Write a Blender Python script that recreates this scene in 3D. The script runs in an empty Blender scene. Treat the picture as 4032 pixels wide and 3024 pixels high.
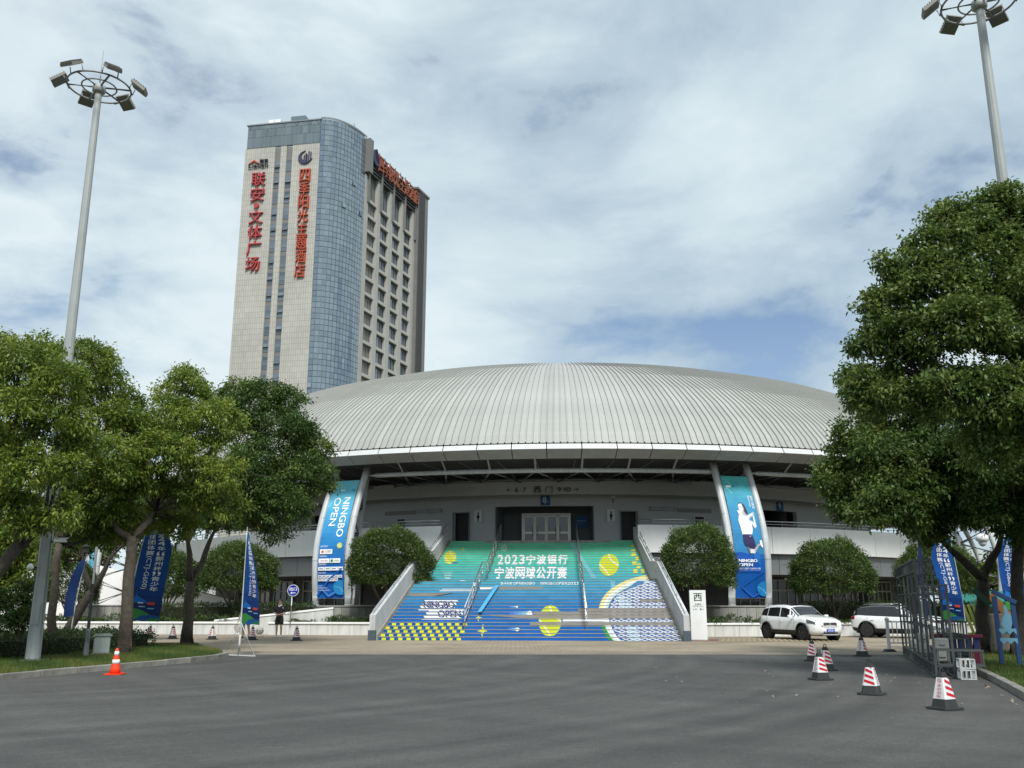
import bpy, bmesh, math, random
import numpy as np
from mathutils import Vector, Matrix

rad = math.radians
sc = bpy.context.scene
COL = sc.collection

# ------------------------------------------------------------------ camera
CAM_H, PITCH, FPX = 1.57, math.atan(860 / 3600), 3600.0
cam_d = bpy.data.cameras.new('camera')
cam_d.sensor_width = 36.0
cam_d.lens = 36.0 * FPX / 4032.0
cam_d.clip_start = 0.1
cam_d.clip_end = 6000
cam = bpy.data.objects.new('camera', cam_d)
COL.objects.link(cam)
cam.location = (0, 0, CAM_H)
cam.rotation_euler = (rad(90) + PITCH, 0, 0)
sc.camera = cam

# ------------------------------------------------------------------ sky
SUN_DIR = Vector((0.12, -0.64, 0.76)).normalized()      # towards the sun
SKY_STRENGTH = 0.1
SUN_STRENGTH = 2.3
world = bpy.data.worlds.new('World')
sc.world = world
world.use_nodes = True
wt = world.node_tree
wt.nodes.clear()


def wn(t, **kw):
    n = wt.nodes.new(t)
    for k, v in kw.items():
        if k.startswith('i_'):
            n.inputs[k[2:]].default_value = v
        else:
            setattr(n, k, v)
    return n


def wl(a, b):
    wt.links.new(a, b)


def wmath(op, a, b=None, clamp=False):
    n = wn('ShaderNodeMath', operation=op, use_clamp=clamp)
    for i, x in enumerate((a, b)):
        if x is None:
            continue
        if isinstance(x, (int, float)):
            n.inputs[i].default_value = x
        else:
            wl(x, n.inputs[i])
    return n.outputs[0]


def wramp(fac, stops):
    n = wn('ShaderNodeValToRGB')
    e = n.color_ramp.elements
    while len(e) < len(stops):
        e.new(0.5)
    for el, (p, c) in zip(e, stops):
        el.position = p
        el.color = c if len(c) == 4 else (*c, 1)
    wl(fac, n.inputs['Fac'])
    return n.outputs['Color']


sky = wn('ShaderNodeTexSky', sky_type='NISHITA', sun_disc=False)
sky.sun_elevation = math.asin(SUN_DIR.z)
sky.sun_rotation = math.atan2(SUN_DIR.x, SUN_DIR.y)
sky.air_density = 1.0
sky.dust_density = 1.2
tc = wn('ShaderNodeTexCoord')
sep = wn('ShaderNodeSeparateXYZ')
wl(tc.outputs['Generated'], sep.inputs[0])
zc = wmath('MAXIMUM', wmath('ADD', sep.outputs['Z'], 0.24), 0.10)      # flat cloud deck seen in perspective
comb = wn('ShaderNodeCombineXYZ')
wl(wmath('DIVIDE', sep.outputs['X'], zc), comb.inputs[0])
wl(wmath('DIVIDE', sep.outputs['Y'], zc), comb.inputs[1])


def cloud_noise(scale, detail, rough, dist, off, sx=1.0, sy=1.0):
    m = wn('ShaderNodeMapping')
    m.inputs['Location'].default_value = off
    m.inputs['Scale'].default_value = (sx, sy, 1)
    wl(comb.outputs[0], m.inputs['Vector'])
    n = wn('ShaderNodeTexNoise')
    n.inputs['Scale'].default_value = scale
    n.inputs['Detail'].default_value = detail
    n.inputs['Roughness'].default_value = rough
    n.inputs['Distortion'].default_value = dist
    wl(m.outputs[0], n.inputs['Vector'])
    return n.outputs['Fac']


n_big = cloud_noise(1.35, 9, 0.55, 0.25, (5.7, 10.17, 0), 1.0, 1.1)
n_fine = cloud_noise(4.6, 8, 0.6, 0.5, (1.3, 2.2, 0), 1.0, 1.15)
n_soft = cloud_noise(0.55, 4, 0.5, 0.3, (9.3, 4.1, 0))
dens = wmath('ADD', wmath('MULTIPLY', n_big, 0.82), wmath('MULTIPLY', n_fine, 0.18))
cover = wramp(dens, [(0.35, (0, 0, 0)), (0.425, (0.8, 0.8, 0.8)), (0.51, (1, 1, 1))])
shade = wmath('ADD', wmath('MULTIPLY', dens, 0.6), wmath('MULTIPLY', n_soft, 0.4))
ccol = wramp(shade, [(0.36, (0.37, 0.48, 0.575)), (0.45, (0.485, 0.595, 0.665)), (0.54, (0.66, 0.755, 0.795)), (0.64, (0.55, 0.655, 0.70))])
csc = wn('ShaderNodeVectorMath', operation='SCALE')
wl(ccol, csc.inputs[0])
csc.inputs['Scale'].default_value = 0.67 / SKY_STRENGTH
skyb = wn('ShaderNodeVectorMath', operation='SCALE')
wl(sky.outputs[0], skyb.inputs[0])
skyb.inputs['Scale'].default_value = 0.75
mix = wn('ShaderNodeMix', data_type='RGBA')
wl(cover, mix.inputs['Factor'])
wl(skyb.outputs[0], mix.inputs['A'])
wl(csc.outputs[0], mix.inputs['B'])
bg = wn('ShaderNodeBackground')
bg.inputs['Strength'].default_value = SKY_STRENGTH
wl(mix.outputs['Result'], bg.inputs['Color'])
wo = wn('ShaderNodeOutputWorld')
wl(bg.outputs[0], wo.inputs['Surface'])

sun_d = bpy.data.lights.new('sun', 'SUN')
sun_d.energy = SUN_STRENGTH
sun_d.angle = rad(14)
sun_d.color = (1.0, 0.985, 0.945)
sun = bpy.data.objects.new('sun', sun_d)
COL.objects.link(sun)
sun.rotation_euler = (-SUN_DIR).to_track_quat('-Z', 'Y').to_euler()

sc.view_settings.view_transform = 'Standard'
sc.view_settings.look = 'None'
sc.view_settings.exposure = 0.80
sc.view_settings.gamma = 1.0
sc.view_settings.use_curve_mapping = False
sc.cycles.use_denoising = True
sc.cycles.max_bounces = 6
sc.cycles.transparent_max_bounces = 6
sc.cycles.caustics_reflective = False
sc.cycles.caustics_refractive = False

# ------------------------------------------------------------------ helpers
_cp, _sp = math.cos(PITCH), math.sin(PITCH)


def P(u, v, Y=None, z=None):
    """survey point: photo pixel (4032 wide) at depth Y, or on the level z"""
    x, y = (u - 2016) / FPX, (1512 - v) / FPX
    d = Vector((x, _cp - y * _sp, _sp + y * _cp))
    t = Y / d.y if Y is not None else (z - CAM_H) / d.z
    return Vector((0, 0, CAM_H)) + d * t


def px2m(n, Y, z=CAM_H):
    return n / FPX * (Y * _cp + (z - CAM_H) * _sp)


def lin(r, g, b):
    def f(c):
        c /= 255.0
        return c / 12.92 if c <= 0.04045 else ((c + 0.055) / 1.055) ** 2.4
    return (f(r), f(g), f(b))


MATS = {}


def mat(name, col=(0.5, 0.5, 0.5), rough=0.6, metal=0.0, var=0.0, vscale=2.0, bump=0.0, bscale=40.0,
        spec=0.5, streak=0.0, rnd=0.0, coat=0.0, vdetail=4.0):
    """procedural principled material: colour drift, vertical dirt streaks, fine bump, per-object drift"""
    if name in MATS:
        return MATS[name]
    m = bpy.data.materials.new(name)
    m.use_nodes = True
    t = m.node_tree
    b = t.nodes['Principled BSDF']
    b.inputs['Roughness'].default_value = rough
    b.inputs['Metallic'].default_value = metal
    b.inputs['Specular IOR Level'].default_value = spec
    b.inputs['Coat Weight'].default_value = coat
    b.inputs['Coat Roughness'].default_value = 0.06
    N = t.nodes.new
    L = t.links.new
    co = N('ShaderNodeTexCoord')
    base = N('ShaderNodeRGB')
    base.outputs[0].default_value = (*col, 1)
    out = base.outputs[0]

    def mul(sock, facsock, lo, hi):
        mr = N('ShaderNodeMapRange')
        mr.inputs['From Min'].default_value = 0.3
        mr.inputs['From Max'].default_value = 0.7
        mr.inputs['To Min'].default_value = lo
        mr.inputs['To Max'].default_value = hi
        L(facsock, mr.inputs['Value'])
        vm = N('ShaderNodeVectorMath')
        vm.operation = 'SCALE'
        L(sock, vm.inputs[0])
        L(mr.outputs[0], vm.inputs['Scale'])
        return vm.outputs[0]
    if var:
        n = N('ShaderNodeTexNoise')
        n.inputs['Scale'].default_value = vscale
        n.inputs['Detail'].default_value = vdetail
        n.inputs['Roughness'].default_value = 0.62
        L(co.outputs['Object'], n.inputs['Vector'])
        out = mul(out, n.outputs['Fac'], 1 - var, 1 + var)
    if streak:
        mp = N('ShaderNodeMapping')
        mp.inputs['Scale'].default_value = (6, 6, 0.35)
        L(co.outputs['Object'], mp.inputs[0])
        n = N('ShaderNodeTexNoise')
        n.inputs['Scale'].default_value = 1.0
        n.inputs['Detail'].default_value = 5
        L(mp.outputs[0], n.inputs['Vector'])
        out = mul(out, n.outputs['Fac'], 1 - streak, 1 + streak * 0.3)
    if rnd:
        oi = N('ShaderNodeObjectInfo')
        mr = N('ShaderNodeMapRange')
        mr.inputs['To Min'].default_value = 1 - rnd
        mr.inputs['To Max'].default_value = 1 + rnd
        L(oi.outputs['Random'], mr.inputs['Value'])
        vm = N('ShaderNodeVectorMath')
        vm.operation = 'SCALE'
        L(out, vm.inputs[0])
        L(mr.outputs[0], vm.inputs['Scale'])
        out = vm.outputs[0]
    L(out, b.inputs['Base Color'])
    if bump:
        n = N('ShaderNodeTexNoise')
        n.inputs['Scale'].default_value = bscale
        n.inputs['Detail'].default_value = 3
        L(co.outputs['Object'], n.inputs['Vector'])
        bp = N('ShaderNodeBump')
        bp.inputs['Strength'].default_value = bump
        bp.inputs['Distance'].default_value = 0.02
        L(n.outputs['Fac'], bp.inputs['Height'])
        L(bp.outputs[0], b.inputs['Normal'])
    MATS[name] = m
    return m


def print_mat(name, rough=0.5, trans=0.0):
    """flat print: ink colours live in the colour attribute 'ink'"""
    if name in MATS:
        return MATS[name]
    m = bpy.data.materials.new(name)
    m.use_nodes = True
    t = m.node_tree
    b = t.nodes['Principled BSDF']
    b.inputs['Roughness'].default_value = rough
    b.inputs['Specular IOR Level'].default_value = 0.3
    a = t.nodes.new('ShaderNodeAttribute')
    a.attribute_name = 'ink'
    co = t.nodes.new('ShaderNodeTexCoord')
    n = t.nodes.new('ShaderNodeTexNoise')
    n.inputs['Scale'].default_value = 1.7
    n.inputs['Detail'].default_value = 6
    t.links.new(co.outputs['Object'], n.inputs['Vector'])
    mr = t.nodes.new('ShaderNodeMapRange')
    mr.inputs['From Min'].default_value = 0.3
    mr.inputs['From Max'].default_value = 0.7
    mr.inputs['To Min'].default_value = 0.88
    mr.inputs['To Max'].default_value = 1.08
    t.links.new(n.outputs['Fac'], mr.inputs['Value'])
    vm = t.nodes.new('ShaderNodeVectorMath')
    vm.operation = 'SCALE'
    t.links.new(a.outputs['Color'], vm.inputs[0])
    t.links.new(mr.outputs[0], vm.inputs['Scale'])
    t.links.new(vm.outputs[0], b.inputs['Base Color'])
    if trans:
        tr = t.nodes.new('ShaderNodeBsdfTranslucent')
        t.links.new(vm.outputs[0], tr.inputs['Color'])
        mx = t.nodes.new('ShaderNodeMixShader')
        mx.inputs[0].default_value = trans
        t.links.new(b.outputs[0], mx.inputs[1])
        t.links.new(tr.outputs[0], mx.inputs[2])
        t.links.new(mx.outputs[0], t.nodes['Material Output'].inputs['Surface'])
    MATS[name] = m
    return m


def tag(o, label=None, cat=None, group=None, kind=None):
    if label:
        o['label'] = label
    if cat:
        o['category'] = cat
    if group:
        o['group'] = group
    if kind:
        o['kind'] = kind
    return o


def thing(name, label, cat, loc=(0, 0, 0), rz=0.0, group=None):
    o = bpy.data.objects.new(name, None)
    o.empty_display_size = 0.2
    COL.objects.link(o)
    o.location = loc
    o.rotation_euler = (0, 0, rz)
    return tag(o, label, cat, group)


def link_mesh(name, me, parent=None, loc=None, rot=None):
    o = bpy.data.objects.new(name, me)
    COL.objects.link(o)
    if parent is not None:
        o.parent = parent
    if loc is not None:
        o.location = loc
    if rot is not None:
        o.rotation_euler = rot
    return o


def copy_tree(o, parent=None):
    c = o.copy()
    COL.objects.link(c)
    c.parent = parent
    for ch in o.children:
        copy_tree(ch, c)
    return c


def frame_from(d, up=Vector((0, 0, 1))):
    d = Vector(d).normalized()
    if abs(d.dot(up)) > 0.98:
        up = Vector((0, 1, 0))
    a = d.cross(up).normalized()
    return a, a.cross(d).normalized(), d


class MB:
    def __init__(s):
        s.v, s.f, s.m, s.s, s.c = [], [], [], [], []

    def add(s, vs, fs, m=0, smooth=False, ink=None):
        o = len(s.v)
        s.v.extend([tuple(x) for x in vs])
        for f in fs:
            s.f.append(tuple(i + o for i in f))
            s.m.append(m)
            s.s.append(smooth)
            s.c.append(ink)
        return s

    def box(s, c, size, m=0, rz=0.0, M=None, taper=1.0):
        hx, hy, hz = size[0] / 2, size[1] / 2, size[2] / 2
        p = []
        for z in (-1, 1):
            k = taper if z > 0 else 1.0
            for x, y in ((-1, -1), (1, -1), (1, 1), (-1, 1)):
                p.append(Vector((x * hx * k, y * hy * k, z * hz)))
        R = M if M is not None else Matrix.Rotation(rz, 3, 'Z')
        c = Vector(c)
        return s.add([c + R @ q for q in p], [(3, 2, 1, 0), (4, 5, 6, 7), (0, 1, 5, 4), (1, 2, 6, 5), (2, 3, 7, 6), (3, 0, 4, 7)], m)

    def bbox(s, c, size, b=0.02, m=0, rz=0.0, M=None):
        """box with chamfered edges"""
        bm = bmesh.new()
        bmesh.ops.create_cube(bm, size=1.0)
        for q in bm.verts:
            q.co = Vector((q.co.x * size[0], q.co.y * size[1], q.co.z * size[2]))
        bmesh.ops.bevel(bm, geom=list(bm.edges), offset=b, segments=2, affect='EDGES', profile=0.6)
        R = M if M is not None else Matrix.Rotation(rz, 3, 'Z')
        bm.verts.ensure_lookup_table()
        s.add([Vector(c) + R @ q.co for q in bm.verts], [[q.index for q in f.verts] for f in bm.faces], m)
        bm.free()
        return s

    def tube(s, pts, r, n=8, m=0, caps=True, smooth=True):
        pts = [Vector(q) for q in pts]
        rs = r if isinstance(r, (list, tuple)) else [r] * len(pts)
        vs, fs = [], []
        ref = None
        for i, q in enumerate(pts):
            d = (pts[min(i + 1, len(pts) - 1)] - pts[max(i - 1, 0)])
            if d.length < 1e-9:
                d = Vector((0, 0, 1))
            d.normalize()
            if ref is None:
                a, b, _ = frame_from(d)
            else:
                a = (ref - d * ref.dot(d)).normalized()
                b = d.cross(a).normalized()
            ref = a
            for k in range(n):
                t = 2 * math.pi * k / n
                vs.append(q + (a * math.cos(t) + b * math.sin(t)) * rs[i])
        for i in range(len(pts) - 1):
            for k in range(n):
                k2 = (k + 1) % n
                fs.append((i * n + k, i * n + k2, (i + 1) * n + k2, (i + 1) * n + k))
        s.add(vs, fs, m, smooth)
        if caps:
            o = len(s.v) - len(vs)
            for f in (tuple(range(n))[::-1], tuple((len(pts) - 1) * n + k for k in range(n))):
                s.f.append(tuple(i + o for i in f))
                s.m.append(m)
                s.s.append(False)
                s.c.append(None)
        return s

    def lathe(s, prof, n=16, m=0, c=(0, 0, 0), smooth=True, M=None, caps=True):
        vs, fs = [], []
        for r, z in prof:
            for k in range(n):
                t = 2 * math.pi * k / n
                q = Vector((r * math.cos(t), r * math.sin(t), z))
                if M is not None:
                    q = M @ q
                vs.append(q + Vector(c))
        for i in range(len(prof) - 1):
            for k in range(n):
                k2 = (k + 1) % n
                fs.append((i * n + k, i * n + k2, (i + 1) * n + k2, (i + 1) * n + k))
        s.add(vs, fs, m, smooth)
        o = len(s.v) - len(vs)
        for f in (tuple(range(n))[::-1], tuple((len(prof) - 1) * n + k for k in range(n))) if caps else ():
            s.f.append(tuple(i + o for i in f))
            s.m.append(m)
            s.s.append(False)
            s.c.append(None)
        return s

    def prism(s, poly, axis_o, ax, ay, ex, m=0):
        """polygon (a,b) spanned by ax, ay at axis_o, thickened along vector ex"""
        o, ax, ay, ex = Vector(axis_o), Vector(ax), Vector(ay), Vector(ex)
        n = len(poly)
        vs = [o + ax * a + ay * b for a, b in poly] + [o + ax * a + ay * b + ex for a, b in poly]
        fs = [tuple(range(n))[::-1], tuple(range(n, 2 * n))] + [(i, (i + 1) % n, n + (i + 1) % n, n + i) for i in range(n)]
        return s.add(vs, fs, m)

    def grid(s, rows, m=0, smooth=True, closed=False):
        n = len(rows[0])
        vs = [q for r in rows for q in r]
        fs = []
        for i in range(len(rows) - 1):
            for k in range(n if closed else n - 1):
                k2 = (k + 1) % n
                fs.append((i * n + k, i * n + k2, (i + 1) * n + k2, (i + 1) * n + k))
        return s.add(vs, fs, m, smooth)

    def mesh(s, name, mats):
        me = bpy.data.meshes.new(name)
        me.from_pydata(s.v, [], s.f)
        for q in (mats if isinstance(mats, (list, tuple)) else [mats]):
            me.materials.append(q)
        me.polygons.foreach_set('material_index', s.m)
        me.polygons.foreach_set('use_smooth', s.s)
        if any(c is not None for c in s.c):
            at = me.color_attributes.new('ink', 'FLOAT_COLOR', 'CORNER')
            buf = []
            for p in me.polygons:
                c = s.c[p.index] or (0.5, 0.5, 0.5)
                buf.extend((*c, 1.0) * p.loop_total)
            at.data.foreach_set('color', buf)
        me.validate()
        me.update()
        return me

    def build(s, name, mats, parent=None, loc=None, rot=None):
        return link_mesh(name, s.mesh(name, mats), parent, loc, rot)


def fix_normals(me):
    bm = bmesh.new()
    bm.from_mesh(me)
    bmesh.ops.recalc_face_normals(bm, faces=list(bm.faces))
    bm.to_mesh(me)
    bm.free()


# ---------- flat print: polygons in (a, b) clipped to bands and carried onto a surface
_txt_cache = {}


def text_tris(body, bold=0.0, extrude=0.0):
    key = body
    if key in _txt_cache:
        return _txt_cache[key]
    cu = bpy.data.curves.new('lettering', 'FONT')
    cu.body = body
    cu.size = 1.0
    cu.resolution_u = 3
    ob = bpy.data.objects.new('lettering', cu)
    COL.objects.link(ob)
    dg = bpy.context.evaluated_depsgraph_get()
    ev = ob.evaluated_get(dg)
    me = ev.to_mesh()
    me.calc_loop_triangles()
    vs = [(q.co.x, q.co.y) for q in me.vertices]
    tr = [tuple(t.vertices) for t in me.loop_triangles]
    ev.to_mesh_clear()
    bpy.data.objects.remove(ob)
    bpy.data.curves.remove(cu)
    out = []
    if vs:
        x0, x1 = min(q[0] for q in vs), max(q[0] for q in vs)
        y0, y1 = min(q[1] for q in vs), max(q[1] for q in vs)
        out = [[((vs[i][0] - x0) / max(x1 - x0, 1e-6), (vs[i][1] - y0) / max(y1 - y0, 1e-6)) for i in t] for t in tr]
    _txt_cache[key] = out
    return out


def t_box(body, x0, y0, x1, y1, bold=0.0, shear=0.0, rot=0):
    """lettering stretched into the box; rot=-1 reads downwards"""
    out = []
    for t in text_tris(body, bold):
        q = []
        for a, b in t:
            if rot == -1:
                a, b = b, 1 - a
            q.append((x0 + a * (x1 - x0) + shear * (b - 0.5), y0 + b * (y1 - y0)))
        out.append(q)
    return out


def t_els(body, x0, y0, x1, y1, colr, bold=0.0, shear=0.0, rot=0, flip=False, fn=None):
    """lettering as print layers; bold strokes are overprinted with small shifts"""
    base = t_box(body, x0, y0, x1, y1, 0, shear, rot)
    if flip:
        base = [[(a, y0 + y1 - b) for a, b in q] for q in base]
    out = []
    w, h = bold * abs(x1 - x0), bold * abs(y1 - y0)
    for dx, dy in ([(0, 0)] if not bold else [(-1, -1), (1, 1), (-1, 1), (1, -1)]):
        q = [[(a + dx * w, b + dy * h) for a, b in t] for t in base]
        out.append((fn(q) if fn else q, colr))
    return out


def p_rect(x0, y0, x1, y1):
    return [[(x0, y0), (x1, y0), (x1, y1), (x0, y1)]]


def p_ell(cx, cy, a, b, n=28, rot=0.0):
    pts = []
    for k in range(n):
        t = 2 * math.pi * k / n
        x, y = a * math.cos(t), b * math.sin(t)
        pts.append((cx + x * math.cos(rot) - y * math.sin(rot), cy + x * math.sin(rot) + y * math.cos(rot)))
    return [[(cx, cy), pts[k], pts[(k + 1) % n]] for k in range(n)]


def p_ring(cx, cy, a0, b0, a1, b1, t0=0, t1=360, n=36):
    out = []
    for k in range(n):
        u, w = rad(t0 + (t1 - t0) * k / n), rad(t0 + (t1 - t0) * (k + 1) / n)
        out.append([(cx + a0 * math.cos(u), cy + b0 * math.sin(u)), (cx + a1 * math.cos(u), cy + b1 * math.sin(u)),
                    (cx + a1 * math.cos(w), cy + b1 * math.sin(w)), (cx + a0 * math.cos(w), cy + b0 * math.sin(w))])
    return out


def p_line(pts, w, wy=None):
    """stroke of width w (horizontal w, vertical wy when the two axes differ in scale)"""
    wy = wy or w
    out = []
    for (x0, y0), (x1, y1) in zip(pts, pts[1:]):
        dx, dy = (x1 - x0) / w, (y1 - y0) / wy
        l = math.hypot(dx, dy) or 1
        nx, ny = -dy / l * w / 2, dx / l * wy / 2
        out.append([(x0 - nx, y0 - ny), (x1 - nx, y1 - ny), (x1 + nx, y1 + ny), (x0 + nx, y0 + ny)])
    return out


def p_fan(pts):
    return [[pts[0], pts[i], pts[i + 1]] for i in range(1, len(pts) - 1)]


def p_poly(pts):
    """simple polygon, triangulated"""
    from mathutils.geometry import tessellate_polygon
    return [[pts[i] for i in t] for t in tessellate_polygon([[Vector((a, b, 0)) for a, b in pts]])]


def p_star(cx, cy, rx, ry, n=4, inner=0.25):
    pts = []
    for k in range(2 * n):
        t = math.pi * k / n + math.pi / 2
        f = 1 if k % 2 == 0 else inner
        pts.append((cx + rx * f * math.cos(t), cy + ry * f * math.sin(t)))
    return [[(cx, cy), pts[k], pts[(k + 1) % len(pts)]] for k in range(len(pts))]


def clip_half(poly, ax, val, keep_ge):
    out = []
    n = len(poly)
    for i in range(n):
        p, q = poly[i], poly[(i + 1) % n]
        dp, dq = p[ax] - val, q[ax] - val
        if not keep_ge:
            dp, dq = -dp, -dq
        if dp >= 0:
            out.append(p)
        if (dp > 0 and dq < 0) or (dp < 0 and dq > 0):
            t = dp / (dp - dq)
            out.append((p[0] + (q[0] - p[0]) * t, p[1] + (q[1] - p[1]) * t))
    return out


def clip_box(poly, a0, b0, a1, b1):
    for ax, val, ge in ((1, b0, True), (1, b1, False), (0, a0, True), (0, a1, False)):
        if len(poly) < 3:
            return []
        poly = clip_half(poly, ax, val, ge)
    if len(poly) < 3:
        return []
    ar = sum(poly[i][0] * poly[(i + 1) % len(poly)][1] - poly[(i + 1) % len(poly)][0] * poly[i][1] for i in range(len(poly)))
    if abs(ar) < 1e-9:
        return []
    return poly if ar > 0 else poly[::-1]


def put_print(mb, elements, a0, b0, a1, b1, fn, m=0, lift0=0.002, step=0.0006, bands=None):
    """elements: [(polys, colour)] painted in order, each a little proud of the one before; fn(a,b,lift)->point"""
    bs = bands or [b0, b1]
    for li, (polys, colr) in enumerate(elements):
        lift = lift0 + li * step
        for poly in polys:
            lo, hi = min(q[1] for q in poly), max(q[1] for q in poly)
            for k in range(len(bs) - 1):
                if hi <= bs[k] or lo >= bs[k + 1]:
                    continue
                c = clip_box(poly, a0, bs[k], a1, bs[k + 1])
                if c:
                    mb.add([fn(a, b, lift) for a, b in c], [tuple(range(len(c)))], m, False, colr)
    return mb


def solid_text(name, body, mats, parent, loc, rot, w, h, depth=0.1, bold=0.0):
    """raised letters, w x h in the local xz plane, thickness along -y"""
    mb = MB()
    for t in text_tris(body, bold):
        q = [(a * w - w / 2, b * h - h / 2) for a, b in t]
        n = len(q)
        mb.add([(a, -depth, b) for a, b in q] + [(a, 0, b) for a, b in q],
               [tuple(range(n)), tuple(range(n, 2 * n))[::-1]] + [(i, n + i, n + (i + 1) % n, (i + 1) % n) for i in range(n)], 0)
    return mb.build(name, mats, parent, loc, rot)

# ================================================================== setting
def brick_mat(name, c1, c2, cm, bw, bh, mortar=0.02, rough=0.8, offset=0.5, plane='xy', rotz=0.0, var=0.25, vscale=0.4, bump=0.4, metal=0.0):
    m = bpy.data.materials.new(name)
    m.use_nodes = True
    t = m.node_tree
    N, L = t.nodes.new, t.links.new
    b = t.nodes['Principled BSDF']
    b.inputs['Roughness'].default_value = rough
    b.inputs['Metallic'].default_value = metal
    co = N('ShaderNodeTexCoord')
    vec = co.outputs['Object']
    if plane == 'xz':
        s = N('ShaderNodeSeparateXYZ')
        c = N('ShaderNodeCombineXYZ')
        L(vec, s.inputs[0])
        L(s.outputs['X'], c.inputs['X'])
        L(s.outputs['Z'], c.inputs['Y'])
        vec = c.outputs[0]
    mp = N('ShaderNodeMapping')
    mp.inputs['Rotation'].default_value = (0, 0, rotz)
    L(vec, mp.inputs[0])
    bt = N('ShaderNodeTexBrick')
    bt.offset = offset
    bt.inputs['Scale'].default_value = 1.0
    bt.inputs['Brick Width'].default_value = bw
    bt.inputs['Row Height'].default_value = bh
    bt.inputs['Mortar Size'].default_value = mortar
    bt.inputs['Mortar Smooth'].default_value = 0.2
    bt.inputs['Color1'].default_value = (*c1, 1)
    bt.inputs['Color2'].default_value = (*c2, 1)
    bt.inputs['Mortar'].default_value = (*cm, 1)
    L(mp.outputs[0], bt.inputs['Vector'])
    n = N('ShaderNodeTexNoise')
    n.inputs['Scale'].default_value = vscale
    n.inputs['Detail'].default_value = 8
    n.inputs['Roughness'].default_value = 0.65
    L(co.outputs['Object'], n.inputs['Vector'])
    mr = N('ShaderNodeMapRange')
    mr.inputs['From Min'].default_value = 0.3
    mr.inputs['From Max'].default_value = 0.7
    mr.inputs['To Min'].default_value = 1 - var
    mr.inputs['To Max'].default_value = 1 + var
    L(n.outputs['Fac'], mr.inputs['Value'])
    vm = N('ShaderNodeVectorMath')
    vm.operation = 'SCALE'
    L(bt.outputs['Color'], vm.inputs[0])
    L(mr.outputs[0], vm.inputs['Scale'])
    L(vm.outputs[0], b.inputs['Base Color'])
    bp = N('ShaderNodeBump')
    bp.invert = True
    bp.inputs['Strength'].default_value = bump
    bp.inputs['Distance'].default_value = 0.01
    L(bt.outputs['Fac'], bp.inputs['Height'])
    L(bp.outputs[0], b.inputs['Normal'])
    MATS[name] = m
    return m


def asphalt_mat():
    m = bpy.data.materials.new('asphalt')
    m.use_nodes = True
    t = m.node_tree
    N, L = t.nodes.new, t.links.new
    b = t.nodes['Principled BSDF']
    co = N('ShaderNodeTexCoord')

    def noise(scale, detail, mapping=(1, 1, 1), rot=0.0, dist=0.0):
        mp = N('ShaderNodeMapping')
        mp.inputs['Scale'].default_value = mapping
        mp.inputs['Rotation'].default_value = (0, 0, rot)
        L(co.outputs['Object'], mp.inputs[0])
        n = N('ShaderNodeTexNoise')
        n.inputs['Scale'].default_value = scale
        n.inputs['Detail'].default_value = detail
        n.inputs['Roughness'].default_value = 0.65
        n.inputs['Distortion'].default_value = dist
        L(mp.outputs[0], n.inputs['Vector'])
        return n.outputs['Fac']

    def rng(s, lo, hi, a=0.3, c=0.7):
        mr = N('ShaderNodeMapRange')
        mr.inputs['From Min'].default_value = a
        mr.inputs['From Max'].default_value = c
        mr.inputs['To Min'].default_value = lo
        mr.inputs['To Max'].default_value = hi
        L(s, mr.inputs['Value'])
        return mr.outputs[0]

    def mult(a, c):
        q = N('ShaderNodeMath')
        q.operation = 'MULTIPLY'
        L(a, q.inputs[0])
        L(c, q.inputs[1])
        return q.outputs[0]
    f = mult(rng(noise(0.18, 6), 0.80, 1.2), rng(noise(75, 4), 0.55, 1.5))
    def arcs(cx, cy, k):
        # worn tracks of turning cars: noise along the distance from the turning centre
        vd = N('ShaderNodeVectorMath')
        vd.operation = 'DISTANCE'
        L(co.outputs['Object'], vd.inputs[0])
        vd.inputs[1].default_value = (cx, cy, 0)
        q = N('ShaderNodeMath')
        q.operation = 'MULTIPLY_ADD'
        L(vd.outputs['Value'], q.inputs[0])
        q.inputs[1].default_value = k
        L(noise(0.13, 3), q.inputs[2])
        cb = N('ShaderNodeCombineXYZ')
        L(q.outputs[0], cb.inputs[0])
        n = N('ShaderNodeTexNoise')
        n.inputs['Scale'].default_value = 1.0
        n.inputs['Detail'].default_value = 5
        L(cb.outputs[0], n.inputs['Vector'])
        return n.outputs['Fac']
    f = mult(f, rng(arcs(-16, 30, 1.1), 0.74, 1.24))
    f = mult(f, rng(arcs(-15, 24, 2.2), 0.95, 1.05, 0.36, 0.64))
    f = mult(f, rng(arcs(14, 34, 0.9), 0.84, 1.14))
    f = mult(f, rng(noise(0.45, 5, (1, 1, 1), 0, 1.5), 0.88, 1.12))
    f = mult(f, rng(noise(9, 5), 0.84, 1.16))
    f = mult(f, rng(noise(30, 3), 0.74, 1.28))
    col = N('ShaderNodeVectorMath')
    col.operation = 'SCALE'
    col.inputs[0].default_value = (0.070, 0.0695, 0.066)
    L(f, col.inputs['Scale'])
    L(col.outputs[0], b.inputs['Base Color'])
    b.inputs['Roughness'].default_value = 0.82
    b.inputs['Specular IOR Level'].default_value = 0.35
    bp = N('ShaderNodeBump')
    bp.inputs['Strength'].default_value = 0.6
    bp.inputs['Distance'].default_value = 0.01
    L(noise(120, 2), bp.inputs['Height'])
    L(bp.outputs[0], b.inputs['Normal'])
    return m


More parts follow.
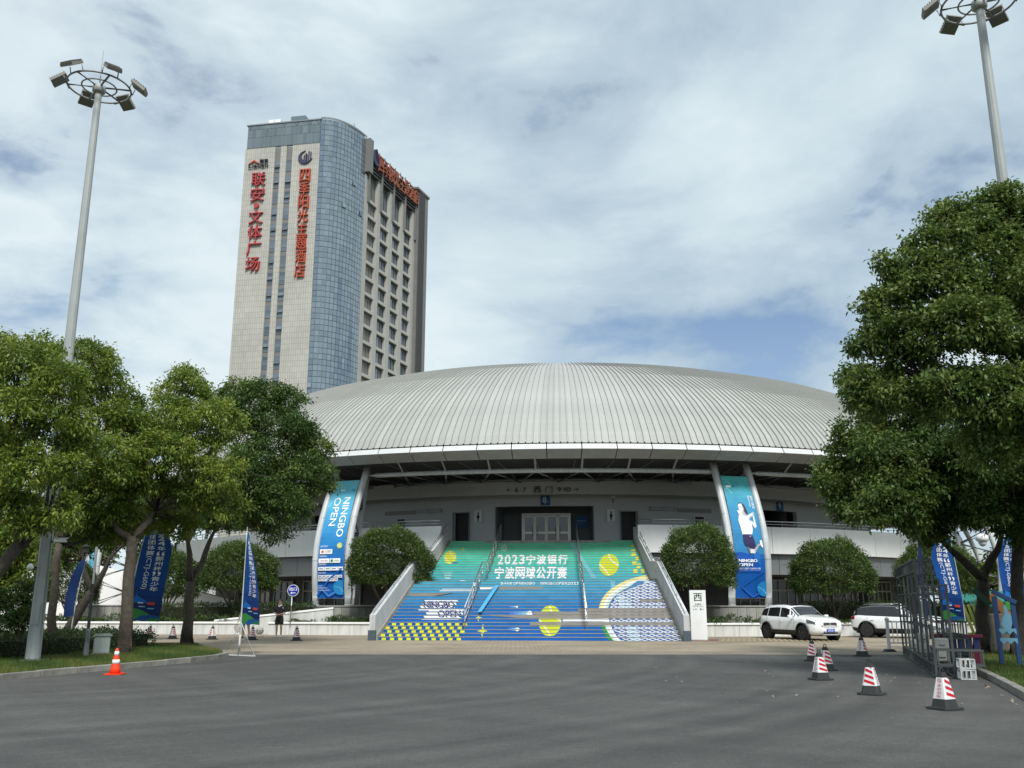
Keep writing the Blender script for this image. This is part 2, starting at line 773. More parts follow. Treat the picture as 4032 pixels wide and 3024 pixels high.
M_ASPH = asphalt_mat()
M_PAVE = brick_mat('plaza_brick', (0.34, 0.275, 0.19), (0.265, 0.22, 0.16), (0.15, 0.13, 0.105), 0.24, 0.12, 0.012, 0.85, 0.5, 'xy', rad(45), 0.28, 0.35)
M_PAVE2 = brick_mat('border_brick', (0.27, 0.225, 0.17), (0.215, 0.18, 0.14), (0.125, 0.11, 0.09), 0.24, 0.12, 0.012, 0.85, 0.5, 'xy', 0, 0.25, 0.5)
M_TACT = mat('tactile_yellow', (0.30, 0.235, 0.13), 0.85, var=0.25, vscale=6)
M_REDP = brick_mat('red_brick', (0.22, 0.10, 0.085), (0.18, 0.09, 0.075), (0.1, 0.07, 0.06), 0.24, 0.12, 0.012, 0.85, 0.5, 'xy', 0, 0.25, 0.8)
M_SOIL = mat('soil_grass', (0.085, 0.105, 0.04), 0.95, var=0.35, vscale=1.2, bump=0.6, bscale=25)
M_FAR = mat('far_ground', (0.10, 0.11, 0.07), 0.95, var=0.3, vscale=0.05)
M_KERB = mat('kerb_concrete', (0.21, 0.20, 0.175), 0.85, var=0.28, vscale=3.5, bump=0.4, rnd=0.14)
M_CONC = mat('concrete', (0.33, 0.325, 0.30), 0.85, var=0.18, vscale=1.6, bump=0.25, streak=0.25)
M_WHITE = mat('white_render', (0.82, 0.82, 0.80), 0.7, var=0.05, vscale=0.5, streak=0.04)
M_WALLW = mat('planter_stone', (0.60, 0.60, 0.57), 0.75, var=0.10, vscale=1.1, streak=0.22, rnd=0.05)
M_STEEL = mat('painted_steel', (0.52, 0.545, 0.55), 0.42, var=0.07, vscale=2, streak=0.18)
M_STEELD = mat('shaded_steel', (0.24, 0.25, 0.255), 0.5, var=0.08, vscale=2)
M_RAIL = mat('stainless', (0.62, 0.63, 0.64), 0.28, 0.85, var=0.05)
M_DARK = mat('dark_void', (0.018, 0.019, 0.02), 0.6)


def sheet(name, pts, z, m, kind='structure'):
    mb = MB()
    mb.add([(x, y, z) for x, y in pts], [tuple(range(len(pts)))])
    o = mb.build(name, m)
    o['kind'] = kind
    return o


sheet('ground', [(-2500, -600), (2500, -600), (2500, 4000), (-2500, 4000)], -0.03, M_FAR)
sheet('road', [(-90, -40), (90, -40), (90, 29.42), (-90, 29.42)], 0.0, M_ASPH)
sheet('plaza_paving', [(-70, 31.3), (70, 31.3), (70, 150), (-70, 150)], 0.0, M_PAVE)
sheet('plaza_border', [(-70, 29.42), (70, 29.42), (70, 31.3), (-70, 31.3)], 0.004, M_PAVE2)
sheet('red_paving_strip', [(7.4, 39.2), (9.0, 39.2), (9.0, 41.6), (7.4, 41.6)], 0.004, M_REDP)
# tactile ribs in front of the cars: raised bars laid one by one
tp = MB()
tp.add([(8.4, 38.6, 0.006), (13.4, 38.6, 0.006), (14.2, 42.3, 0.006), (9.2, 42.3, 0.006)], [(0, 1, 2, 3)])
tact = tp.build('ribbed_paving', M_PAVE2)
tact['kind'] = 'structure'
rib = MB()
rib.box((0, 0, 0), (0.11, 3.7, 0.012))
rib_me = rib.mesh('paving_rib', M_TACT)
for i in range(22):
    link_mesh('paving_rib', rib_me, tact, (9.0 + i * 0.22, 40.4, 0.014), (0, 0, rad(-14)))


def kerbline(name, pts, side, label_kind='structure', h=0.13, w=0.16):
    """kerb laid stone by stone along pts"""
    mb = MB()
    root = None
    pts = [Vector((*q, 0)) for q in pts]
    seg = []
    for a, b in zip(pts, pts[1:]):
        n = max(1, round((b - a).length / 0.95))
        for k in range(n):
            seg.append((a.lerp(b, k / n), a.lerp(b, (k + 1) / n)))
    base = MB()
    for a, b in seg:
        d = (b - a).normalized()
        nrm = Vector((-d.y, d.x, 0)) * side
        base.add([a + Vector((0, 0, 0.002)), b + Vector((0, 0, 0.002)), b + nrm * (w - 0.02) + Vector((0, 0, 0.002)), a + nrm * (w - 0.02) + Vector((0, 0, 0.002))], [(0, 1, 2, 3)])
    root = base.build(name, M_KERB)
    root['kind'] = 'structure'
    rg = random.Random(5)
    for a, b in seg:
        L = (b - a).length
        d = (b - a).normalized()
        s = MB()
        s.bbox((0, 0, 0), (L - 0.012, w, h + 0.1), 0.018)
        c = (a + b) / 2 + Vector((-d.y, d.x, 0)) * side * (w / 2)
        s.build('kerb_stone', M_KERB, root, (c.x, c.y, h / 2 - 0.05 + rg.uniform(-0.006, 0.006)), (rg.uniform(-.01, .01), 0, math.atan2(d.y, d.x)))
    return root


KL = [(-12.4, 6.0), (-11.9, 12.0), (-11.2, 17.0), (-10.57, 19.8), (-9.9, 21.8), (-9.2, 23.8), (-8.62, 25.6), (-8.35, 27.0), (-8.42, 28.3), (-8.9, 29.6), (-9.7, 31.0), (-10.6, 32.6), (-11.2, 34.4)]
KR = [(6.4, 10.0), (7.5, 13.0), (8.5, 16.0), (9.6, 19.0), (10.6, 22.0), (11.9, 25.6), (13.2, 29.0), (14.6, 31.5)]
kerbline('kerb_left', KL, 1)
kerbline('kerb_right', KR, -1)


def verge(name, edge, far_x):
    mb = MB()
    n = len(edge)
    sgn = 1 if far_x > 0 else -1
    ins = [(x + sgn * 0.14, y) for x, y in edge]
    rows = []
    for k in range(9):
        t = k / 8
        rows.append([Vector((x + (far_x - x) * t, y, 0.10 + 0.05 * math.sin(3.1 * t * 2 + y * .4) * min(1, t * 6))) for x, y in ins])
    mb.grid(rows)
    o = mb.build(name, M_SOIL)
    o['kind'] = 'structure'
    return o


verge('grass_verge_left', KL, -34)
verge('grass_verge_right', KR, 40)

# ================================================================== stadium
CX, CY, RROOF = 4.33, 84.45, 36.87
stadium = thing('stadium', 'domed grey stadium with ribbed metal roof behind the painted staircase', 'stadium', (CX, CY, 0), rad(-5))


def ring(r, deg, z):
    a = rad(deg)
    return Vector((r * math.sin(a), -r * math.cos(a), z))


def arc_wall(mb, r0, r1, a0, a1, z0, z1, m=0, step=1.5):
    """curved slab between radii r0 (inner) and r1 (outer)"""
    n = max(1, math.ceil(abs(a1 - a0) / step))
    rows = []
    for i in range(n + 1):
        a = a0 + (a1 - a0) * i / n
        rows.append([ring(r1, a, z0), ring(r1, a, z1), ring(r0, a, z1), ring(r0, a, z0)])
    mb.grid(rows, m, False, True)
    mb.add(rows[0], [(0, 1, 2, 3)], m)
    mb.add(rows[-1], [(3, 2, 1, 0)], m)
    return mb


M_ROOF = mat('roof_sheet', (0.355, 0.36, 0.34), 0.5, 0.0, var=0.08, vscale=0.35, rnd=0.07, streak=0.05)
M_SEAM = mat('roof_seam', (0.285, 0.285, 0.262), 0.6, var=0.05)
M_FASC = mat('fascia_white', (0.53, 0.54, 0.535), 0.45, var=0.04, rnd=0.03)
M_FASG = mat('fascia_grey', (0.36, 0.365, 0.36), 0.6, var=0.12, vscale=1.2, rnd=0.06)
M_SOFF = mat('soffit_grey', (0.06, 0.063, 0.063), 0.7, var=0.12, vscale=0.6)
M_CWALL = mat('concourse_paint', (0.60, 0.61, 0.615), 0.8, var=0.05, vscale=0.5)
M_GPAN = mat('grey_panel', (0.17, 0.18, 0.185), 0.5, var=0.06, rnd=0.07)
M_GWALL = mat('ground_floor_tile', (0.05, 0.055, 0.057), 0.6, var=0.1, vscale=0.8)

# roof: 625 standing-seam strips round the dome; the 300 that face the camera are laid one by one
NP_ = 625
W_ = 360.0 / NP_


def roof_z(r):
    return 9.72 + 10.0 * (1 - min(1.0, r / RROOF) ** 3) ** 0.8


RS = [RROOF * q for q in (0.9995, 0.988, 0.96, 0.92, 0.87, 0.80, 0.72, 0.62, 0.50, 0.38, 0.25, 0.14)]


def roof_strip(mb, a0, w):
    rows = []
    for i, r in enumerate(RS):
        z = roof_z(r)
        e = 0.02 * r
        sl = (roof_z(r - e) - z) / e
        nl = math.hypot(1, sl)
        nr, nz = sl / nl, 1 / nl
        h = 0.075 * min(1.0, r / 12)
        row = []
        for f, k in ((0.0, 0), (0.80, 0), (0.84, 1), (0.96, 1), (1.0, 0)):
            row.append(ring(r + nr * h * k, a0 + w * f, z + nz * h * k))
        rows.append(row)
    for k, mi in ((0, 0), (1, 1), (2, 0), (3, 1)):
        mb.grid([q[k:k + 2] for q in rows], mi, False)


roof_part = MB()
for i in range(NP_):
    a = i * W_
    ang = (a + 180) % 360 - 180
    if abs(ang + W_ / 2) > 150 * W_:
        roof_strip(roof_part, ang, W_)
cap = MB()
cap.lathe([(0.14 * RROOF, roof_z(0.14 * RROOF) - 0.02), (0.1 * RROOF, roof_z(0.1 * RROOF)), (0.001, roof_z(0))], 48)
for q in range(len(cap.v)):
    pass
roof_o = cap.build('roof', M_ROOF, stadium)
rs = roof_part.build('rear_roof_strips', [M_ROOF, M_SEAM], roof_o)
rs['kind'] = 'stuff'
strip = MB()
roof_strip(strip, 0, W_)
strip_me = strip.mesh('roof_strip', [M_ROOF, M_SEAM])
for i in range(-150, 150):
    link_mesh('roof_strip', strip_me, roof_o, None, (0, 0, rad(i * W_)))

# fascia: 125 panels on the rim
fas_root = MB()
arc_wall(fas_root, 35.9, 36.05, 0, 360, 9.12, 9.66, 0, 4)
fascia = fas_root.build('fascia', M_FASG, stadium)
fp = MB()
w = 360 / 125
rows = []
for a in (0.014 * w, 0.5 * w, 0.986 * w):
    rows.append([ring(36.2, a, 9.74), ring(36.86, a, 9.72), ring(37.06, a, 9.42)])
fp.grid(rows, 0, False)
rows = []
for a in (0.014 * w, 0.5 * w, 0.986 * w):
    rows.append([ring(37.06, a, 9.42), ring(36.2, a, 9.03), ring(35.95, a, 9.08)])
fp.grid(rows, 1, False)
for a in (0.014 * w, 0.986 * w):
    fp.add([ring(36.2, a, 9.74), ring(36.86, a, 9.72), ring(37.06, a, 9.42), ring(36.2, a, 9.03), ring(35.95, a, 9.08)], [(0, 1, 2, 3, 4)], 1)
fp_me = fp.mesh('fascia_panel', [M_FASC, M_FASG])
for i in range(125):
    link_mesh('fascia_panel', fp_me, fascia, None, (0, 0, rad(i * w + 1.1)))

# soffit
sf = MB()
rows = []
for i in range(181):
    a = i * 2
    rows.append([ring(36.0, a, 9.10), ring(34.0, a, 9.22), ring(26.0, a, 9.30)])
sf.grid(rows, 0, False)
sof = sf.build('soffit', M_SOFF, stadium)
sb_ = MB()
sb_.box((0, -31.0, 9.22), (0.06, 9.8, 0.07), 0, 0)
sb_me = sb_.mesh('soffit_batten', M_STEELD)
for i in range(-16, 17):
    link_mesh('soffit_batten', sb_me, sof, None, (0, 0, rad(i * 3.6)))

# deck, parapet, panel strip, walls
dk = MB()
arc_wall(dk, 20.0, 31.2, -11, 11, 4.6, 5.045, 0)
arc_wall(dk, 20.0, 32.85, 11, 349, 4.6, 5.045, 0)
dk.build('deck', M_CONC, stadium)


def ring_panels(name, r0, r1, z0, z1, a0, a1, step, m, gap=0.015, parent=None):
    mb = MB()
    arc_wall(mb, r0, r1, 0.0 + gap / r1 * 57.3, step - gap / r1 * 57.3, z0, z1, 0, 1.6)
    me = mb.mesh(name, m)
    a = a0
    out = []
    while a < a1 - 0.01:
        out.append(link_mesh(name, me, parent or stadium, None, (0, 0, rad(a))))
        a += step
    return out


ring_panels('parapet_panel', 32.8, 33.0, 4.28, 5.80, 9.7, 95.0, 4.7, M_WHITE)
ring_panels('parapet_panel', 32.8, 33.0, 4.28, 5.80, -9.7 - 4.7 * 17, -9.75, 4.7, M_WHITE)
ring_panels('grey_panel', 32.55, 32.7, 3.12, 4.26, 8.0, 80.0, 2.4, M_GPAN)
ring_panels('grey_panel', 32.55, 32.7, 3.12, 4.26, -80.0, -8.1, 2.4, M_GPAN)
pr = MB()
arc_wall(pr, 32.5, 32.9, 96, 264, 3.1, 5.8, 0, 4)
pr.build('rear_parapet', M_WHITE, stadium)
sw = MB()
arc_wall(sw, 29.5, 32.5, -180, 180, 3.10, 3.25, 0, 3)
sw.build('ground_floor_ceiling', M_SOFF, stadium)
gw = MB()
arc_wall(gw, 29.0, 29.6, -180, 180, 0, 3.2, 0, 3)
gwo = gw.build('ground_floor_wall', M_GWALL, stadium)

M_GLASSD = mat('dark_glass', (0.02, 0.024, 0.026), 0.08, spec=0.6)
M_FRAME = mat('grey_frame', (0.30, 0.29, 0.26), 0.5, var=0.05)


def gf_window(deg, w, h, z0, cols=2, sash=True):
    d = ring(29.62, deg, z0)
    f = MB()
    f.box((-w / 2, -0.03, h / 2), (0.08, 0.1, h + 0.1))
    f.box((w / 2, -0.03, h / 2), (0.08, 0.1, h + 0.1))
    for z in (0, h * 0.72, h):
        f.box((0, -0.03, z), (w - 0.084, 0.09, 0.08))
    for c in range(1, cols):
        f.box((-w / 2 + w * c / cols, -0.03, h / 2), (0.06, 0.094, h - 0.09))
    fo = f.build('window', M_FRAME, stadium, d, (0, 0, rad(deg)))
    for c in range(cols):
        g = MB()
        g.box((-w / 2 + w * (c + 0.5) / cols, -0.01, h / 2), (w / cols - 0.05, 0.02, h - 0.05))
        g.build('pane', M_GLASSD, fo)


for deg in (24, 29.5, 34.5, 39.5, 44.5, 49.5, -24.5, -30, -36, -41, -46):
    gf_window(deg, 2.0, 2.2, 0.7, 3)

# concourse back wall with its openings
cw = MB()
RW = 26.5
spans = [(-90, -39.6, 5.05), (-39.6, -32.4, 7.55), (-32.4, -12.7, 5.05), (-12.7, -10.5, 7.2), (-10.5, -6.8, 5.05), (-6.8, 6.8, 7.5), (6.8, 10.5, 5.05), (10.5, 12.7, 7.2),
         (12.7, 32.4, 5.05), (32.4, 39.6, 7.55), (39.6, 90, 5.05)]
for a0, a1, z in spans:
    arc_wall(cw, RW - 0.3, RW, a0, a1, z, 9.3, 0)
cwo = cw.build('concourse_wall', M_CWALL, stadium)
cb = MB()
arc_wall(cb, 19.6, 20.0, -100, 100, 5.05, 9.3, 0, 3)
cb.build('inner_wall', M_GWALL, stadium)
# recess side walls, dim rear wall of the entrance
ew = MB()
arc_wall(ew, RW - 3.2, RW - 3.0, -8.5, 8.5, 5.05, 9.2, 0)
for s_ in (-1, 1):
    p0, p1 = ring(RW - 0.3, s_ * 6.85, 0), ring(RW - 3.0, s_ * 7.1, 0)
    dv = p1 - p0
    ew.box(((p0 + p1) / 2 + Vector((0, 0, 7.1))), (dv.length, 0.12, 4.1), 0, math.atan2(dv.y, dv.x))
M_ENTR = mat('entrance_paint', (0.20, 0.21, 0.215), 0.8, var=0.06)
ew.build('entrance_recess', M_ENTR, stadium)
M_DOORF = mat('door_aluminium', (0.55, 0.53, 0.47), 0.35, 0.5, var=0.04)
M_DGL = mat('door_glass', (0.05, 0.06, 0.065), 0.06, spec=0.7)
for k in range(4):
    cxd = -1.13 + k * 0.755
    f = MB()
    for x in (-0.33, 0.33):
        f.box((x, 0, 1.05), (0.075, 0.06, 2.1))
    for z in (0.08, 0.98, 2.06):
        f.box((0, 0.004, z), (0.588, 0.05, 0.10 if z > 1 else 0.13))
    fo = f.build('door', M_DOORF, stadium, (cxd, -(RW - 2.7), 5.05))
    g = MB()
    g.box((0, 0.01, 1.05), (0.62, 0.015, 1.98))
    g.build('pane', M_DGL, fo)
    h = MB()
    h.tube([(0.24 * (1 if k % 2 == 0 else -1), -0.07, 0.75), (0.24 * (1 if k % 2 == 0 else -1), -0.07, 1.35)], 0.018, 6)
    h.build('handle', M_RAIL, fo)
fr = MB()
for x in (-1.56, 1.56):
    fr.box((x, 0, 1.12), (0.1, 0.12, 2.24))
fr.box((0, 0, 2.19), (3.02, 0.12, 0.1))
fr.build('door_frame', M_DOORF, stadium, (0, -(RW - 2.7), 5.05))
for s_ in (-1, 1):
    dr = MB()
    dr.box((0, 0, 1.07), (1.02, 0.06, 2.14))
    dr.box((0.1, -0.035, 1.07), (0.02, 0.01, 2.0))
    M_RDOOR = mat('restroom_door', (0.02, 0.02, 0.019), 0.5)
    d = ring(RW - 0.45, s_ * 11.6, 5.05)
    dr.build('door', M_RDOOR, stadium, d, (0, 0, rad(s_ * 11.6)))
    jf = MB()
    for x in (-0.55, 0.55):
        jf.box((x, 0, 1.08), (0.07, 0.16, 2.16))
    jf.box((0, 0, 2.12), (1.03, 0.16, 0.07))
    jf.build('door_frame', M_STEELD, stadium, ring(RW + 0.01, s_ * 11.6, 5.05), (0, 0, rad(s_ * 11.6)))


def plaque(name, label, cat, deg, r, z, w, h, base, elements, depth=0.05, sub='sign_board', group=None):
    """flat sign fixed on a curved wall: board + print; local x to the right, z up"""
    d = ring(r, deg, z)
    wd = stadium_world(d)
    t = thing(name, label, cat, wd, rad(deg - 5), group)
    b = MB()
    b.box((0, 0, 0), (w, depth, h))
    b.build(sub, base, t)
    if elements:
        p_ = MB()
        put_print(p_, elements, -w / 2, -h / 2, w / 2, h / 2, lambda a, b_, l: Vector((a, -depth / 2 - l, b_)))
        p_.build('print', print_mat('ink'), t)
    return t


def stadium_world(v):
    return Matrix.Translation((CX, CY, 0)) @ Matrix.Rotation(rad(-5), 4, 'Z') @ Vector(v)


WHT = lin(235, 238, 238)
M_SIGNB = mat('sign_blue', lin(38, 96, 150), 0.5, var=0.05)
M_SIGNW = mat('sign_white', (0.80, 0.81, 0.80), 0.5)
M_BLACK = mat('black_paint', (0.015, 0.015, 0.016), 0.5)


def gate_sign(num, deg, label):
    el = [(p_rect(-.45, -.45, .45, .0), lin(28, 92, 160)), *t_els(num, -0.24, -0.2, 0.10, 0.34, WHT, 0.02), (t_box('号', 0.17, -0.2, 0.32, -0.06), WHT), (t_box('GATE', -0.12, -0.36, 0.16, -0.29), WHT)]
    el = [([[(a * .66, b_ * .66) for a, b_ in q] for q in e[0]], e[1]) for e in el]
    plaque('gate_sign', label, 'sign', deg, RW + 0.06, 7.84, 0.6, 0.6, M_SIGNB, el)


gate_sign('8', 0.2, 'blue gate sign with white number 8 above the main entrance')
gate_sign('9', 36.0, 'blue gate sign with white number 9 above the dark opening on the right')
gate_sign('7', -36.0, 'blue gate sign above the dark opening left of the main entrance')
for s_, lb in ((-1, 'white restroom sign right of the left black door'), (1, 'white restroom sign left of the right black door')):
    el = [(p_ell(0, 0.19, 0.055, 0.07), lin(20, 20, 22)), (p_fan([(-.07, .1), (-.09, -.1), (-.05, -.1), (-.04, -.32), (.04, -.32), (.05, -.1), (.09, -.1), (.07, .1)]), lin(20, 20, 22))]
    plaque('restroom_sign', lb, 'sign', s_ * 9.1, RW + 0.08, 6.9, 0.52, 0.76, M_SIGNW, el, 0.1)
for deg, zc_, w_, h_, lb in ((-20.9, 6.45, 0.7, 1.0, 'framed dark red notice on the concourse wall left of the staircase'), (-23.6, 5.98, 0.75, 0.5, 'low framed notice on the concourse wall left of the staircase'),
                             (21.8, 6.45, 0.75, 1.05, 'tall framed dark red notice on the concourse wall right of the staircase'), (19.2, 6.0, 0.8, 0.5, 'low framed notice on the concourse wall right of the staircase')):
    el = [(p_rect(-w_ / 2 + .06, -h_ / 2 + .06, w_ / 2 - .06, h_ / 2 - .06), lin(52, 22, 24)), (p_rect(-w_ / 2 + .06, -h_ / 2 + .06, w_ / 2 - .06, -h_ * .1), lin(30, 34, 60)),
          (p_rect(-w_ * .3, h_ * .15, w_ * .3, h_ * .22), lin(150, 120, 110))]
    plaque('notice_board', lb, 'notice', deg, RW + 0.06, zc_, w_, h_, M_SIGNW, el, 0.06)
plaque('entrance_notice', 'blue notice panel right of the glass entrance doors', 'sign', 5.6, RW - 2.9, 6.75, 0.85, 0.8, M_SIGNB,
       [(p_rect(-.3, .02, .3, .1), lin(150, 180, 210)), (p_rect(-.3, -.14, .1, -.09), lin(120, 150, 190))])
for s_ in (-1, 1):
    sl = MB()
    sl.box((0, 0, 0), (1.75, 0.06, 0.26))
    slo = sl.build('slot_window', M_FRAME, stadium, ring(RW + 0.01, s_ * 16.4, 7.35), (0, 0, rad(s_ * 16.4)))
    for x in (-.43, .43):
        g = MB()
        g.box((x, -0.035, 0), (0.78, 0.02, 0.19))
        g.build('pane', M_GLASSD, slo)
    lv = MB()
    lv.box((0, 0, 0), (2.4, 0.05, 0.26))
    lv.build('wall_strip', M_FRAME, stadium, ring(RW + 0.005, s_ * 21.2, 7.3), (0, 0, rad(s_ * 21.2)))
    bl = MB()
    bl.box((0, 0, 0), (1.9, 0.05, 0.06))
    bl.build('threshold_strip', M_BLACK, stadium, ring(RW + 0.03, s_ * 8.7, 5.1), (0, 0, rad(s_ * 8.7)))

# beam with direction lettering
bmm = MB()
arc_wall(bmm, 27.6, 28.2, -75, 75, 8.05, 8.95, 0)
beam = bmm.build('lettered_beam', M_CWALL, stadium)
gl = thing('beam_lettering', 'black lettering for gates 6 7 west gate 9 10 on the beam', 'lettering', stadium_world(ring(28.23, 0, 8.43)), rad(-5))
LB = [('←', -3.75, 0.42, 0.34), ('6', -2.85, 0.34, 0.44), ('·', -2.42, 0.09, 0.09), ('7', -1.98, 0.34, 0.44), ('西', -0.55, 0.74, 0.64), ('门', 0.72, 0.72, 0.62), ('9', 1.85, 0.36, 0.44), ('·', 2.22, 0.09, 0.09),
      ('1', 2.48, 0.10, 0.44), ('0', 2.86, 0.44, 0.44), ('→', 3.75, 0.46, 0.34)]
for ch, x, w_, h_ in LB:
    x, w_, h_ = x * .56, w_ * .60, h_ * .60
    solid_text('character', ch, M_BLACK, gl, (x, 28.23 - math.sqrt(28.23 ** 2 - x * x) - 0.0, -0.10), (0, 0, math.asin(x / 28.23)), w_, h_, 0.04, 0.02)

# columns, trusses
def col_curve(r, top=9.35):
    pts = []
    for t in [i / 10 for i in range(11)]:
        z = 1.42 + (top - 1.42) * t
        pts.append((r + 0.22 * math.sin(math.pi * min(1, t * 1.15)) - 1.62 * max(0, t - 0.28) ** 1.55 / 0.72 ** 1.55 * 1.0, z))
    return pts


def column_set(deg, r):
    out = []
    for s_ in (-1, 1):
        c = MB()
        c.tube([ring(rr, deg + s_ * 1.65 * 36.2 / r, z) for rr, z in col_curve(r)], 0.19, 14)
        c.lathe([(0.21, 0), (0.21, 0.04)], 14, 0, ring(r, deg + s_ * 1.65 * 36.2 / r, 1.41))
        co_ = c.build('column', M_STEEL, stadium)
        col = MB()
        for k in (3, 6):
            rr, z = col_curve(r)[k]
            col.lathe([(0.197, -0.012), (0.197, 0.012)], 14, 0, ring(rr, deg + s_ * 1.65 * 36.2 / r, z))
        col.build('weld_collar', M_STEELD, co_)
    b = MB()
    back = [(r - 2.0 - 1.3 * (i / 10) ** 1.6, 1.42 + 7.9 * i / 10) for i in range(11)]
    b.tube([ring(rr, deg, z) for rr, z in back], 0.16, 12)
    bo = b.build('rear_column', M_STEEL, stadium)
    cc = col_curve(r)
    for k in range(0, 10, 2):
        for s_ in (-1, 1):
            wv = MB()
            a_ = ring(cc[k][0], deg + s_ * 1.65 * 36.2 / r, cc[k][1])
            b_ = ring(back[k + 1][0], deg, back[k + 1][1])
            wv.tube([a_, b_], 0.055, 8)
            c_ = ring(cc[min(k + 2, 10)][0], deg + s_ * 1.65 * 36.2 / r, cc[min(k + 2, 10)][1])
            wv.tube([b_, c_], 0.055, 8)
            wv.build('web_tube', M_STEELD, bo)


COLS = [(-18, 36.2), (18, 36.2), (-46.5, 39.7), (53, 36.6), (90, 36.2), (-90, 36.2)]
for d_, r_ in COLS:
    column_set(d_, r_)


def plinth(deg, r):
    """low concrete drum under a column pair, clad in upright slabs"""
    t = thing('column_plinth', 'plinth', 'plinth')
    core = MB()
    n = 26
    half = 1.95
    outline = []
    for k in range(n):
        a = 2 * math.pi * k / n
        outline.append((half * math.cos(a) * 1.0, 1.75 * math.sin(a)))
    core.prism([(x * 0.97, y * 0.97) for x, y in outline], (0, 0, 0), (1, 0, 0), (0, 1, 0), (0, 0, 1.34))
    c = core.build('core', M_CONC, t)
    for k in range(n):
        a, b = Vector((*outline[k], 0)), Vector((*outline[(k + 1) % n], 0))
        d = b - a
        s_ = MB()
        s_.box((0, 0, 0), (d.length * 0.965, 0.07, 1.3))
        m_ = (a + b) / 2
        s_.build('slab', M_CONC, t, (m_.x, m_.y, 0.65), (0, 0, math.atan2(d.y, d.x)))
    cp = MB()
    cp.prism([(x * 1.035, y * 1.035) for x, y in outline], (0, 0, 1.34), (1, 0, 0), (0, 1, 0), (0, 0, 0.075))
    cp.build('cap', M_CONC, t)
    w_ = stadium_world(ring(r - 0.75, deg, 0))
    t.location = w_
    t.rotation_euler = (0, 0, rad(deg - 5))
    return t


pl_lab = {-18: 'round concrete plinth under the columns left of the staircase', 18: 'round concrete plinth under the columns behind the left white car', -46.5: 'round concrete plinth far left behind the forked tree', 53: 'round concrete plinth far right behind the trees'}
for d_, r_ in COLS[:4]:
    tag(plinth(d_, r_), pl_lab[d_], 'plinth', 'column plinths')


def truss(a0, a1):
    mb = MB()
    n = 24
    mb.tube([ring(34.75, a0 + (a1 - a0) * i / n, 8.60) for i in range(n + 1)], 0.13, 10)
    ch = mb.build('truss_chord', M_STEEL, stadium)
    lo = MB()
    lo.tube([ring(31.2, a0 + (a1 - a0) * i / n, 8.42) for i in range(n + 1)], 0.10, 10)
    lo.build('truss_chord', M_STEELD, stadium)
    k = 8
    for i in range(k):
        am = a0 + (a1 - a0) * (i + 0.5) / k
        al, ar = a0 + (a1 - a0) * i / k, a0 + (a1 - a0) * (i + 1) / k
        for q in (al, ar):
            d = MB()
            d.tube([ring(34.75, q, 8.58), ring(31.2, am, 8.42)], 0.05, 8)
            d.build('diagonal', M_STEELD, ch)
        for q in (al, ar):
            d = MB()
            d.tube([ring(31.2, am, 8.44), ring(30.4, q, 9.28)], 0.035, 6)
            d.build('diagonal', M_STEELD, ch)
    for i in range(1, k):
        q = a0 + (a1 - a0) * i / k
        d = MB()
        d.tube([ring(34.75, q, 8.62), ring(35.7, q, 9.2)], 0.06, 8)
        d.build('strut', M_STEEL, ch)


truss(-16.6, 16.6)
truss(19.4, 52)
truss(-45, -19.4)
# gallery rails on the parapet
for a0, a1 in ((9.9, 90), (-90, -9.9)):
    r_ = MB()
    n = 50
    for z, rr in ((6.12, 0.035), (5.96, 0.02)):
        r_.tube([ring(32.9, a0 + (a1 - a0) * i / n, z) for i in range(n + 1)], rr, 6)
    ro = r_.build('gallery_rail', M_RAIL, stadium)
    for i in range(34):
        p_ = MB()
        a = a0 + (a1 - a0) * (i + .5) / 34
        p_.tube([ring(32.9, a, 5.79), ring(32.9, a, 6.1)], 0.022, 6)
        p_.build('rail_post', M_RAIL, ro)
# pa horn above the entrance
ph = thing('wall_camera', 'small round lamp on the concourse wall right of the entrance', 'lamp', stadium_world(ring(RW + 0.25, 9.4, 8.1)))
m_ = MB()
m_.lathe([(0.02, -0.16), (0.15, -0.1), (0.17, 0.02), (0.1, 0.14), (0.02, 0.17)], 14)
m_.build('globe', M_SIGNW, ph)
m_ = MB()
m_.tube([(0, 0, -0.1), (0.0, 0.1, -0.35), (0, 0.22, -0.4)], 0.03, 6)
m_.build('bracket', M_BLACK, ph)

# ================================================================== painted staircase
NR, RISE, TREAD, LAND = 35, 5.05 / 35, 0.347, 1.75
M_TREAD = mat('stair_concrete', (0.27, 0.255, 0.23), 0.85, var=0.22, vscale=2.5, bump=0.3, rnd=0.05)
stair = thing('staircase', 'broad outdoor staircase with blue and green printed risers below the dome', 'staircase', (0.68, 40.07, 0), rad(-4.2))


def st_y(k):
    """front of riser k"""
    return k * TREAD + (LAND if k >= 18 else 0)


Y_TOP = st_y(34)


def st_hw(y):
    return 6.42 + (5.32 - 6.42) * y / 13.2


LX = [(0, 125), (18, 600), (19, 735), (35, 1045)]
RX = [(0, 4189), (18, 3844), (19, 3759), (35, 3514)]
RV = [1435, 1380, 1330, 1285, 1235, 1190, 1145, 1100, 1055, 1012, 968, 925, 885, 845, 803, 762, 720, 683, 645, 612, 578, 545, 510, 475, 440, 407, 373, 340, 307, 277, 247, 217, 188, 158, 127, 95]


def interp(t, x):
    for (a, p), (b, q) in zip(t, t[1:]):
        if x <= b:
            return p + (q - p) * (x - a) / (b - a)
    return t[-1][1]


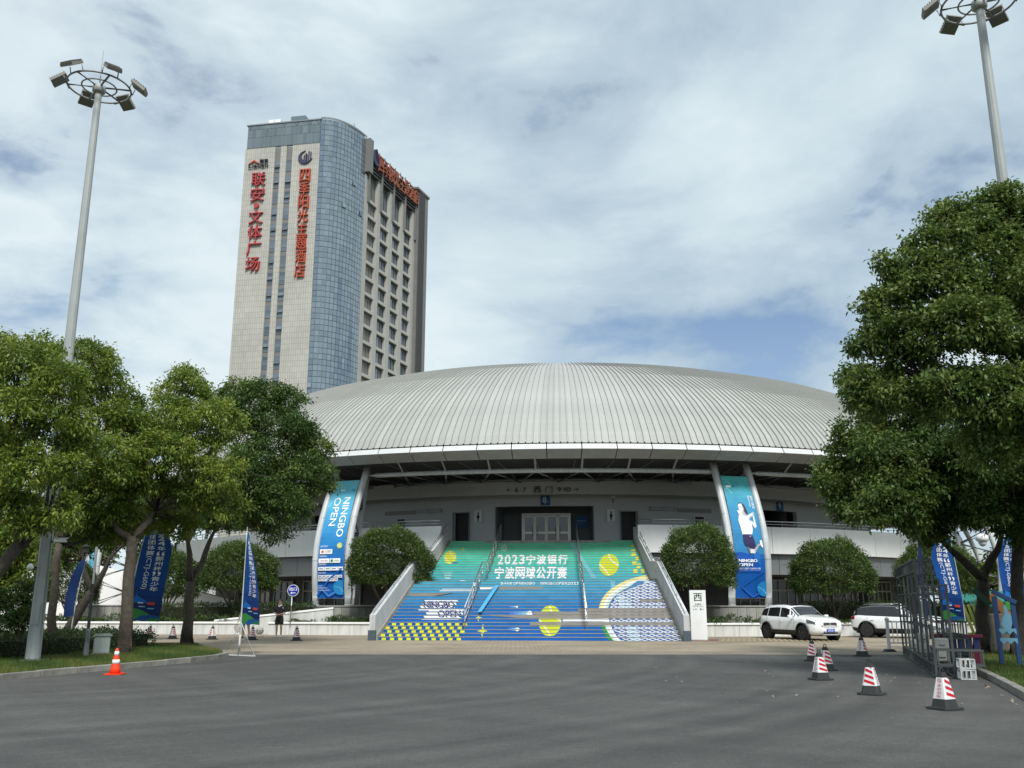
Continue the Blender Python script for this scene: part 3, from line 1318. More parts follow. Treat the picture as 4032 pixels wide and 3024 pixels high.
def ch(x, y, right=False):
    """design chart to (u, row); chart of the right half is shifted"""
    if right:
        y = y + (12 - 20 * (y - 80) / 1360)
        x += 2144
    v = 0.0
    if y >= RV[0]:
        v = 0.0
    elif y <= RV[-1]:
        v = 35.0
    else:
        for k in range(35):
            if RV[k] >= y >= RV[k + 1]:
                v = k + (RV[k] - y) / (RV[k] - RV[k + 1])
                break
    l, r = interp(LX, v), interp(RX, v)
    return (2 * (x - l) / (r - l) - 1, v)


def cmap(polys, right=False):
    return [[ch(a, b, right) for a, b in q] for q in polys]


def tennis(cx, cy, a, b, right, rot=0.0):
    YEL = lin(204, 214, 40)
    e = [(cmap(p_ell(cx, cy, a, b, 32, rot), right), YEL)]
    c1 = [(cx + a * (-.05 + .10 * t + 0.95 * t ** 2.2), cy - b * (0.97 - 1.02 * t)) for t in [i / 8 for i in range(9)]]
    c2 = [(cx - a * (0.98 - 0.72 * t - .5 * max(0, t - .4)), cy + b * (-0.05 + 1.0 * t ** 1.6)) for t in [i / 8 for i in range(9)]]
    e.append((cmap(p_line(c1, a * .1), right), lin(236, 238, 220)))
    e.append((cmap(p_line(c2, a * .1), right), lin(236, 238, 220)))
    return e


GR = [(0, (14, 92, 172)), (6, (18, 100, 176)), (10, (34, 118, 182)), (14, (56, 146, 188)), (17, (64, 158, 186)), (20, (64, 174, 180)), (25, (62, 188, 168)), (30, (74, 198, 158)), (35, (96, 208, 156))]


def grad(v):
    for (a, p), (b, q) in zip(GR, GR[1:]):
        if v <= b:
            t = (v - a) / (b - a)
            return lin(*[p[i] + (q[i] - p[i]) * t for i in range(3)])
    return lin(*GR[-1][1])


W = lin(240, 242, 244)
NAVY = lin(30, 48, 110)
YEL = lin(214, 220, 44)
CONCI = (0.27, 0.25, 0.22)
ST = []
rgs = random.Random(11)
for k in range(NR):
    # each riser band printed in three or four lengths that differ a little
    cuts = sorted([-1.0, 1.0, rgs.uniform(-.5, -.2), rgs.uniform(0.0, .3), rgs.uniform(.4, .7)])
    for a, b in zip(cuts, cuts[1:]):
        c = grad(k + rgs.uniform(-.5, .5))
        ST.append((p_rect(a, k + 0.0, b, k + 1.0), c))
NBASE = len(ST)
# chequered corner
for k in range(5):
    for j in range(22):
        u0 = -1 + 0.028 * j + 0.0 + (0.0 if k != 0 else -0.006)
        if u0 > -0.445 or (k == 0 and u0 > -.47):
            continue
        ST.append((p_rect(u0, k, u0 + 0.028, k + 0.86), YEL if (j + k) % 2 else lin(14, 84, 150)))
# left tennis ball, glints
ST += tennis(1035, 315, 84, 92, False, 0.3)
ST.append((cmap(p_ell(1105, 390, 50, 12)), lin(30, 130, 160)))
ST.append((cmap(p_star(1215, 205, 38, 30)), YEL))
ST.append((cmap(p_star(1475, 1130, 48, 60)), lin(206, 214, 90)))
ST.append((cmap(p_star(1540, 1300, 75, 100)), lin(206, 214, 60)))
for i in range(6):
    ST.append((cmap(p_rect(950 + i * 8, 505 + i * 18, 1085 - i * 6, 515 + i * 18)), lin(120 + i * 18, 196 + i * 6, 206 + i * 4)))
ST.append((cmap(p_rect(1160, 622, 1230, 634)), lin(190, 220, 226)))
# white burst
for i in range(8):
    a = math.pi * i / 4
    ST.append((cmap(p_line([(1778 + 15 * math.cos(a), 190 + 15 * math.sin(a)), (1778 + 48 * math.cos(a), 190 + 52 * math.sin(a))], 8)), W))


def line_text(body, x0, ytop, x1, ybot, bold, widths, gap, right=False, col_=W):
    tot = sum(widths) + gap * (len(widths) - 1)
    x = x0
    for c, w_ in zip(body, widths):
        ww = (x1 - x0) * w_ / tot
        ST.extend(t_els(c, x, ytop, x + ww, ybot, col_, bold, 0, 0, True, lambda q: cmap(q, right)))
        x += ww + (x1 - x0) * gap / tot


line_text('2023宁波银行', 1697, 286, 2650, 410, 0.03, [.7, .7, .7, .7, 1.15, 1.15, 1.15, 1.15], 0.22)
line_text('宁波网球公开赛', 1667, 452, 2648, 600, 0.03, [1.1] * 7, 0.18)
line_text('BANKOFNINGBO', 1762, 656, 2225, 691, 0.02, [1, 1, 1, 1, 1, 1, 1, .22, 1, 1, 1, 1], 0.35)
line_text('NINGBOOPEN2023', 2300, 656, 2815, 691, 0.02, [1, .22] + [1] * 12, 0.35)
# diagonal pale band
for i in range(16):
    y0, y1 = 112 + i * 30.6, 112 + (i + 1) * 30.6
    xa, xb = 510 + (850 - 510) * i / 16, 510 + (850 - 510) * (i + 1) / 16
    ST.append((cmap([[(xa, y0), (xa + 68, y0), (xb + 68, y1), (xb, y1)]], True), lin(120 - i, 208 - i * 2, 196)))
ST.append((cmap([[(1060, 612), (1125, 612), (1165, 742), (1110, 742)]], True), lin(110, 176, 205)))
# tennis balls
ST += tennis(1075, 416, 133, 150, True)
ST += tennis(2444 - 2144, 1170, 152, 206, True)
# yellow squares along the right edge
for x0, y0, x1, y1 in ((1355, 145, 1397, 172), (1368, 205, 1420, 232), (1375, 250, 1432, 295), (1430, 302, 1474, 356), (1390, 368, 1446, 416), (1446, 396, 1506, 416), (1450, 430, 1505, 465), (1408, 476, 1464, 530), (1514, 476, 1556, 530)):
    ST.append((cmap(p_rect(x0, y0, x1, y1), True), lin(216, 214, 70)))
# racket: rings, head, strings
RCX, RCY = 1800, 1040


def rk(a, bt, bb, n=40, t0=90, t1=270):
    pts = []
    for i in range(n + 1):
        t = rad(t0 + (t1 - t0) * i / n)
        y = math.sin(t)
        pts.append((RCX + a * math.cos(t), RCY - (bt if y > 0 else bb) * y))
    return pts


def rk_band(o, i_, c_top, c_bot):
    po, pi = rk(*o), rk(*i_)
    up, lo = [], []
    for k in range(len(po) - 1):
        q = [po[k], po[k + 1], pi[k + 1], pi[k]]
        (up if po[k][1] < RCY else lo).append(q)
    ST.append((cmap(up, True), c_top))
    ST.append((cmap(lo, True), c_bot))


ST.append((cmap(p_fan([(RCX + 500, RCY)] + rk(848, 500, 720)), True), lin(232, 236, 240)))
rk_band((848, 500, 720), (800, 460, 675), lin(236, 226, 150), lin(34, 140, 60))
rk_band((800, 460, 675), (765, 430, 640), lin(240, 240, 238), lin(206, 226, 222))
rk_band((765, 430, 640), (725, 402, 610), lin(206, 226, 214), lin(240, 242, 240))
head = rk(725, 402, 610)
ST.append((cmap(p_fan([(RCX + 480, RCY)] + head), True), lin(34, 92, 164)))
ST.append((cmap([[(1170, 830), (1290, 840), (1420, 1005), (1240, 1005)], [(1300, 1240), (1440, 1240), (1520, 1440), (1380, 1440)]], True), lin(132, 178, 212)))
ST.append((cmap([[(1450, 640), (1560, 640), (1420, 760), (1300, 760)]], True), lin(60, 126, 178)))


def in_head(x, y):
    dx, dy = (x - RCX) / 725, (y - RCY) / (402 if y < RCY else 610)
    return dx * dx + dy * dy < 0.985


net = []
for k in range(0, 19):
    y0, y1 = RV[k] - 4, RV[k + 1] + 2 if k < 18 else RV[k + 1]
    yy = lambda y: y - (12 - 20 * (y - 80) / 1360)
    for j in range(0, 22):
        xa, xb = 960 + j * 100 - (k % 2) * 8, 1060 + j * 100 - (k % 2) * 8
        for (p0, p1) in (((xa, y0), (xb, y1)), ((xb, y0), (xa, y1))):
            for s0, s1 in ((0, .5), (.5, 1)):
                q0 = (p0[0] + (p1[0] - p0[0]) * s0, yy(p0[1] + (p1[1] - p0[1]) * s0))
                q1 = (p0[0] + (p1[0] - p0[0]) * s1, yy(p0[1] + (p1[1] - p0[1]) * s1))
                if in_head(*q0) and in_head(*q1):
                    net += p_line([q0, q1], 11)
ST.append((cmap(net, True), lin(236, 238, 240)))
# white name blocks on the lower left
for x0, y0, x1, y1 in ((720, 897, 1176, 917), (697, 927, 1157, 962), (670, 970, 1133, 1006), (647, 1018, 1280, 1033), (780, 1033, 1250, 1049), (757, 1057, 1258, 1090), (730, 1103, 1236, 1138), (705, 1146, 1212, 1153)):
    ST.append((cmap(p_rect(x0, y0, x1, y1)), W))
for wd, x0, y0, x1, y1 in (('NINGBO', 712, 912, 1132, 1004), ('OPEN', 920, 1032, 1228, 1128)):
    ST.extend(t_els(wd, x0, y0, x1, y1, NAVY, 0.012, -24, 0, True, cmap))
# handle of the left racket
ST.append((cmap(p_rect(950, 747, 1400, 756)), W))
ST.append((cmap(p_rect(928, 763, 1400, 775)), W))
ST.append((cmap([[(1480, 720), (1680, 718), (1610, 750), (1480, 755)]]), W))
ST.append((cmap([[(1380, 660), (1405, 655), (1420, 705), (1400, 712)]]), W))
# comets
for x, y, r, t in ((1990, 985, 14, 150), (2165, 1078, 38, 320), (2010, 1278, 24, 150)):
    for i in range(6):
        ST.append((cmap(p_rect(x - t * (i + 1) / 6, y - r * .8, x - t * i / 6, y + r * .6)), lin(150 - i * 24, 205 - i * 22, 236 - i * 8)))
    ST.append((cmap(p_ell(x, y, r, r, 14)), W))
# lengths where the print has come off
ST.append((cmap([[(1620, 755), (1690, 717), (2330, 717), (2330, 751)]]), CONCI))
ST.append((cmap([[(497, 805), (1085, 805), (900, 843), (497, 843)]]), CONCI))
ST.append((cmap([[(1075, 806), (1130, 806), (900, 846), (820, 846)]]), lin(30, 30, 40)))
ST.append((cmap(p_rect(1500, 886, 1812, 920), True), CONCI))
for (x0, y0, y1) in ((675, 1006, 1048), (75, 1052, 1092), (-580, 1096, 1140), (35, 1190, 1232)):
    x1 = 2200
    if x0 == -580:
        ST.append((cmap([[(x0, y0), (x1, y0), (x1, y1), (x0 + 500, y1)]], True), CONCI))
    else:
        ST.append((cmap(p_rect(x0, y0, x1, y1), True), CONCI))
ST.append((cmap(p_rect(470, 1146, 1068, 1182), True), lin(234, 234, 240)))

for k in range(NR):
    y0 = st_y(k)
    y1 = st_y(k + 1) if k < NR - 1 else y0 + 1.3
    h0, h1 = st_hw(y0), st_hw(y1)
    z0, z1 = k * RISE, (k + 1) * RISE
    mb = MB()
    # slab with a nosing that overhangs the riser
    n_ = 0.014
    prof = [(y0, z0 - 0.002), (y0, z1 - 0.02), (y0 - n_, z1 - 0.02), (y0 - n_, z1), (y1 + (0.02 if k < NR - 1 else 0), z1)]
    prof += [(prof[-1][0], max(0.0, z0 - 0.3))] + [(y0, max(0.0, z0 - 0.3))] if k else [(y1, 0.0)]
    vs, n = [], len(prof)
    for s_ in (-1, 1):
        for (yy_, zz) in prof:
            vs.append((s_ * st_hw(yy_), yy_, zz))
    mb.add(vs, [tuple(range(n)), tuple(range(n, 2 * n))[::-1]] + [(i, n + i, n + (i + 1) % n, (i + 1) % n) for i in range(n)])
    so = mb.build('step', M_TREAD, stair)
    pm_ = MB()
    els = [e for e in ST if any(min(q[1] for q in p) < k + 1 and max(q[1] for q in p) > k for p in e[0])]

    def fn(a, b, l, y0=y0, k=k):
        f = min(1.0, max(0.0, b - k))
        return Vector((a * (st_hw(y0) - 0.012), y0 - l, k * RISE + 0.004 + f * (RISE - 0.028)))
    put_print(pm_, els, -1, k, 1, k + 1, fn, 0, 0.0015, 0.0004)
    pm_.build('riser_print', print_mat('ink'), so)

# strip of film that has peeled off and hangs over the steps
pe = MB()
pts = []
for i in range(10):
    k = 15.6 - i * 0.95
    pts.append(Vector((-2.02 - 0.04 * i + 0.25 - 0.02 * i, st_y(int(k)) + (k % 1) * TREAD - 0.30, k * RISE + 0.13)))
rows = [[q + Vector((-0.09, 0, 0)), q + Vector((0.10, 0, 0.02))] for q in pts]
pe.grid(rows, 0, False)
pe.build('peeled_strip', mat('peeled_film', lin(84, 166, 222), 0.4), stair)

# side walls
M_SWALL = mat('stair_wall', (0.50, 0.515, 0.52), 0.7, var=0.08, vscale=0.8, streak=0.22)
M_BASE = mat('dark_base_tile', (0.06, 0.085, 0.10), 0.5)
ye = [(-0.45, 0.0), (0.0, 0.0)]
for s_ in (-1, 1):
    w0, w1 = 0.05, 0.30
    prof = [(-0.32, 0.0), (-0.32, 1.05), (-0.15, 1.10), (st_y(17), 18 * RISE + 0.92), (st_y(17) + 0.9, 18 * RISE + 0.98), (st_y(18) - 0.1, 18 * RISE + 1.02), (Y_TOP, 5.05 + 0.70), (Y_TOP + 0.15, 5.82), (Y_TOP + 0.15, 0.0)]
    mb = MB()
    n = len(prof)
    vs = [(s_ * (st_hw(y) + w0), y, z) for y, z in prof] + [(s_ * (st_hw(y) + w1), y, z) for y, z in prof]
    mb.add(vs, [tuple(range(n)), tuple(range(n, 2 * n))[::-1]] + [(i, n + i, n + (i + 1) % n, (i + 1) % n) for i in range(n)])
    wo_ = mb.build('side_wall', M_SWALL, stair)
    fix_normals(wo_.data)
    b_ = MB()
    b_.box((s_ * (st_hw(-0.32) + 0.175), -0.30, 0.21), (0.32, 0.2, 0.42))
    b_.build('wall_foot', M_BASE, wo_)
    sk = MB()      # stained stone skirting where steps meet the wall
    line = [(-0.05, 0.0), (-0.05, 0.24), (st_y(17), 18 * RISE + 0.12), (st_y(18) - 0.1, 18 * RISE + 0.12), (Y_TOP, 5.05 + 0.10), (Y_TOP, 4.4), (st_y(18), 1.9), (st_y(17), 1.9)]
    n = len(line)
    sk.add([(s_ * (st_hw(y) - 0.004), y, z) for y, z in line] + [(s_ * (st_hw(y) + 0.054), y, z) for y, z in line],
           [tuple(range(n)), tuple(range(n, 2 * n))[::-1]] + [(i, n + i, n + (i + 1) % n, (i + 1) % n) for i in range(n)])
    sko = sk.build('skirting', M_TREAD, wo_)
    fix_normals(sko.data)
    r_ = MB()
    top = [(-0.28, 1.22), (st_y(17) + 0.05, 18 * RISE + 1.08), (st_y(17) + 0.95, 18 * RISE + 1.16), (st_y(18) - 0.1, 18 * RISE + 1.17), (Y_TOP, 5.05 + 0.98), (Y_TOP + 0.2, 6.05)]
    r_.tube([(s_ * (st_hw(y) + 0.175), y, z) for y, z in top], 0.028, 8)
    ro = r_.build('handrail', M_RAIL, stair)
    for k in range(2, 35, 3):
        y = st_y(k)
        p_ = MB()
        p_.tube([(s_ * (st_hw(y) + 0.175), y, (k + 1) * RISE + 0.86), (s_ * (st_hw(y) + 0.175), y, (k + 1) * RISE + 1.10)], 0.018, 6)
        p_.build('rail_post', M_RAIL, ro)
for u in (-0.44, 0.39):
    def rp(y, z):
        return (u * st_hw(y), y, z)
    for hh, rr in ((0.92, 0.026), (0.62, 0.017), (0.36, 0.017)):
        r_ = MB()
        r_.tube([rp(st_y(2), 3 * RISE + hh), rp(st_y(17) + .1, 18 * RISE + hh), rp(st_y(17) + 1.2, 18 * RISE + hh), rp(st_y(18), 19 * RISE + hh), rp(st_y(34), 5.05 + hh), rp(st_y(34) + 0.3, 5.05 + hh)], rr, 8)
        r_.build('handrail', M_RAIL, stair)
    for k in (2, 5, 8, 11, 14, 17, 18, 21, 24, 27, 30, 33, 34):
        p_ = MB()
        p_.tube([rp(st_y(k) + .1, (k + 1) * RISE - 0.01), rp(st_y(k) + .1, (k + 1) * RISE + 0.93)], 0.022, 8)
        p_.build('rail_post', M_RAIL, stair)

# ================================================================== banners between the columns
def banner(deg, r, label, elements, wbot, wtop):
    """printed cloth stretched between two curved columns: a in 0..1 across, b in 0..1 upwards"""
    t = thing('column_banner', label, 'banner', stadium_world(ring(r, deg, 0)), rad(deg - 5))
    cc = col_curve(r)

    def surf(a, b, l):
        z = 1.78 + (8.34 - 1.78) * b
        for (r0, z0), (r1, z1) in zip(cc, cc[1:]):
            if z <= z1:
                rr = r0 + (r1 - r0) * (z - z0) / (z1 - z0)
                break
        hw = wbot + (wtop - wbot) * b
        return Vector(((a * 2 - 1) * hw, r - rr - 0.06 - l + 0.012 * math.sin(b * 21), z))
    bands = [i / 26 for i in range(27)]
    m = MB()
    rows = [[surf(a / 6, b, 0) for a in range(7)] for b in bands]
    m.grid(rows)
    cl = m.build('cloth', mat('banner_backing', (0.5, 0.55, 0.6), 0.6), t)
    pm_ = MB()
    put_print(pm_, elements, 0, 0, 1, 1, surf, 0, 0.004, 0.0012, bands)
    pm_.build('print', print_mat('banner_ink', 0.45), t)
    for b in (0.0, 1.0):
        rd = MB()
        rd.tube([surf(0, b, 0), surf(1, b, 0)], 0.025, 6)
        rd.build('batten', M_RAIL, t)
    return t


def vgrad(stops, n=40):
    out = []
    for i in range(n):
        b = (i + .5) / n
        for (p, c), (q, d) in zip(stops, stops[1:]):
            if b <= q:
                t = (b - p) / (q - p)
                out.append((p_rect(0, i / n, 1, (i + 1) / n), lin(*[c[j] + (d[j] - c[j]) * t for j in range(3)])))
                break
    return out


B1 = vgrad([(0, (24, 92, 172)), (.25, (24, 100, 178)), (.45, (42, 128, 192)), (.72, (74, 164, 206)), (1, (122, 206, 216))], 26)
B1 += [(p_rect(0.30, .905, .52, .918), lin(200, 232, 240)), (p_rect(.80, .905, .93, .915), lin(60, 120, 170))]
B1 += [(p_line([(0.05, .93), (.2, .84), (.02, .76)], .05, .012), lin(112, 196, 224)), (p_line([(0.0, .70), (.16, .62), (.02, .5)], .06, .012), lin(66, 150, 212))]
B1 += [*t_els('NINGBO', .60, .505, .86, .845, W, .004, 0, -1), *t_els('OPEN', .22, .60, .48, .845, W, .004, 0, -1)]
B1 += [(p_ell(.80, .43, .10, .025), lin(196, 208, 110)), (p_line([(.72, .44), (.8, .425), (.88, .42)], .03, .005), W)]
for y, tx in ((.425, '冠名赞助商'), (.343, '特级赞助商'), (.276, '高级赞助商'), (.207, '官方供应商')):
    B1 += [(t_box(tx, .06, y - .006, .34, y + .008), W)]
B1 += [(p_rect(.06, .362, .54, .402), W), (t_box('宁波银行', .24, .37, .50, .394), lin(60, 70, 90)), (p_ell(.16, .382, .05, .012), lin(214, 90, 60))]
B1 += [(p_rect(.05, .288, .46, .325), W), (t_box('雅戈尔集团', .12, .30, .40, .315), lin(190, 60, 40)), (p_rect(.48, .288, .88, .325), W), (p_ell(.56, .306, .05, .013), lin(40, 140, 60)), (t_box('宁波电信', .63, .3, .83, .314), lin(60, 110, 70))]
for i in range(4):
    B1 += [(p_rect(.05 + i * .245, .226, .285 + i * .245, .256), W), (p_rect(.09 + i * .245, .237, .24 + i * .245, .245), lin(120, 130, 140))]
for r_ in range(2):
    for i in range(6 - r_):
        B1 += [(p_rect(.05 + i * .155, .168 - r_ * .028, .195 + i * .155, .190 - r_ * .028), W), (p_rect(.075 + i * .155, .176 - r_ * .028, .17 + i * .155, .182 - r_ * .028), lin(*((170, 60, 60) if i == 3 else (90, 100, 120))))]
B1 += [(p_ell(.90, .088, .27, .06), lin(44, 142, 204)), (p_line([(.68, .1), (.9, .085), (1, .05)], .04, .006), lin(110, 180, 220)), (p_line([(.10, .10), (.45, .02), (.7, .05)], .07, .016), lin(70, 130, 205)),
       (p_line([(0, .02), (.5, .16)], .05, .01), lin(36, 104, 190)), (p_line([(.5, .16), (.95, .24)], .05, .01), lin(30, 96, 186))]
B1 += [(t_box('主办单位', .06, .098, .24, .106), W), (t_box('国家体育总局网球中心', .06, .08, .42, .089), W), (t_box('宁波市鄞州区人民政府主办', .06, .062, .52, .071), W)]
banner(-18, 36.2, 'blue column banner with vertical white lettering and sponsor logos left of the staircase', B1, 0.86, 0.80)

B2 = vgrad([(0, (16, 80, 158)), (.345, (18, 90, 166)), (.35, (48, 124, 174)), (.60, (44, 126, 174)), (.8, (56, 142, 174)), (1, (92, 186, 176))], 26)
B2 += [(p_poly([(0, .355), (.25, .362), (.5, .352), (.72, .33), (.9, .30), (1.0, .27), (1, .2), (0, .2)]), lin(14, 78, 164)), (p_poly([(1, .36), (.72, .36), (.8, .31), (1, .25)]), lin(30, 104, 176))]
B2 += [(p_ring(0.02, .93, .33, .05, .28, .043, -80, 80, 20), lin(110, 196, 196)), (p_line([(.15, .9), (.33, .845)], .05, .008), lin(110, 196, 196)), (p_rect(.2, .903, .36, .916), W), (p_ell(.17, .909, .035, .008), W), (p_rect(.40, .904, .5, .913), lin(40, 90, 120))]
SK, SKD, HAIR, SH, SK2 = lin(214, 212, 216), lin(120, 112, 128), lin(58, 44, 50), lin(46, 42, 84), lin(170, 168, 178)
# printed figure of a player: hair, head, arms, top, skirt, legs, shoe
B2 += [(p_poly([(.44, .745), (.52, .77), (.64, .765), (.72, .745), (.78, .70), (.80, .68), (.72, .665), (.66, .69), (.62, .72)]), HAIR),
       (p_poly([(.46, .755), (.60, .762), (.64, .735), (.62, .70), (.56, .688), (.48, .695), (.44, .72)]), SK), (p_poly([(.62, .74), (.66, .73), (.66, .705), (.62, .70)]), SK2),
       (p_rect(.46, .727, .50, .731), HAIR), (p_rect(.54, .729, .59, .733), HAIR), (p_rect(.47, .703, .53, .706), SKD),
       (p_poly([(.56, .69), (.64, .70), (.70, .67), (.82, .65), (.76, .62), (.42, .63), (.38, .66)]), SK2),
       (p_poly([(.40, .665), (.60, .652), (.72, .655), (.86, .60), (.84, .545), (.78, .50), (.40, .50), (.37, .56), (.34, .62)]), W),
       (p_poly([(.36, .700), (.48, .705), (.66, .650), (.98, .686), (1.02, .672), (.94, .655), (.74, .630), (.62, .632), (.40, .672)]), SK), (p_poly([(.74, .632), (.80, .628), (.93, .655), (.9, .66)]), SK2),
       (p_poly([(.84, .60), (.95, .552), (1.03, .57), (1.02, .66), (.96, .665), (.95, .60), (.87, .62)]), SK), (p_poly([(.96, .66), (1.02, .655), (1.05, .685), (.99, .695)]), SK2),
       (p_poly([(.41, .505), (.78, .505), (.86, .44), (.88, .388), (.70, .383), (.62, .395), (.44, .42), (.40, .45)]), SH), (t_box('✓', .66, .484, .74, .494), W),
       (p_poly([(.52, .405), (.64, .392), (.66, .352), (.60, .352)]), SKD), (p_poly([(.64, .388), (.84, .384), (.82, .352), (.64, .352)]), SK), (p_poly([(.80, .386), (.96, .425), (1.06, .432), (1.06, .418), (.98, .405), (.82, .354)]), SK2),
       (p_poly([(1.05, .455), (1.13, .46), (1.16, .41), (1.14, .395), (1.10, .405), (1.06, .42)]), W)]
B2 = [([[(a if i < 26 else a * 0.86 - 0.02, b) for a, b in q] for q in e[0]], e[1]) if 26 <= i else e for i, e in enumerate(B2)]
B2 += [(t_box('佩特拉·科维托娃', .86, .72, .95, .83, 0, 0, -1), W), (t_box('Petra Kvitova', .77, .735, .84, .83, 0, 0, -1), W)]
B2 += [*t_els('NINGBO', .10, .282, .72, .305, W, .012), *t_els('OPEN', .10, .25, .56, .273, W, .012), (t_box('2023宁波银行·宁波网球公开赛', .10, .225, .82, .239), W), (t_box('BANK OF NINGBO · NINGBO OPEN 2023', .10, .216, .82, .221), lin(180, 200, 225))]
B2 += [(p_ell(.93, .073, .24, .058), lin(34, 128, 190)), (p_line([(.72, .09), (.9, .065), (1, .03)], .03, .005), lin(110, 176, 214)), (p_line([(.2, .085), (.55, .01), (.8, .045)], .05, .012), lin(34, 96, 178)),
       (p_line([(.18, .09), (.95, .21)], .03, .006), lin(22, 88, 172))]
banner(18, 36.2, 'blue column banner with a printed tennis player in white top behind the left car', B2, 0.86, 0.80)
B3 = vgrad([(0, (225, 228, 230)), (.3, (225, 228, 230)), (.32, (70, 170, 200)), (.6, (150, 200, 225)), (1, (225, 232, 236))], 20)
B3 += [(t_box('NINGBO OPEN', .3, .05, .6, .28, 0, 0, -1), lin(70, 80, 100))]
banner(-46.5, 39.7, 'pale column banner on the far left columns behind the forked tree', B3, 0.8, 0.75)

# ================================================================== hotel tower
TZ = 97.0
tA, tB, tC, tD = P(974, 494, z=TZ), P(1266, 466.6, z=TZ), P(1443, 541, z=TZ), P(1666, 752, z=TZ)
tower = thing('hotel_tower', 'tall pale stone hotel tower with a rounded glass corner behind the stadium', 'tower', (tA.x, tA.y, 0), math.atan2(tB.y - tA.y, tB.x - tA.x))
Minv = (Matrix.Translation((tA.x, tA.y, 0)) @ Matrix.Rotation(tower.rotation_euler.z, 4, 'Z')).inverted()
lA, lB, lC, lD = [(Minv @ Vector((q.x, q.y, 0))) for q in (tA, tB, tC, tD)]
WF = lB.x                                    # width of the stone face, along local x
M_STONE = brick_mat('stone_cladding', (0.43, 0.415, 0.375), (0.385, 0.37, 0.335), (0.24, 0.235, 0.215), 0.46, 1.13, 0.035, 0.75, 0.0, 'xz', 0, 0.10, 0.15, 0.3)
M_STONE2 = mat('stone_pier', (0.385, 0.378, 0.35), 0.75, var=0.08, vscale=0.3, streak=0.10)
M_SPAN = mat('spandrel_grey', (0.16, 0.16, 0.15), 0.5, var=0.08, vscale=0.5)
M_TGLASS = mat('tower_glass', (0.24, 0.295, 0.335), 0.05, 0.65, rnd=0.13, spec=0.8)
M_TGLASS2 = mat('tower_window_glass', (0.14, 0.17, 0.20), 0.08, 0.4, rnd=0.35, spec=0.8)
M_MULL = mat('mullion', (0.22, 0.24, 0.26), 0.5, 0.3)
M_CROWN = mat('crown_glass', (0.16, 0.20, 0.22), 0.15, 0.4, rnd=0.2)
M_DKMET = mat('dark_louvre', (0.05, 0.05, 0.052), 0.6)
ZST = 91.6


def piece(name, x0, x1, z0, z1, m, y0=0.0, d=0.6, parent=None):
    b = MB()
    b.box(((x0 + x1) / 2, y0 + d / 2, (z0 + z1) / 2), (x1 - x0, d, z1 - z0))
    return b.build(name, m, parent or tower)


strips = [(0.405 * WF, 0.480 * WF), (0.557 * WF, 0.638 * WF)]
piece('stone_pier', 0, strips[0][0], 0, ZST, M_STONE)
piece('stone_pier', strips[0][1], strips[1][0], 0, ZST, M_STONE)
piece('stone_pier', strips[1][1], WF - 0.05, 0, ZST, M_STONE)
FL = 3.42
for s0, s1 in strips:
    piece('window_bay', s0 + 0.002, s1 - 0.002, 0, ZST - 0.1, M_SPAN, 0.32, 0.3)
    rg = random.Random(int(s0 * 10))
    for i in range(19):
        zt = ZST - 3.1 - i * FL
        h = 2.45
        f = MB()
        for z in (zt - h, zt - h * 0.66, zt - h * 0.33, zt):
            f.box(((s0 + s1) / 2, 0.27, z), (s1 - s0 - 0.06, 0.09, 0.07))
        for x in (s0 + 0.05, s1 - 0.05):
            f.box((x, 0.27, zt - h / 2), (0.06, 0.085, h - 0.08))
        fo = f.build('window', M_MULL, tower)
        for k in range(3):
            op = (k == 1 and rg.random() < 0.6)
            g = MB()
            M_ = Matrix.Rotation(rad(-24 if op else rg.uniform(-1.2, 1.2)), 3, 'X')
            g.box((0, 0, 0), (s1 - s0 - 0.16, 0.04, h * 0.33 - 0.09), 0, 0, M_)
            g.build('pane', M_TGLASS2, fo, ((s0 + s1) / 2, 0.27 - (0.22 if op else 0.0), zt - h * (k + .5) / 3))
# crown band of glass above the stone
cr = MB()
cr.box((WF / 2 - 0.1, 0.55, (ZST + TZ) / 2 + 0.1), (WF - 0.4, 0.5, TZ - ZST - 0.3))
cro = cr.build('crown_band', M_MULL, tower)
nC = 17
for j in range(nC):
    for (z0, z1) in ((ZST + 0.35, ZST + 2.5), (ZST + 2.6, TZ - 1.1), (TZ - 1.0, TZ - 0.15)):
        g = MB()
        g.box((0.15 + (WF - 0.4) * (j + .5) / nC, 0.28, (z0 + z1) / 2), ((WF - 0.4) / nC - 0.1, 0.05, z1 - z0))
        g.build('pane', M_CROWN, cro)
cp_ = MB()
cp_.box((WF / 2 - .1, 0.6, TZ + 0.05), (WF + 0.1, 1.0, 0.25))
cp_.build('parapet', M_MULL, tower)
# rounded glass corner: rational arc from B to C, tangent to both faces
dCD = (lD - lC).normalized()
# corner point: line y=0 from B, line C - t*dCD
tK = lC.y / dCD.y
K = Vector((lC.x - dCD.x * tK, 0, 0))


def arc(t):
    w = 0.80
    a, b, c = (1 - t) ** 2, 2 * w * t * (1 - t), t * t
    return (Vector((lB.x, 0, 0)) * a + K * b + Vector((lC.x, lC.y, 0)) * c) / (a + b + c)


NCOL = 14
# even spacing along the arc
smp = [arc(i / 400) for i in range(401)]
acc = [0.0]
for a, b in zip(smp, smp[1:]):
    acc.append(acc[-1] + (b - a).length)


def arc_s(f):
    L = f * acc[-1]
    for i in range(400):
        if acc[i + 1] >= L:
            return smp[i].lerp(smp[i + 1], (L - acc[i]) / (acc[i + 1] - acc[i] + 1e-9))
    return smp[-1]


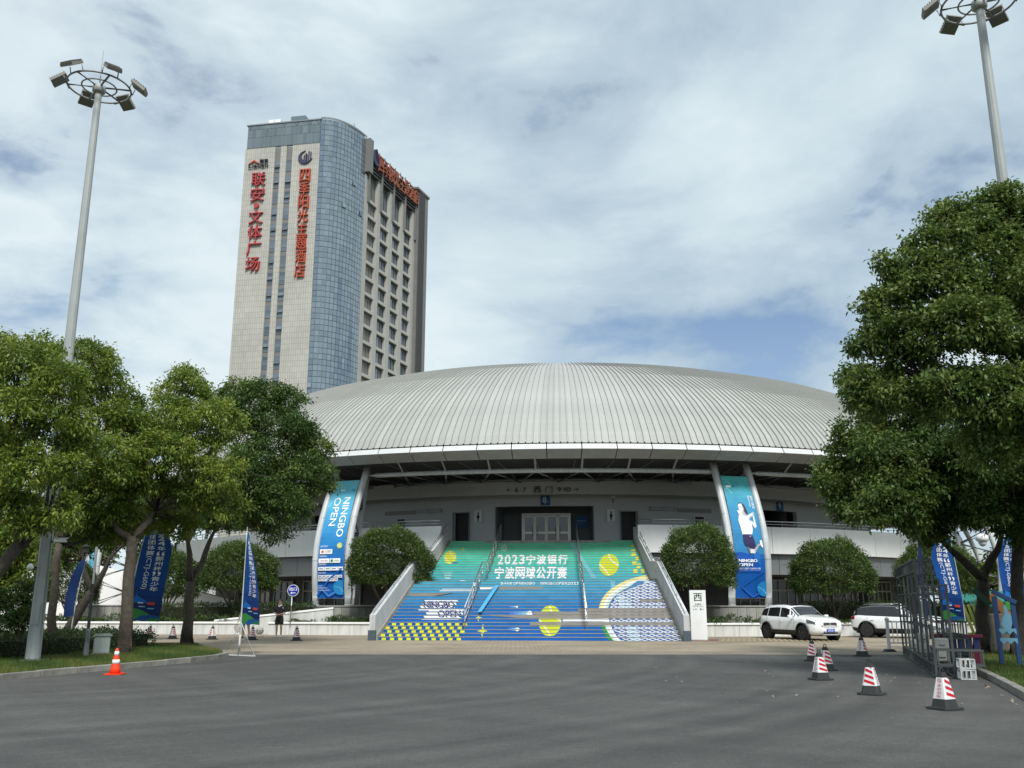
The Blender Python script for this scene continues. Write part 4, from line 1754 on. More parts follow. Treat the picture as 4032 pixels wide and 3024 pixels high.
gp_ = [arc_s(i / NCOL) for i in range(NCOL + 1)]
bk = MB()
rows = [[q.lerp(Vector((lB.x, lC.y, 0)), 0.03) + Vector((0, 0, z)) for q in gp_] for z in (0, TZ - 0.1)]
bk.grid(rows, 0, False)
cur = bk.build('glass_corner', M_MULL, tower)
rowh = FL / 3
rg = random.Random(4)
low = MB()
pane_n = 0
r = 0
z = TZ - 0.3
while z > 1.5:
    tall = rowh
    for j in range(NCOL):
        a, b = gp_[j], gp_[j + 1]
        d = b - a
        c = (a + b) / 2
        nrm = Vector((d.y, -d.x, 0)).normalized()
        ang = math.atan2(d.y, d.x)
        tx, tz_ = rg.uniform(-.8, .8), rg.uniform(-1.0, 1.0)
        M_ = Matrix.Rotation(ang + rad(tz_), 3, 'Z') @ Matrix.Rotation(rad(tx), 3, 'X')
        opened = rg.random() < 0.004
        if opened:
            M_ = Matrix.Rotation(ang, 3, 'Z') @ Matrix.Rotation(rad(-13), 3, 'X')
        pos = c + nrm * (0.28 if opened else 0.07) + Vector((0, 0, z - tall / 2))
        if r < 21:
            g = MB()
            g.box((0, 0, 0), (d.length - 0.085, 0.04, tall - 0.085), 0, 0, M_)
            g.build('pane', M_TGLASS, cur, pos)
            pane_n += 1
        else:
            low.box(pos, (d.length - 0.085, 0.04, tall - 0.085), 0, 0, M_)
    z -= tall
    r += 1


def island_glass():
    m = M_TGLASS.copy()
    m.name = 'lower_tower_glass'
    t = m.node_tree
    oi = [n for n in t.nodes if n.type == 'OBJECT_INFO'][0]
    ge = t.nodes.new('ShaderNodeNewGeometry')
    for l in list(oi.outputs['Random'].links):
        t.links.new(ge.outputs['Random Per Island'], l.to_socket)
    return m


lo_ = low.build('lower_panes', island_glass(), cur)
lo_['kind'] = 'stuff'
tp_ = MB()
rows = [[q + (q - Vector((lB.x, lC.y, 0))).normalized() * o + Vector((0, 0, z)) for q in gp_] for o, z in ((0.12, TZ - 0.15), (0.18, TZ + 0.25), (-0.7, TZ + 0.25))]
tp_.grid(rows, 0, False)
tp_.build('parapet', M_MULL, tower)
# right-hand facade, local frame: x along the face from C to D
LCD = (lD - lC).length
face = MB()
face.box((LCD / 2, 1.3, 45.5), (LCD - 0.02, 0.8, 91))
fa = face.build('side_facade', M_DKMET, tower, (lC.x, lC.y, 0), (0, 0, math.atan2(dCD.y, dCD.x)))
ZT2 = 92.6
pw, bw = 1.45, 4.05
xs = []
x = 0.0
M_PIER = M_STONE2
for i in range(5):
    ww = pw if i < 4 else 1.3
    p_ = MB()
    ht = ZT2 - 2.8 if i else ZT2 - 4.0
    p_.box((x + ww / 2, 0.35, ht / 2), (ww, 1.1, ht))
    p_.build('stone_pier', M_PIER, fa)
    q_ = MB()
    q_.box((x + ww * 0.75, 0.1, ZT2 - 5.2), (0.45, 1.5, 9.5))
    q_.build('fin', M_SPAN, fa)
    x += ww
    if i < 4:
        xs.append(x)
        x += bw
q_ = MB()
q_.box((0.55, -0.1, ZT2 + 0.2), (1.6, 2.0, 7.6))
q_.build('corner_cheek', M_SPAN, fa)
M_SILL = mat('sill_stone', (0.41, 0.40, 0.37), 0.7, var=0.05)
for bi, x0 in enumerate(xs):
    for i in range(20):
        zt = ZT2 - 6.0 - i * FL
        hh = 2.55 if i else 4.6
        zt = zt if i else zt + 2.4
        sp = MB()
        zs = (ZT2 - 6.0 - i * FL) - 2.2
        sp.box((x0 + bw / 2, 0.42, zs - 0.78), (bw - 0.004, 0.8, 0.66))
        sp.build('spandrel', M_SILL, fa)
        f = MB()
        for zz in (zt - hh, zt):
            f.box((x0 + bw / 2, 0.62, zz), (bw - 0.1, 0.12, 0.10))
        for k in range(4):
            f.box((x0 + 0.06 + (bw - 0.12) * k / 3, 0.62, zt - hh / 2), (0.10, 0.11, hh - 0.1))
        fo = f.build('window', M_DKMET, fa)
        for k in range(3):
            g = MB()
            g.box((x0 + 0.06 + (bw - 0.12) * (k + .5) / 3, 0.66, zt - hh / 2), ((bw - .12) / 3 - 0.1, 0.03, hh - 0.1))
            g.build('pane', M_TGLASS2, fo)
    lv = MB()
    for k in range(7):
        lv.box((x0 + bw / 2, 0.0, ZT2 - 2.9 + k * 0.75), (bw + 1.4, 0.9, 0.30))
    lo2 = lv.build('louvre_band', M_DKMET, fa)
    lo2['kind'] = 'stuff'
xe = x
# set-back end bay with dark ribs
eb = MB()
eb.box(((xe + LCD) / 2 + 0.4, 1.0, 47.5), (LCD - xe + 0.8, 4.0, 95.0))
ebo = eb.build('end_bay', M_SPAN, fa)
for k in range(4):
    rb = MB()
    rb.box((xe + 0.5 + k * 0.75, -1.1, 47.6), (0.28, 0.4, 95.2))
    rb.build('rib', M_DKMET, ebo)
ec = MB()
ec.box(((xe + LCD) / 2, 1.2, 95.3), (LCD - xe + 2.2, 5.0, 0.5))
ec.build('coping', M_SPAN, ebo)
# back of the tower so that it is a closed block
bkm = MB()
poly = [(0.2, 0.5), (WF, 0.9), (lC.x - 0.5, lC.y + 0.5), (lD.x - 0.8, lD.y), (lD.x - 16, lD.y + 6), (-1, 20)]
bkm.prism(poly, (0, 0, 0), (1, 0, 0), (0, 1, 0), (0, 0, 91.0))
bkm.build('rear_block', M_SPAN, tower)
rf = MB()
rf.box((9.0, 6.0, 98.6), (3.2, 3.0, 4.4))
rf.build('lift_house', M_CROWN, tower)
for x_ in (4.2, 5.6):
    rf = MB()
    rf.box((x_, 3.0, 98.0), (1.2, 1.6, 2.2))
    rf.build('roof_unit', M_SIGNW, tower)
ar = MB()
ar.tube([(gp_[9].x, gp_[9].y + 0.4, TZ), (gp_[9].x - 0.6, gp_[9].y + 1, TZ + 1.8)], 0.06, 6)
ar.build('roof_davit', M_DKMET, tower)

# signs on the tower: every character a raised letter
M_SIGR = mat('sign_red', lin(164, 58, 62), 0.5, var=0.08)
M_SIGO = mat('sign_orange', lin(172, 74, 50), 0.5, var=0.08)
M_SIGOD = mat('roof_sign_orange', lin(140, 76, 54), 0.6, var=0.15, vscale=1.0)
M_SIGN2 = mat('sign_navy', lin(48, 46, 78), 0.5)
M_SIGK = mat('sign_black', lin(44, 42, 46), 0.5)


def vsign(name, label, chars, zc, xfun, w, h, m):
    t = thing(name, label, 'sign', tower.matrix_basis @ Vector((0, 0, 0)), tower.rotation_euler.z)
    for c_, z_ in zip(chars, zc):
        if c_ == '·':
            d_ = MB()
            Mx = Matrix.Rotation(rad(90), 3, 'X')
            d_.lathe([(0.55, 0), (0.55, 0.3)], 20, 0, (0, 0, 0), False, Mx)
            d_.build('character', m, t, (xfun, -0.15, z_))
        else:
            solid_text('character', c_, m, t, (xfun, -0.16, z_), (0, 0, 0), w, h, 0.32)
            solid_text('character_backing', c_, m, t, (xfun + 0.06, -0.10, z_ + 0.05), (0, 0, 0), w * 1.04, h * 1.03, 0.05)
    return t


def zpix(u, v):
    """height on the stone face of a point seen at photo pixel"""
    d = P(u, v, Y=1.0) - Vector((0, 0, CAM_H))
    n = Vector((math.sin(tower.rotation_euler.z), -math.cos(tower.rotation_euler.z), 0))
    t = n.dot(Vector((tA.x, tA.y, 0))) / n.dot(d)
    q = Minv @ (Vector((0, 0, CAM_H)) + d * t)
    return q


def spx(x, y):
    return zpix(940 + x * 0.3496, 540 + y * 0.3496)


pts = [spx(*q) for q in ((225, 480), (215, 652), (205, 775), (200, 903), (190, 1077), (172, 1255), (160, 1435))]
ah = (spx(225, 405).z - spx(225, 555).z) * 1.0
aw = spx(300, 480).x - spx(148, 480).x
vsign('tower_sign', 'red vertical sign with a dot on the left of the stone tower face', '联安·文体广场', [q.z for q in pts], sum(q.x for q in pts) / 7, aw, ah, M_SIGR)
pts = [spx(*q) for q in ((746, 438), (740, 588), (734, 738), (724, 890), (717, 1040), (710, 1195), (703, 1350), (696, 1510))]
ah = (spx(746, 368).z - spx(746, 508).z)
aw = spx(803, 438).x - spx(690, 438).x
vsign('tower_sign', 'orange red vertical sign beside the glass corner of the tower', '四季阳光主题酒店', [q.z for q in pts], sum(q.x for q in pts) / 8, aw, ah, M_SIGO)
# logo with a roof gable
q0, q1 = spx(118, 352), spx(342, 250)
lg = thing('tower_logo', 'small black and orange logo with a roof gable at the top left of the tower', 'logo', tower.matrix_basis @ Vector((0, 0, 0)), tower.rotation_euler.z)
wl_, hl = q1.x - q0.x, q1.z - q0.z
solid_text('lettering', 'Lianan', M_SIGK, lg, ((q0.x + q1.x) / 2, -0.15, q0.z + hl * .22), (0, 0, 0), wl_, hl * .42, 0.3)
solid_text('lettering', '联安', M_SIGK, lg, (q0.x + wl_ * .77, -0.15, q0.z + hl * .78), (0, 0, 0), wl_ * .42, hl * .4, 0.3)
g_ = MB()
g_.prism([(0, .35), (.28, .8), (.32, .8), (.6, .35), (.5, .35), (.3, .62), (.1, .35)], (q0.x, 0.0, q0.z + hl * .2), (wl_ * .85, 0, 0), (0, 0, hl), (0, -0.3, 0))
g_.build('gable', M_SIGO, lg)
# moon and castle logo
q0, q1 = spx(672, 310), spx(842, 142)
mo = thing('moon_logo', 'dark crescent moon logo above the orange tower sign', 'logo', tower.matrix_basis @ Vector((q0.x, 0, q0.z)), tower.rotation_euler.z)
wm, hm = q1.x - q0.x, q1.z - q0.z
pts = []
for i in range(25):
    t = rad(95 + 245 * i / 24)
    pts.append((.46 + .46 * math.cos(t), .46 + .46 * math.sin(t)))
for i in range(25):
    t = rad(325 - 215 * i / 24)
    pts.append((.62 + .42 * math.cos(t), .58 + .40 * math.sin(t)))
m_ = MB()
for tri in p_poly(pts):
    m_.prism(tri, (0, 0, 0), (wm, 0, 0), (0, 0, hm), (0, -0.3, 0))
m_.build('crescent', M_SIGN2, mo)
for x_, z0, z1, w_ in ((.40, .2, .5, .05), (.52, .18, .62, .05), (.60, .2, .55, .04), (.72, .2, .78, .05), (.86, .24, .72, .05)):
    m_ = MB()
    m_.box((x_ * wm, -0.15, (z0 + z1) / 2 * hm), (w_ * wm, 0.3, (z1 - z0) * hm))
    m_.lathe([(0.001, 0.0), (w_ * wm * .9, 0.12), (w_ * wm * .9, 0.3), (0.001, 0.5)], 8, 0, (x_ * wm, -0.15, z1 * hm))
    m_.build('castle_tower', M_SIGN2, mo)
# roof sign along the side facade
rsn = thing('roof_sign', 'orange roof sign on a frame along the receding side of the tower', 'sign', tower.matrix_basis @ Vector((lC.x, lC.y, 0)), tower.rotation_euler.z + math.atan2(dCD.y, dCD.x))
for i, c_ in enumerate('四季阳光主题酒店'):
    solid_text('character', c_, M_SIGOD, rsn, (5.2 + i * 2.45, -0.75, ZT2 + 0.4), (0, 0, 0), 2.0, 3.6, 0.3)
    fr_ = MB()
    fr_.box((5.2 + i * 2.45, -0.4, ZT2 + 0.6), (0.12, 0.12, 5.2))
    fr_.build('frame_post', M_DKMET, rsn)
m_ = MB()
m_.prism([(a * 3.2, b * 4.0) for a, b in pts], (1.6, -0.7, ZT2 - 0.8), (1, 0, 0), (0, 0, 1), (0, -0.3, 0))
m_.build('crescent', M_SIGN2, rsn)
for z_ in (ZT2 - 1.2, ZT2 + 2.6):
    fr_ = MB()
    fr_.box((12.5, -0.45, z_), (21, 0.10, 0.10))
    fr_.build('frame_rail', M_DKMET, rsn)

# ================================================================== vegetation
def leaf_mat(name, dark, mid, young, trans=0.25):
    m = bpy.data.materials.new(name)
    m.use_nodes = True
    t = m.node_tree
    N, L = t.nodes.new, t.links.new
    b = t.nodes['Principled BSDF']
    b.inputs['Roughness'].default_value = 0.45
    b.inputs['Specular IOR Level'].default_value = 0.35
    a = N('ShaderNodeAttribute')
    a.attribute_name = 'tint'
    r = N('ShaderNodeValToRGB')
    e = r.color_ramp.elements
    e.new(0.5)
    for el, (p, c) in zip(e, ((0.0, dark), (0.5, mid), (1.0, young))):
        el.position = p
        el.color = (*c, 1)
    L(a.outputs['Fac'], r.inputs['Fac'])
    L(r.outputs[0], b.inputs['Base Color'])
    tr = N('ShaderNodeBsdfTranslucent')
    L(r.outputs[0], tr.inputs['Color'])
    mx = N('ShaderNodeMixShader')
    mx.inputs[0].default_value = trans
    L(b.outputs[0], mx.inputs[1])
    L(tr.outputs[0], mx.inputs[2])
    L(mx.outputs[0], t.nodes['Material Output'].inputs['Surface'])
    MATS[name] = m
    return m


M_LEAF_L = leaf_mat('camphor_leaf_light', (0.052, 0.098, 0.018), (0.120, 0.188, 0.030), (0.262, 0.318, 0.055), 0.4)
M_LEAF_R = leaf_mat('camphor_leaf_green', (0.034, 0.072, 0.018), (0.074, 0.132, 0.030), (0.165, 0.22, 0.052), 0.35)
M_LEAF_O = leaf_mat('osmanthus_leaf', (0.028, 0.056, 0.016), (0.066, 0.112, 0.026), (0.15, 0.195, 0.045), 0.25)
M_LEAF_H = leaf_mat('hedge_leaf', (0.022, 0.042, 0.014), (0.045, 0.078, 0.02), (0.09, 0.13, 0.03), 0.2)
M_BARK = mat('bark', (0.075, 0.062, 0.048), 0.95, var=0.35, vscale=9, bump=1.0, bscale=22)
M_BARKD = mat('dark_bark', (0.045, 0.038, 0.03), 0.95, var=0.35, vscale=9, bump=1.0, bscale=22)


def quads_mesh(name, m, V, tint=None, n=4):
    """V: (k, n, 3) polygons"""
    k = len(V)
    me = bpy.data.meshes.new(name)
    me.vertices.add(k * n)
    me.vertices.foreach_set('co', np.ascontiguousarray(V, dtype=np.float32).ravel())
    me.loops.add(k * n)
    me.loops.foreach_set('vertex_index', np.arange(k * n, dtype=np.int32))
    me.polygons.add(k)
    me.polygons.foreach_set('loop_start', np.arange(0, k * n, n, dtype=np.int32))
    me.polygons.foreach_set('loop_total', np.full(k, n, dtype=np.int32))
    me.materials.append(m)
    if tint is not None:
        at = me.attributes.new('tint', 'FLOAT', 'FACE')
        at.data.foreach_set('value', np.clip(tint, 0, 1).astype(np.float32))
    me.update()
    return me


def norm(a):
    return a / np.maximum(np.linalg.norm(a, axis=-1, keepdims=True), 1e-9)


def leaves(pos, axis, length, width, rng, tint, m, name='crown', droop=0.25, flat=0.6):
    """leaf blades: rhombus with a slight fold"""
    k = len(pos)
    axis = norm(axis)
    up = norm(np.array([0, 0, 1.0]) * flat + rng.normal(0, 0.5, (k, 3)))
    side = norm(np.cross(axis, up))
    nrm = np.cross(side, axis)
    L = (length * rng.uniform(0.7, 1.3, k))[:, None]
    Wd = (width * rng.uniform(0.75, 1.25, k))[:, None]
    p0 = pos
    p2 = pos + axis * L - np.array([0, 0, 1.0]) * L * droop
    mid = pos + axis * L * 0.45 + nrm * L * 0.05
    V = np.stack([p0, mid + side * Wd / 2, p2, mid - side * Wd / 2], 1)
    return quads_mesh(name, m, V, tint)


def lobe_tufts(lobes, dens, rng, inner=0.62, zcut=-0.75):
    """tuft centres on the outer shells of the lobes, none buried in a neighbour; lobes: (x,y,z,r,flat)"""
    C = np.array([l[:3] for l in lobes])
    Rr = np.array([l[3] for l in lobes])
    F = np.array([l[4] if len(l) > 4 else 0.85 for l in lobes])
    out, nr, ids = [], [], []
    for i in range(len(lobes)):
        k = int(dens * Rr[i] ** 2 * 4 * math.pi)
        d = norm(rng.normal(0, 1, (k, 3)))
        rr = Rr[i] * (inner + (1 - inner) * rng.uniform(0, 1, k) ** 0.45) * (1 + 0.13 * np.sin(d[:, 0] * 7 + i) * np.sin(d[:, 1] * 6 + 2 * i) + 0.1 * np.sin(d[:, 2] * 9 + d[:, 0] * 5 + i))
        d = d[d[:, 2] > zcut]
        rr = rr[:len(d)]
        q = C[i] + d * rr[:, None] * np.array([1, 1, F[i]])
        keep = np.ones(len(q), bool)
        for j in range(len(lobes)):
            if j == i:
                continue
            dd = (q - C[j]) / np.array([1, 1, F[j]])
            keep &= np.linalg.norm(dd, axis=1) > Rr[j] * 0.72
        out.append(q[keep])
        nr.append(d[keep])
        ids.append(np.full(int(keep.sum()), i))
    return np.concatenate(out), np.concatenate(nr), np.concatenate(ids)


def billow(lobes, seed, n=7):
    """break every lobe into a core and smaller billows"""
    rg = random.Random(seed)
    out = []
    for l in lobes:
        x, y, z, r = l[:4]
        f = l[4] if len(l) > 4 else 0.85
        out.append((x, y, z, r * 0.74, f))
        for k in range(n):
            d = Vector((rg.gauss(0, 1), rg.gauss(0, 1), rg.gauss(0.25, .9))).normalized()
            q = rg.uniform(0.30, 0.50) * r
            out.append((x + d.x * (r - q * .7), y + d.y * (r - q * .7), z + d.z * (r - q * .7) * f, q, rg.uniform(.75, 1.0)))
    return out


def make_crown(lobes, dens, per, sig, length, width, m, seed, parent, tint0=0.45, tgain=0.35, young=0.12, droop=0.25, zcut=-0.75, name='crown', big=True):
    rng = np.random.default_rng(seed)
    lobes = billow(lobes, seed) if big else lobes
    tc_, tn, ti = lobe_tufts(lobes, dens * 0.72, rng, 0.5, zcut)
    k = len(tc_)
    per = int(per * 1.35)
    tt = tint0 + rng.normal(0, 0.15, k) + rng.normal(0, 0.13, len(lobes))[ti]
    tt = np.where(rng.uniform(0, 1, k) < young, tt + tgain, tt)
    # shoots at the outside of each lobe are younger and paler
    pos = np.repeat(tc_, per, 0) + rng.normal(0, sig * 0.8, (k * per, 3)) * np.array([1, 1, 0.7])
    ax = norm(np.repeat(tn, per, 0) * 0.7 + rng.normal(0, 0.7, (k * per, 3)) + np.array([0, 0, -0.1]))
    tint = np.repeat(tt, per) + rng.normal(0, 0.10, k * per)
    me = leaves(pos, ax, length * 0.84, width * 0.8, rng, tint, m, name, droop)
    return link_mesh(name, me, parent)


def wob(a, b, n, amp, rg):
    a, b = Vector(a), Vector(b)
    out = []
    for i in range(n + 1):
        t = i / n
        q = a.lerp(b, t)
        if 0 < i < n:
            q = q + Vector((rg.uniform(-1, 1), rg.uniform(-1, 1), rg.uniform(-.5, .5))) * amp
        out.append(q)
    return out


def tree(name, label, base, fork, lobes, r0, m, bark, seed, group, dens=9, per=26, sig=0.17, ll=0.15, lw=0.075, tint0=0.45, tgain=0.35, young=0.12, lean=None, forks=None, zcut=-0.75):
    """trunk, limbs to every lobe, twigs, leafy crown; coordinates relative to the base"""
    base = Vector(base)
    t = thing(name, label, 'tree', base, 0, group)
    rg = random.Random(seed)
    fork = Vector(fork) - base
    lb = [(l[0] - base.x, l[1] - base.y, l[2] - base.z, *l[3:]) for l in lobes]
    tr = MB()
    pts = wob((0, 0, -0.05), fork, 6, 0.05, rg)
    rs = [r0 * (1.35 if i == 0 else 1.08 if i == 1 else 1 - 0.22 * i / 6) for i in range(7)]
    tr.tube(pts, rs, 12)
    tro = tr.build('trunk', bark, t)
    starts = [fork] + [Vector(f) - base for f in (forks or [])]
    for f in starts[1:]:
        li = MB()
        li.tube(wob(fork - Vector((0, 0, 0.15)), f, 5, 0.06, rg), [r0 * q for q in (.72, .66, .58, .48, .36, .22)], 10)
        li.build('limb', bark, t)
    for l in lb:
        c = Vector(l[:3])
        s = min(starts, key=lambda q: (q - c).length)
        li = MB()
        end = c + Vector((0, 0, 0.1 * l[3]))
        r1 = 0.5 if s is starts[0] else 0.3
        li.tube(wob(s - (s - fork).normalized() * 0.12 if s is not starts[0] else s - Vector((0, 0, 0.1)), end, 6, 0.10 * l[3] ** .5, rg), [r0 * r1 * (1 - 0.8 * i / 6) for i in range(7)], 8)
        for k in range(9):
            d = Vector((rg.gauss(0, 1), rg.gauss(0, 1), rg.gauss(0.3, .8))).normalized()
            st = s.lerp(end, rg.uniform(0.45, 1.0))
            li.tube(wob(st, c + d * l[3] * 0.9, 4, 0.1, rg), [r0 * q for q in (.16, .12, .09, .06, .03)], 5)
        lo = li.build('limb', bark, t)
        lo['kind'] = 'stuff'
        del lo['kind']
    make_crown(lb, dens, per, sig, ll, lw, m, seed, t, tint0, tgain, young, 0.25, zcut)
    return t


def LB_(u, v, Y, rpx, flat=0.85):
    c = P(u, v, Y=Y)
    return (c.x, c.y, c.z, px2m(rpx, Y, c.z), flat)


def G(u, v):
    q = P(u, v, z=0)
    return Vector((q.x, q.y, 0.1))


GL = 'camphor trees on the left verge'
# tree by the plaza corner, dark right-hand crown
tree('camphor_tree', 'spreading tree at the verge tip with dark crown beside the left banner', G(735, 2552), P(752, 2290, Y=33.4),
     [LB_(1110, 1760, 35.5, 175), LB_(1060, 1640, 36, 150), LB_(1180, 1900, 35, 130), LB_(1090, 2010, 34.5, 150), LB_(960, 1880, 34, 160), LB_(985, 1600, 36, 120), LB_(1230, 1800, 36, 70), LB_(880, 2040, 33, 90)],
     0.20, M_LEAF_R, M_BARK, 21, GL, 13, 30, 0.16, 0.15, 0.07, 0.45, 0.3, 0.2, forks=[P(850, 2080, Y=34), P(745, 2100, Y=33)])
tree('camphor_tree', 'tree with bright yellow green crown right of the large blue flag', G(482, 2588), P(520, 2110, Y=28),
     [LB_(740, 1560, 29.5, 120), LB_(800, 1700, 29, 150), LB_(690, 1660, 29, 140), LB_(850, 1880, 28.5, 110), LB_(640, 1830, 28, 150), LB_(760, 1950, 29, 120), LB_(540, 1900, 28, 120), LB_(890, 1990, 29, 70), LB_(730, 1490, 30, 60), LB_(560, 1730, 29, 100), LB_(600, 2050, 29.5, 85), LB_(700, 2075, 30, 80), LB_(480, 2040, 28.5, 80)],
     0.19, M_LEAF_L, M_BARK, 22, GL, 13, 30, 0.15, 0.14, 0.065, 0.66, 0.4, 0.35, forks=[P(430, 2060, Y=28), P(620, 2000, Y=28.5)])
tree('camphor_tree', 'tall tree whose thin trunk rises right of the white lamp mast', G(191, 2588), P(235, 2140, Y=28),
     [LB_(330, 1430, 27.5, 130), LB_(430, 1520, 28, 120), LB_(250, 1560, 27, 120), LB_(420, 1680, 27.5, 150), LB_(510, 1620, 28.5, 90), LB_(300, 1720, 27, 110), LB_(460, 1830, 27, 120), LB_(330, 1380, 28, 60), LB_(250, 1900, 28, 120), LB_(400, 1960, 28, 130), LB_(330, 2070, 28.5, 85), LB_(440, 2100, 29, 75)],
     0.13, M_LEAF_L, M_BARK, 23, GL, 12, 28, 0.15, 0.14, 0.065, 0.6, 0.4, 0.25)
tree('camphor_tree', 'leaning tree at the far left edge of the picture', Vector((-13.9, 22.3, 0.1)), P(95, 2120, Y=22.6),
     [LB_(80, 1440, 22, 130), LB_(160, 1390, 22.5, 85), LB_(240, 1500, 21.8, 120), LB_(60, 1640, 21.5, 150), LB_(200, 1680, 21.8, 130), LB_(60, 1840, 21.5, 130), LB_(-60, 1500, 22, 150), LB_(190, 1860, 21.8, 120), LB_(-80, 1750, 22, 160), LB_(60, 2020, 22, 110), LB_(20, 1350, 22.5, 60), LB_(-100, 1950, 22, 150), LB_(230, 2020, 22, 80), LB_(300, 1760, 22.5, 90), LB_(130, 2070, 22.6, 80)],
     0.19, M_LEAF_L, M_BARK, 24, GL, 13, 28, 0.14, 0.135, 0.06, 0.62, 0.4, 0.3, forks=[P(40, 1960, Y=22.2), P(190, 2010, Y=22.4)])
tree('camphor_tree', 'forked dark tree behind the hedge left of the large blue flag', Vector((-17.6, 37.0, 0.1)), P(362, 2330, Y=37),
     [LB_(300, 2010, 37, 110), LB_(440, 2040, 37, 100), LB_(220, 2120, 37, 80), LB_(520, 1960, 38, 130), LB_(370, 1930, 38, 110), LB_(600, 2050, 38, 90), LB_(180, 2200, 38, 75), LB_(270, 2150, 38, 80), LB_(520, 2110, 38, 75), LB_(400, 2120, 38, 75)],
     0.20, M_LEAF_R, M_BARKD, 25, GL, 10, 26, 0.17, 0.16, 0.08, 0.35, 0.3, 0.1, forks=[P(320, 2200, Y=37), P(455, 2170, Y=37)])
tree('camphor_tree', 'low leafy tree at the far left behind the mast and hedge', Vector((-19.5, 33.0, 0.1)), Vector((-19.4, 33.0, 1.9)),
     [LB_(30, 2180, 32, 120), LB_(120, 2240, 32.5, 90), LB_(-60, 2260, 32, 120), LB_(60, 2320, 32, 80), LB_(150, 2160, 33, 80), LB_(-40, 2090, 33, 110)],
     0.15, M_LEAF_L, M_BARK, 27, GL, 10, 26, 0.17, 0.15, 0.075, 0.5, 0.35, 0.2)
# sapling
tree('sapling', 'leafy twin stemmed sapling in front of the hedge left of the white mast', G(68, 2606), P(85, 2520, Y=25),
     [LB_(40, 2460, 25, 55), LB_(95, 2430, 25, 50), LB_(70, 2380, 25.2, 50), LB_(20, 2370, 25.4, 60), LB_(110, 2330, 25.4, 60)], 0.045, M_LEAF_R, M_BARK, 26, None, 26, 20, 0.10, 0.11, 0.06, 0.4, 0.3, 0.15)

GRT = 'camphor trees on the right verge'
tree('camphor_tree', 'large dark leaning tree behind the steel frame on the right', G(3868, 2590), P(3870, 2270, Y=27.6),
     [LB_(3300, 1900, 27, 100), LB_(3380, 1760, 27, 120), LB_(3500, 1850, 26, 150), LB_(3450, 1990, 25.5, 110), LB_(3350, 2010, 27, 75), LB_(3600, 1980, 26, 140), LB_(3560, 1650, 27, 150), LB_(3420, 1560, 27.5, 110), LB_(3350, 1480, 28, 50), LB_(3700, 1800, 27, 170), LB_(3780, 2000, 27, 150), LB_(3640, 2080, 27, 90)],
     0.21, M_LEAF_R, M_BARKD, 31, GRT, 17, 28, 0.16, 0.15, 0.085, 0.60, 0.35, 0.14, forks=[P(3700, 2120, Y=27), P(3950, 2080, Y=27.5)])
tree('camphor_tree', 'dark trunked tree at the right edge behind the blue wooden frame', G(4015, 2600), P(4005, 2080, Y=26.5),
     [LB_(3960, 1820, 24, 170), LB_(4080, 1700, 25, 200), LB_(4130, 1900, 25, 200), LB_(3900, 2000, 25, 120), LB_(4080, 2030, 25, 130), LB_(3830, 1760, 25, 140), LB_(4000, 2060, 26, 110), LB_(4120, 2100, 26, 120), LB_(3800, 1950, 26, 120)],
     0.19, M_LEAF_R, M_BARKD, 32, GRT, 16, 27, 0.15, 0.14, 0.075, 0.40, 0.3, 0.12, forks=[P(3900, 1900, Y=25.5), P(4060, 1850, Y=25)])
tree('camphor_tree', 'towering near tree on the right whose crown hides the lamp mast', Vector((12.2, 17.6, 0.1)), Vector((11.9, 17.8, 4.6)),
     [LB_(3900, 1000, 18.4, 190), LB_(3740, 1060, 18, 130), LB_(3620, 1120, 18, 90), LB_(3560, 1300, 18.3, 110), LB_(3680, 1330, 18, 150), LB_(3500, 1420, 18.6, 80), LB_(3850, 1300, 17.6, 180), LB_(3800, 1560, 17.8, 170), LB_(3960, 1560, 17.5, 170), LB_(4050, 1150, 18, 190), LB_(3830, 880, 18.4, 90), LB_(3930, 810, 18.4, 90), LB_(4060, 880, 18.4, 140), LB_(4160, 1400, 17.8, 220), LB_(4180, 1700, 18, 200), LB_(3480, 1180, 18.6, 60), LB_(3620, 1490, 18.5, 130), LB_(3900, 1760, 18, 110), LB_(4200, 1000, 18.5, 200), LB_(3650, 960, 18.3, 85), LB_(3530, 1070, 18.4, 85), LB_(3460, 1200, 18.5, 80), LB_(3450, 1340, 18.6, 90), LB_(3745, 880, 18.4, 90), LB_(3390, 1500, 18.8, 70), LB_(3500, 1570, 18.6, 110)],
     0.20, M_LEAF_R, M_BARKD, 33, GRT, 24, 26, 0.13, 0.115, 0.07, 0.70, 0.35, 0.2, forks=[P(3850, 1650, Y=18.2), P(3990, 1400, Y=18.2), P(4100, 1250, Y=18.3)])

# background greenery beyond the plaza
for i, (u, v, Y, r, lb) in enumerate(((120, 2170, 72, 150, 'round green tree far behind the white mast on the left'), (330, 2180, 80, 130, 'green tree far behind the left column pair'), (620, 2210, 70, 90, 'green tree far behind the large blue flag'),
                                      (-60, 2200, 60, 170, 'green tree far behind at the left edge'), (3960, 2300, 62, 130, 'green tree far behind the blue wooden frame'), (4110, 2240, 70, 170, 'green tree far behind at the right edge'), (3790, 2280, 75, 90, 'green tree far behind the right blue flag'))):
    c = P(u, v, Y=Y)
    rr = px2m(r, Y)
    tree('background_tree', lb, (c.x, c.y, 0), (c.x, c.y, max(1.2, c.z - rr * 1.0)), [(c.x + rr * a, c.y, c.z + rr * b, rr * s, .9) for a, b, s in ((-.45, 0, .6), (.4, .1, .62), (0, .45, .6), (0, -.35, .7))], 0.2, M_LEAF_L, M_BARK, 40 + i, 'trees far behind the plaza', 3.0, 22, 0.35, 0.34, 0.2, 0.45, 0.3, 0.2)


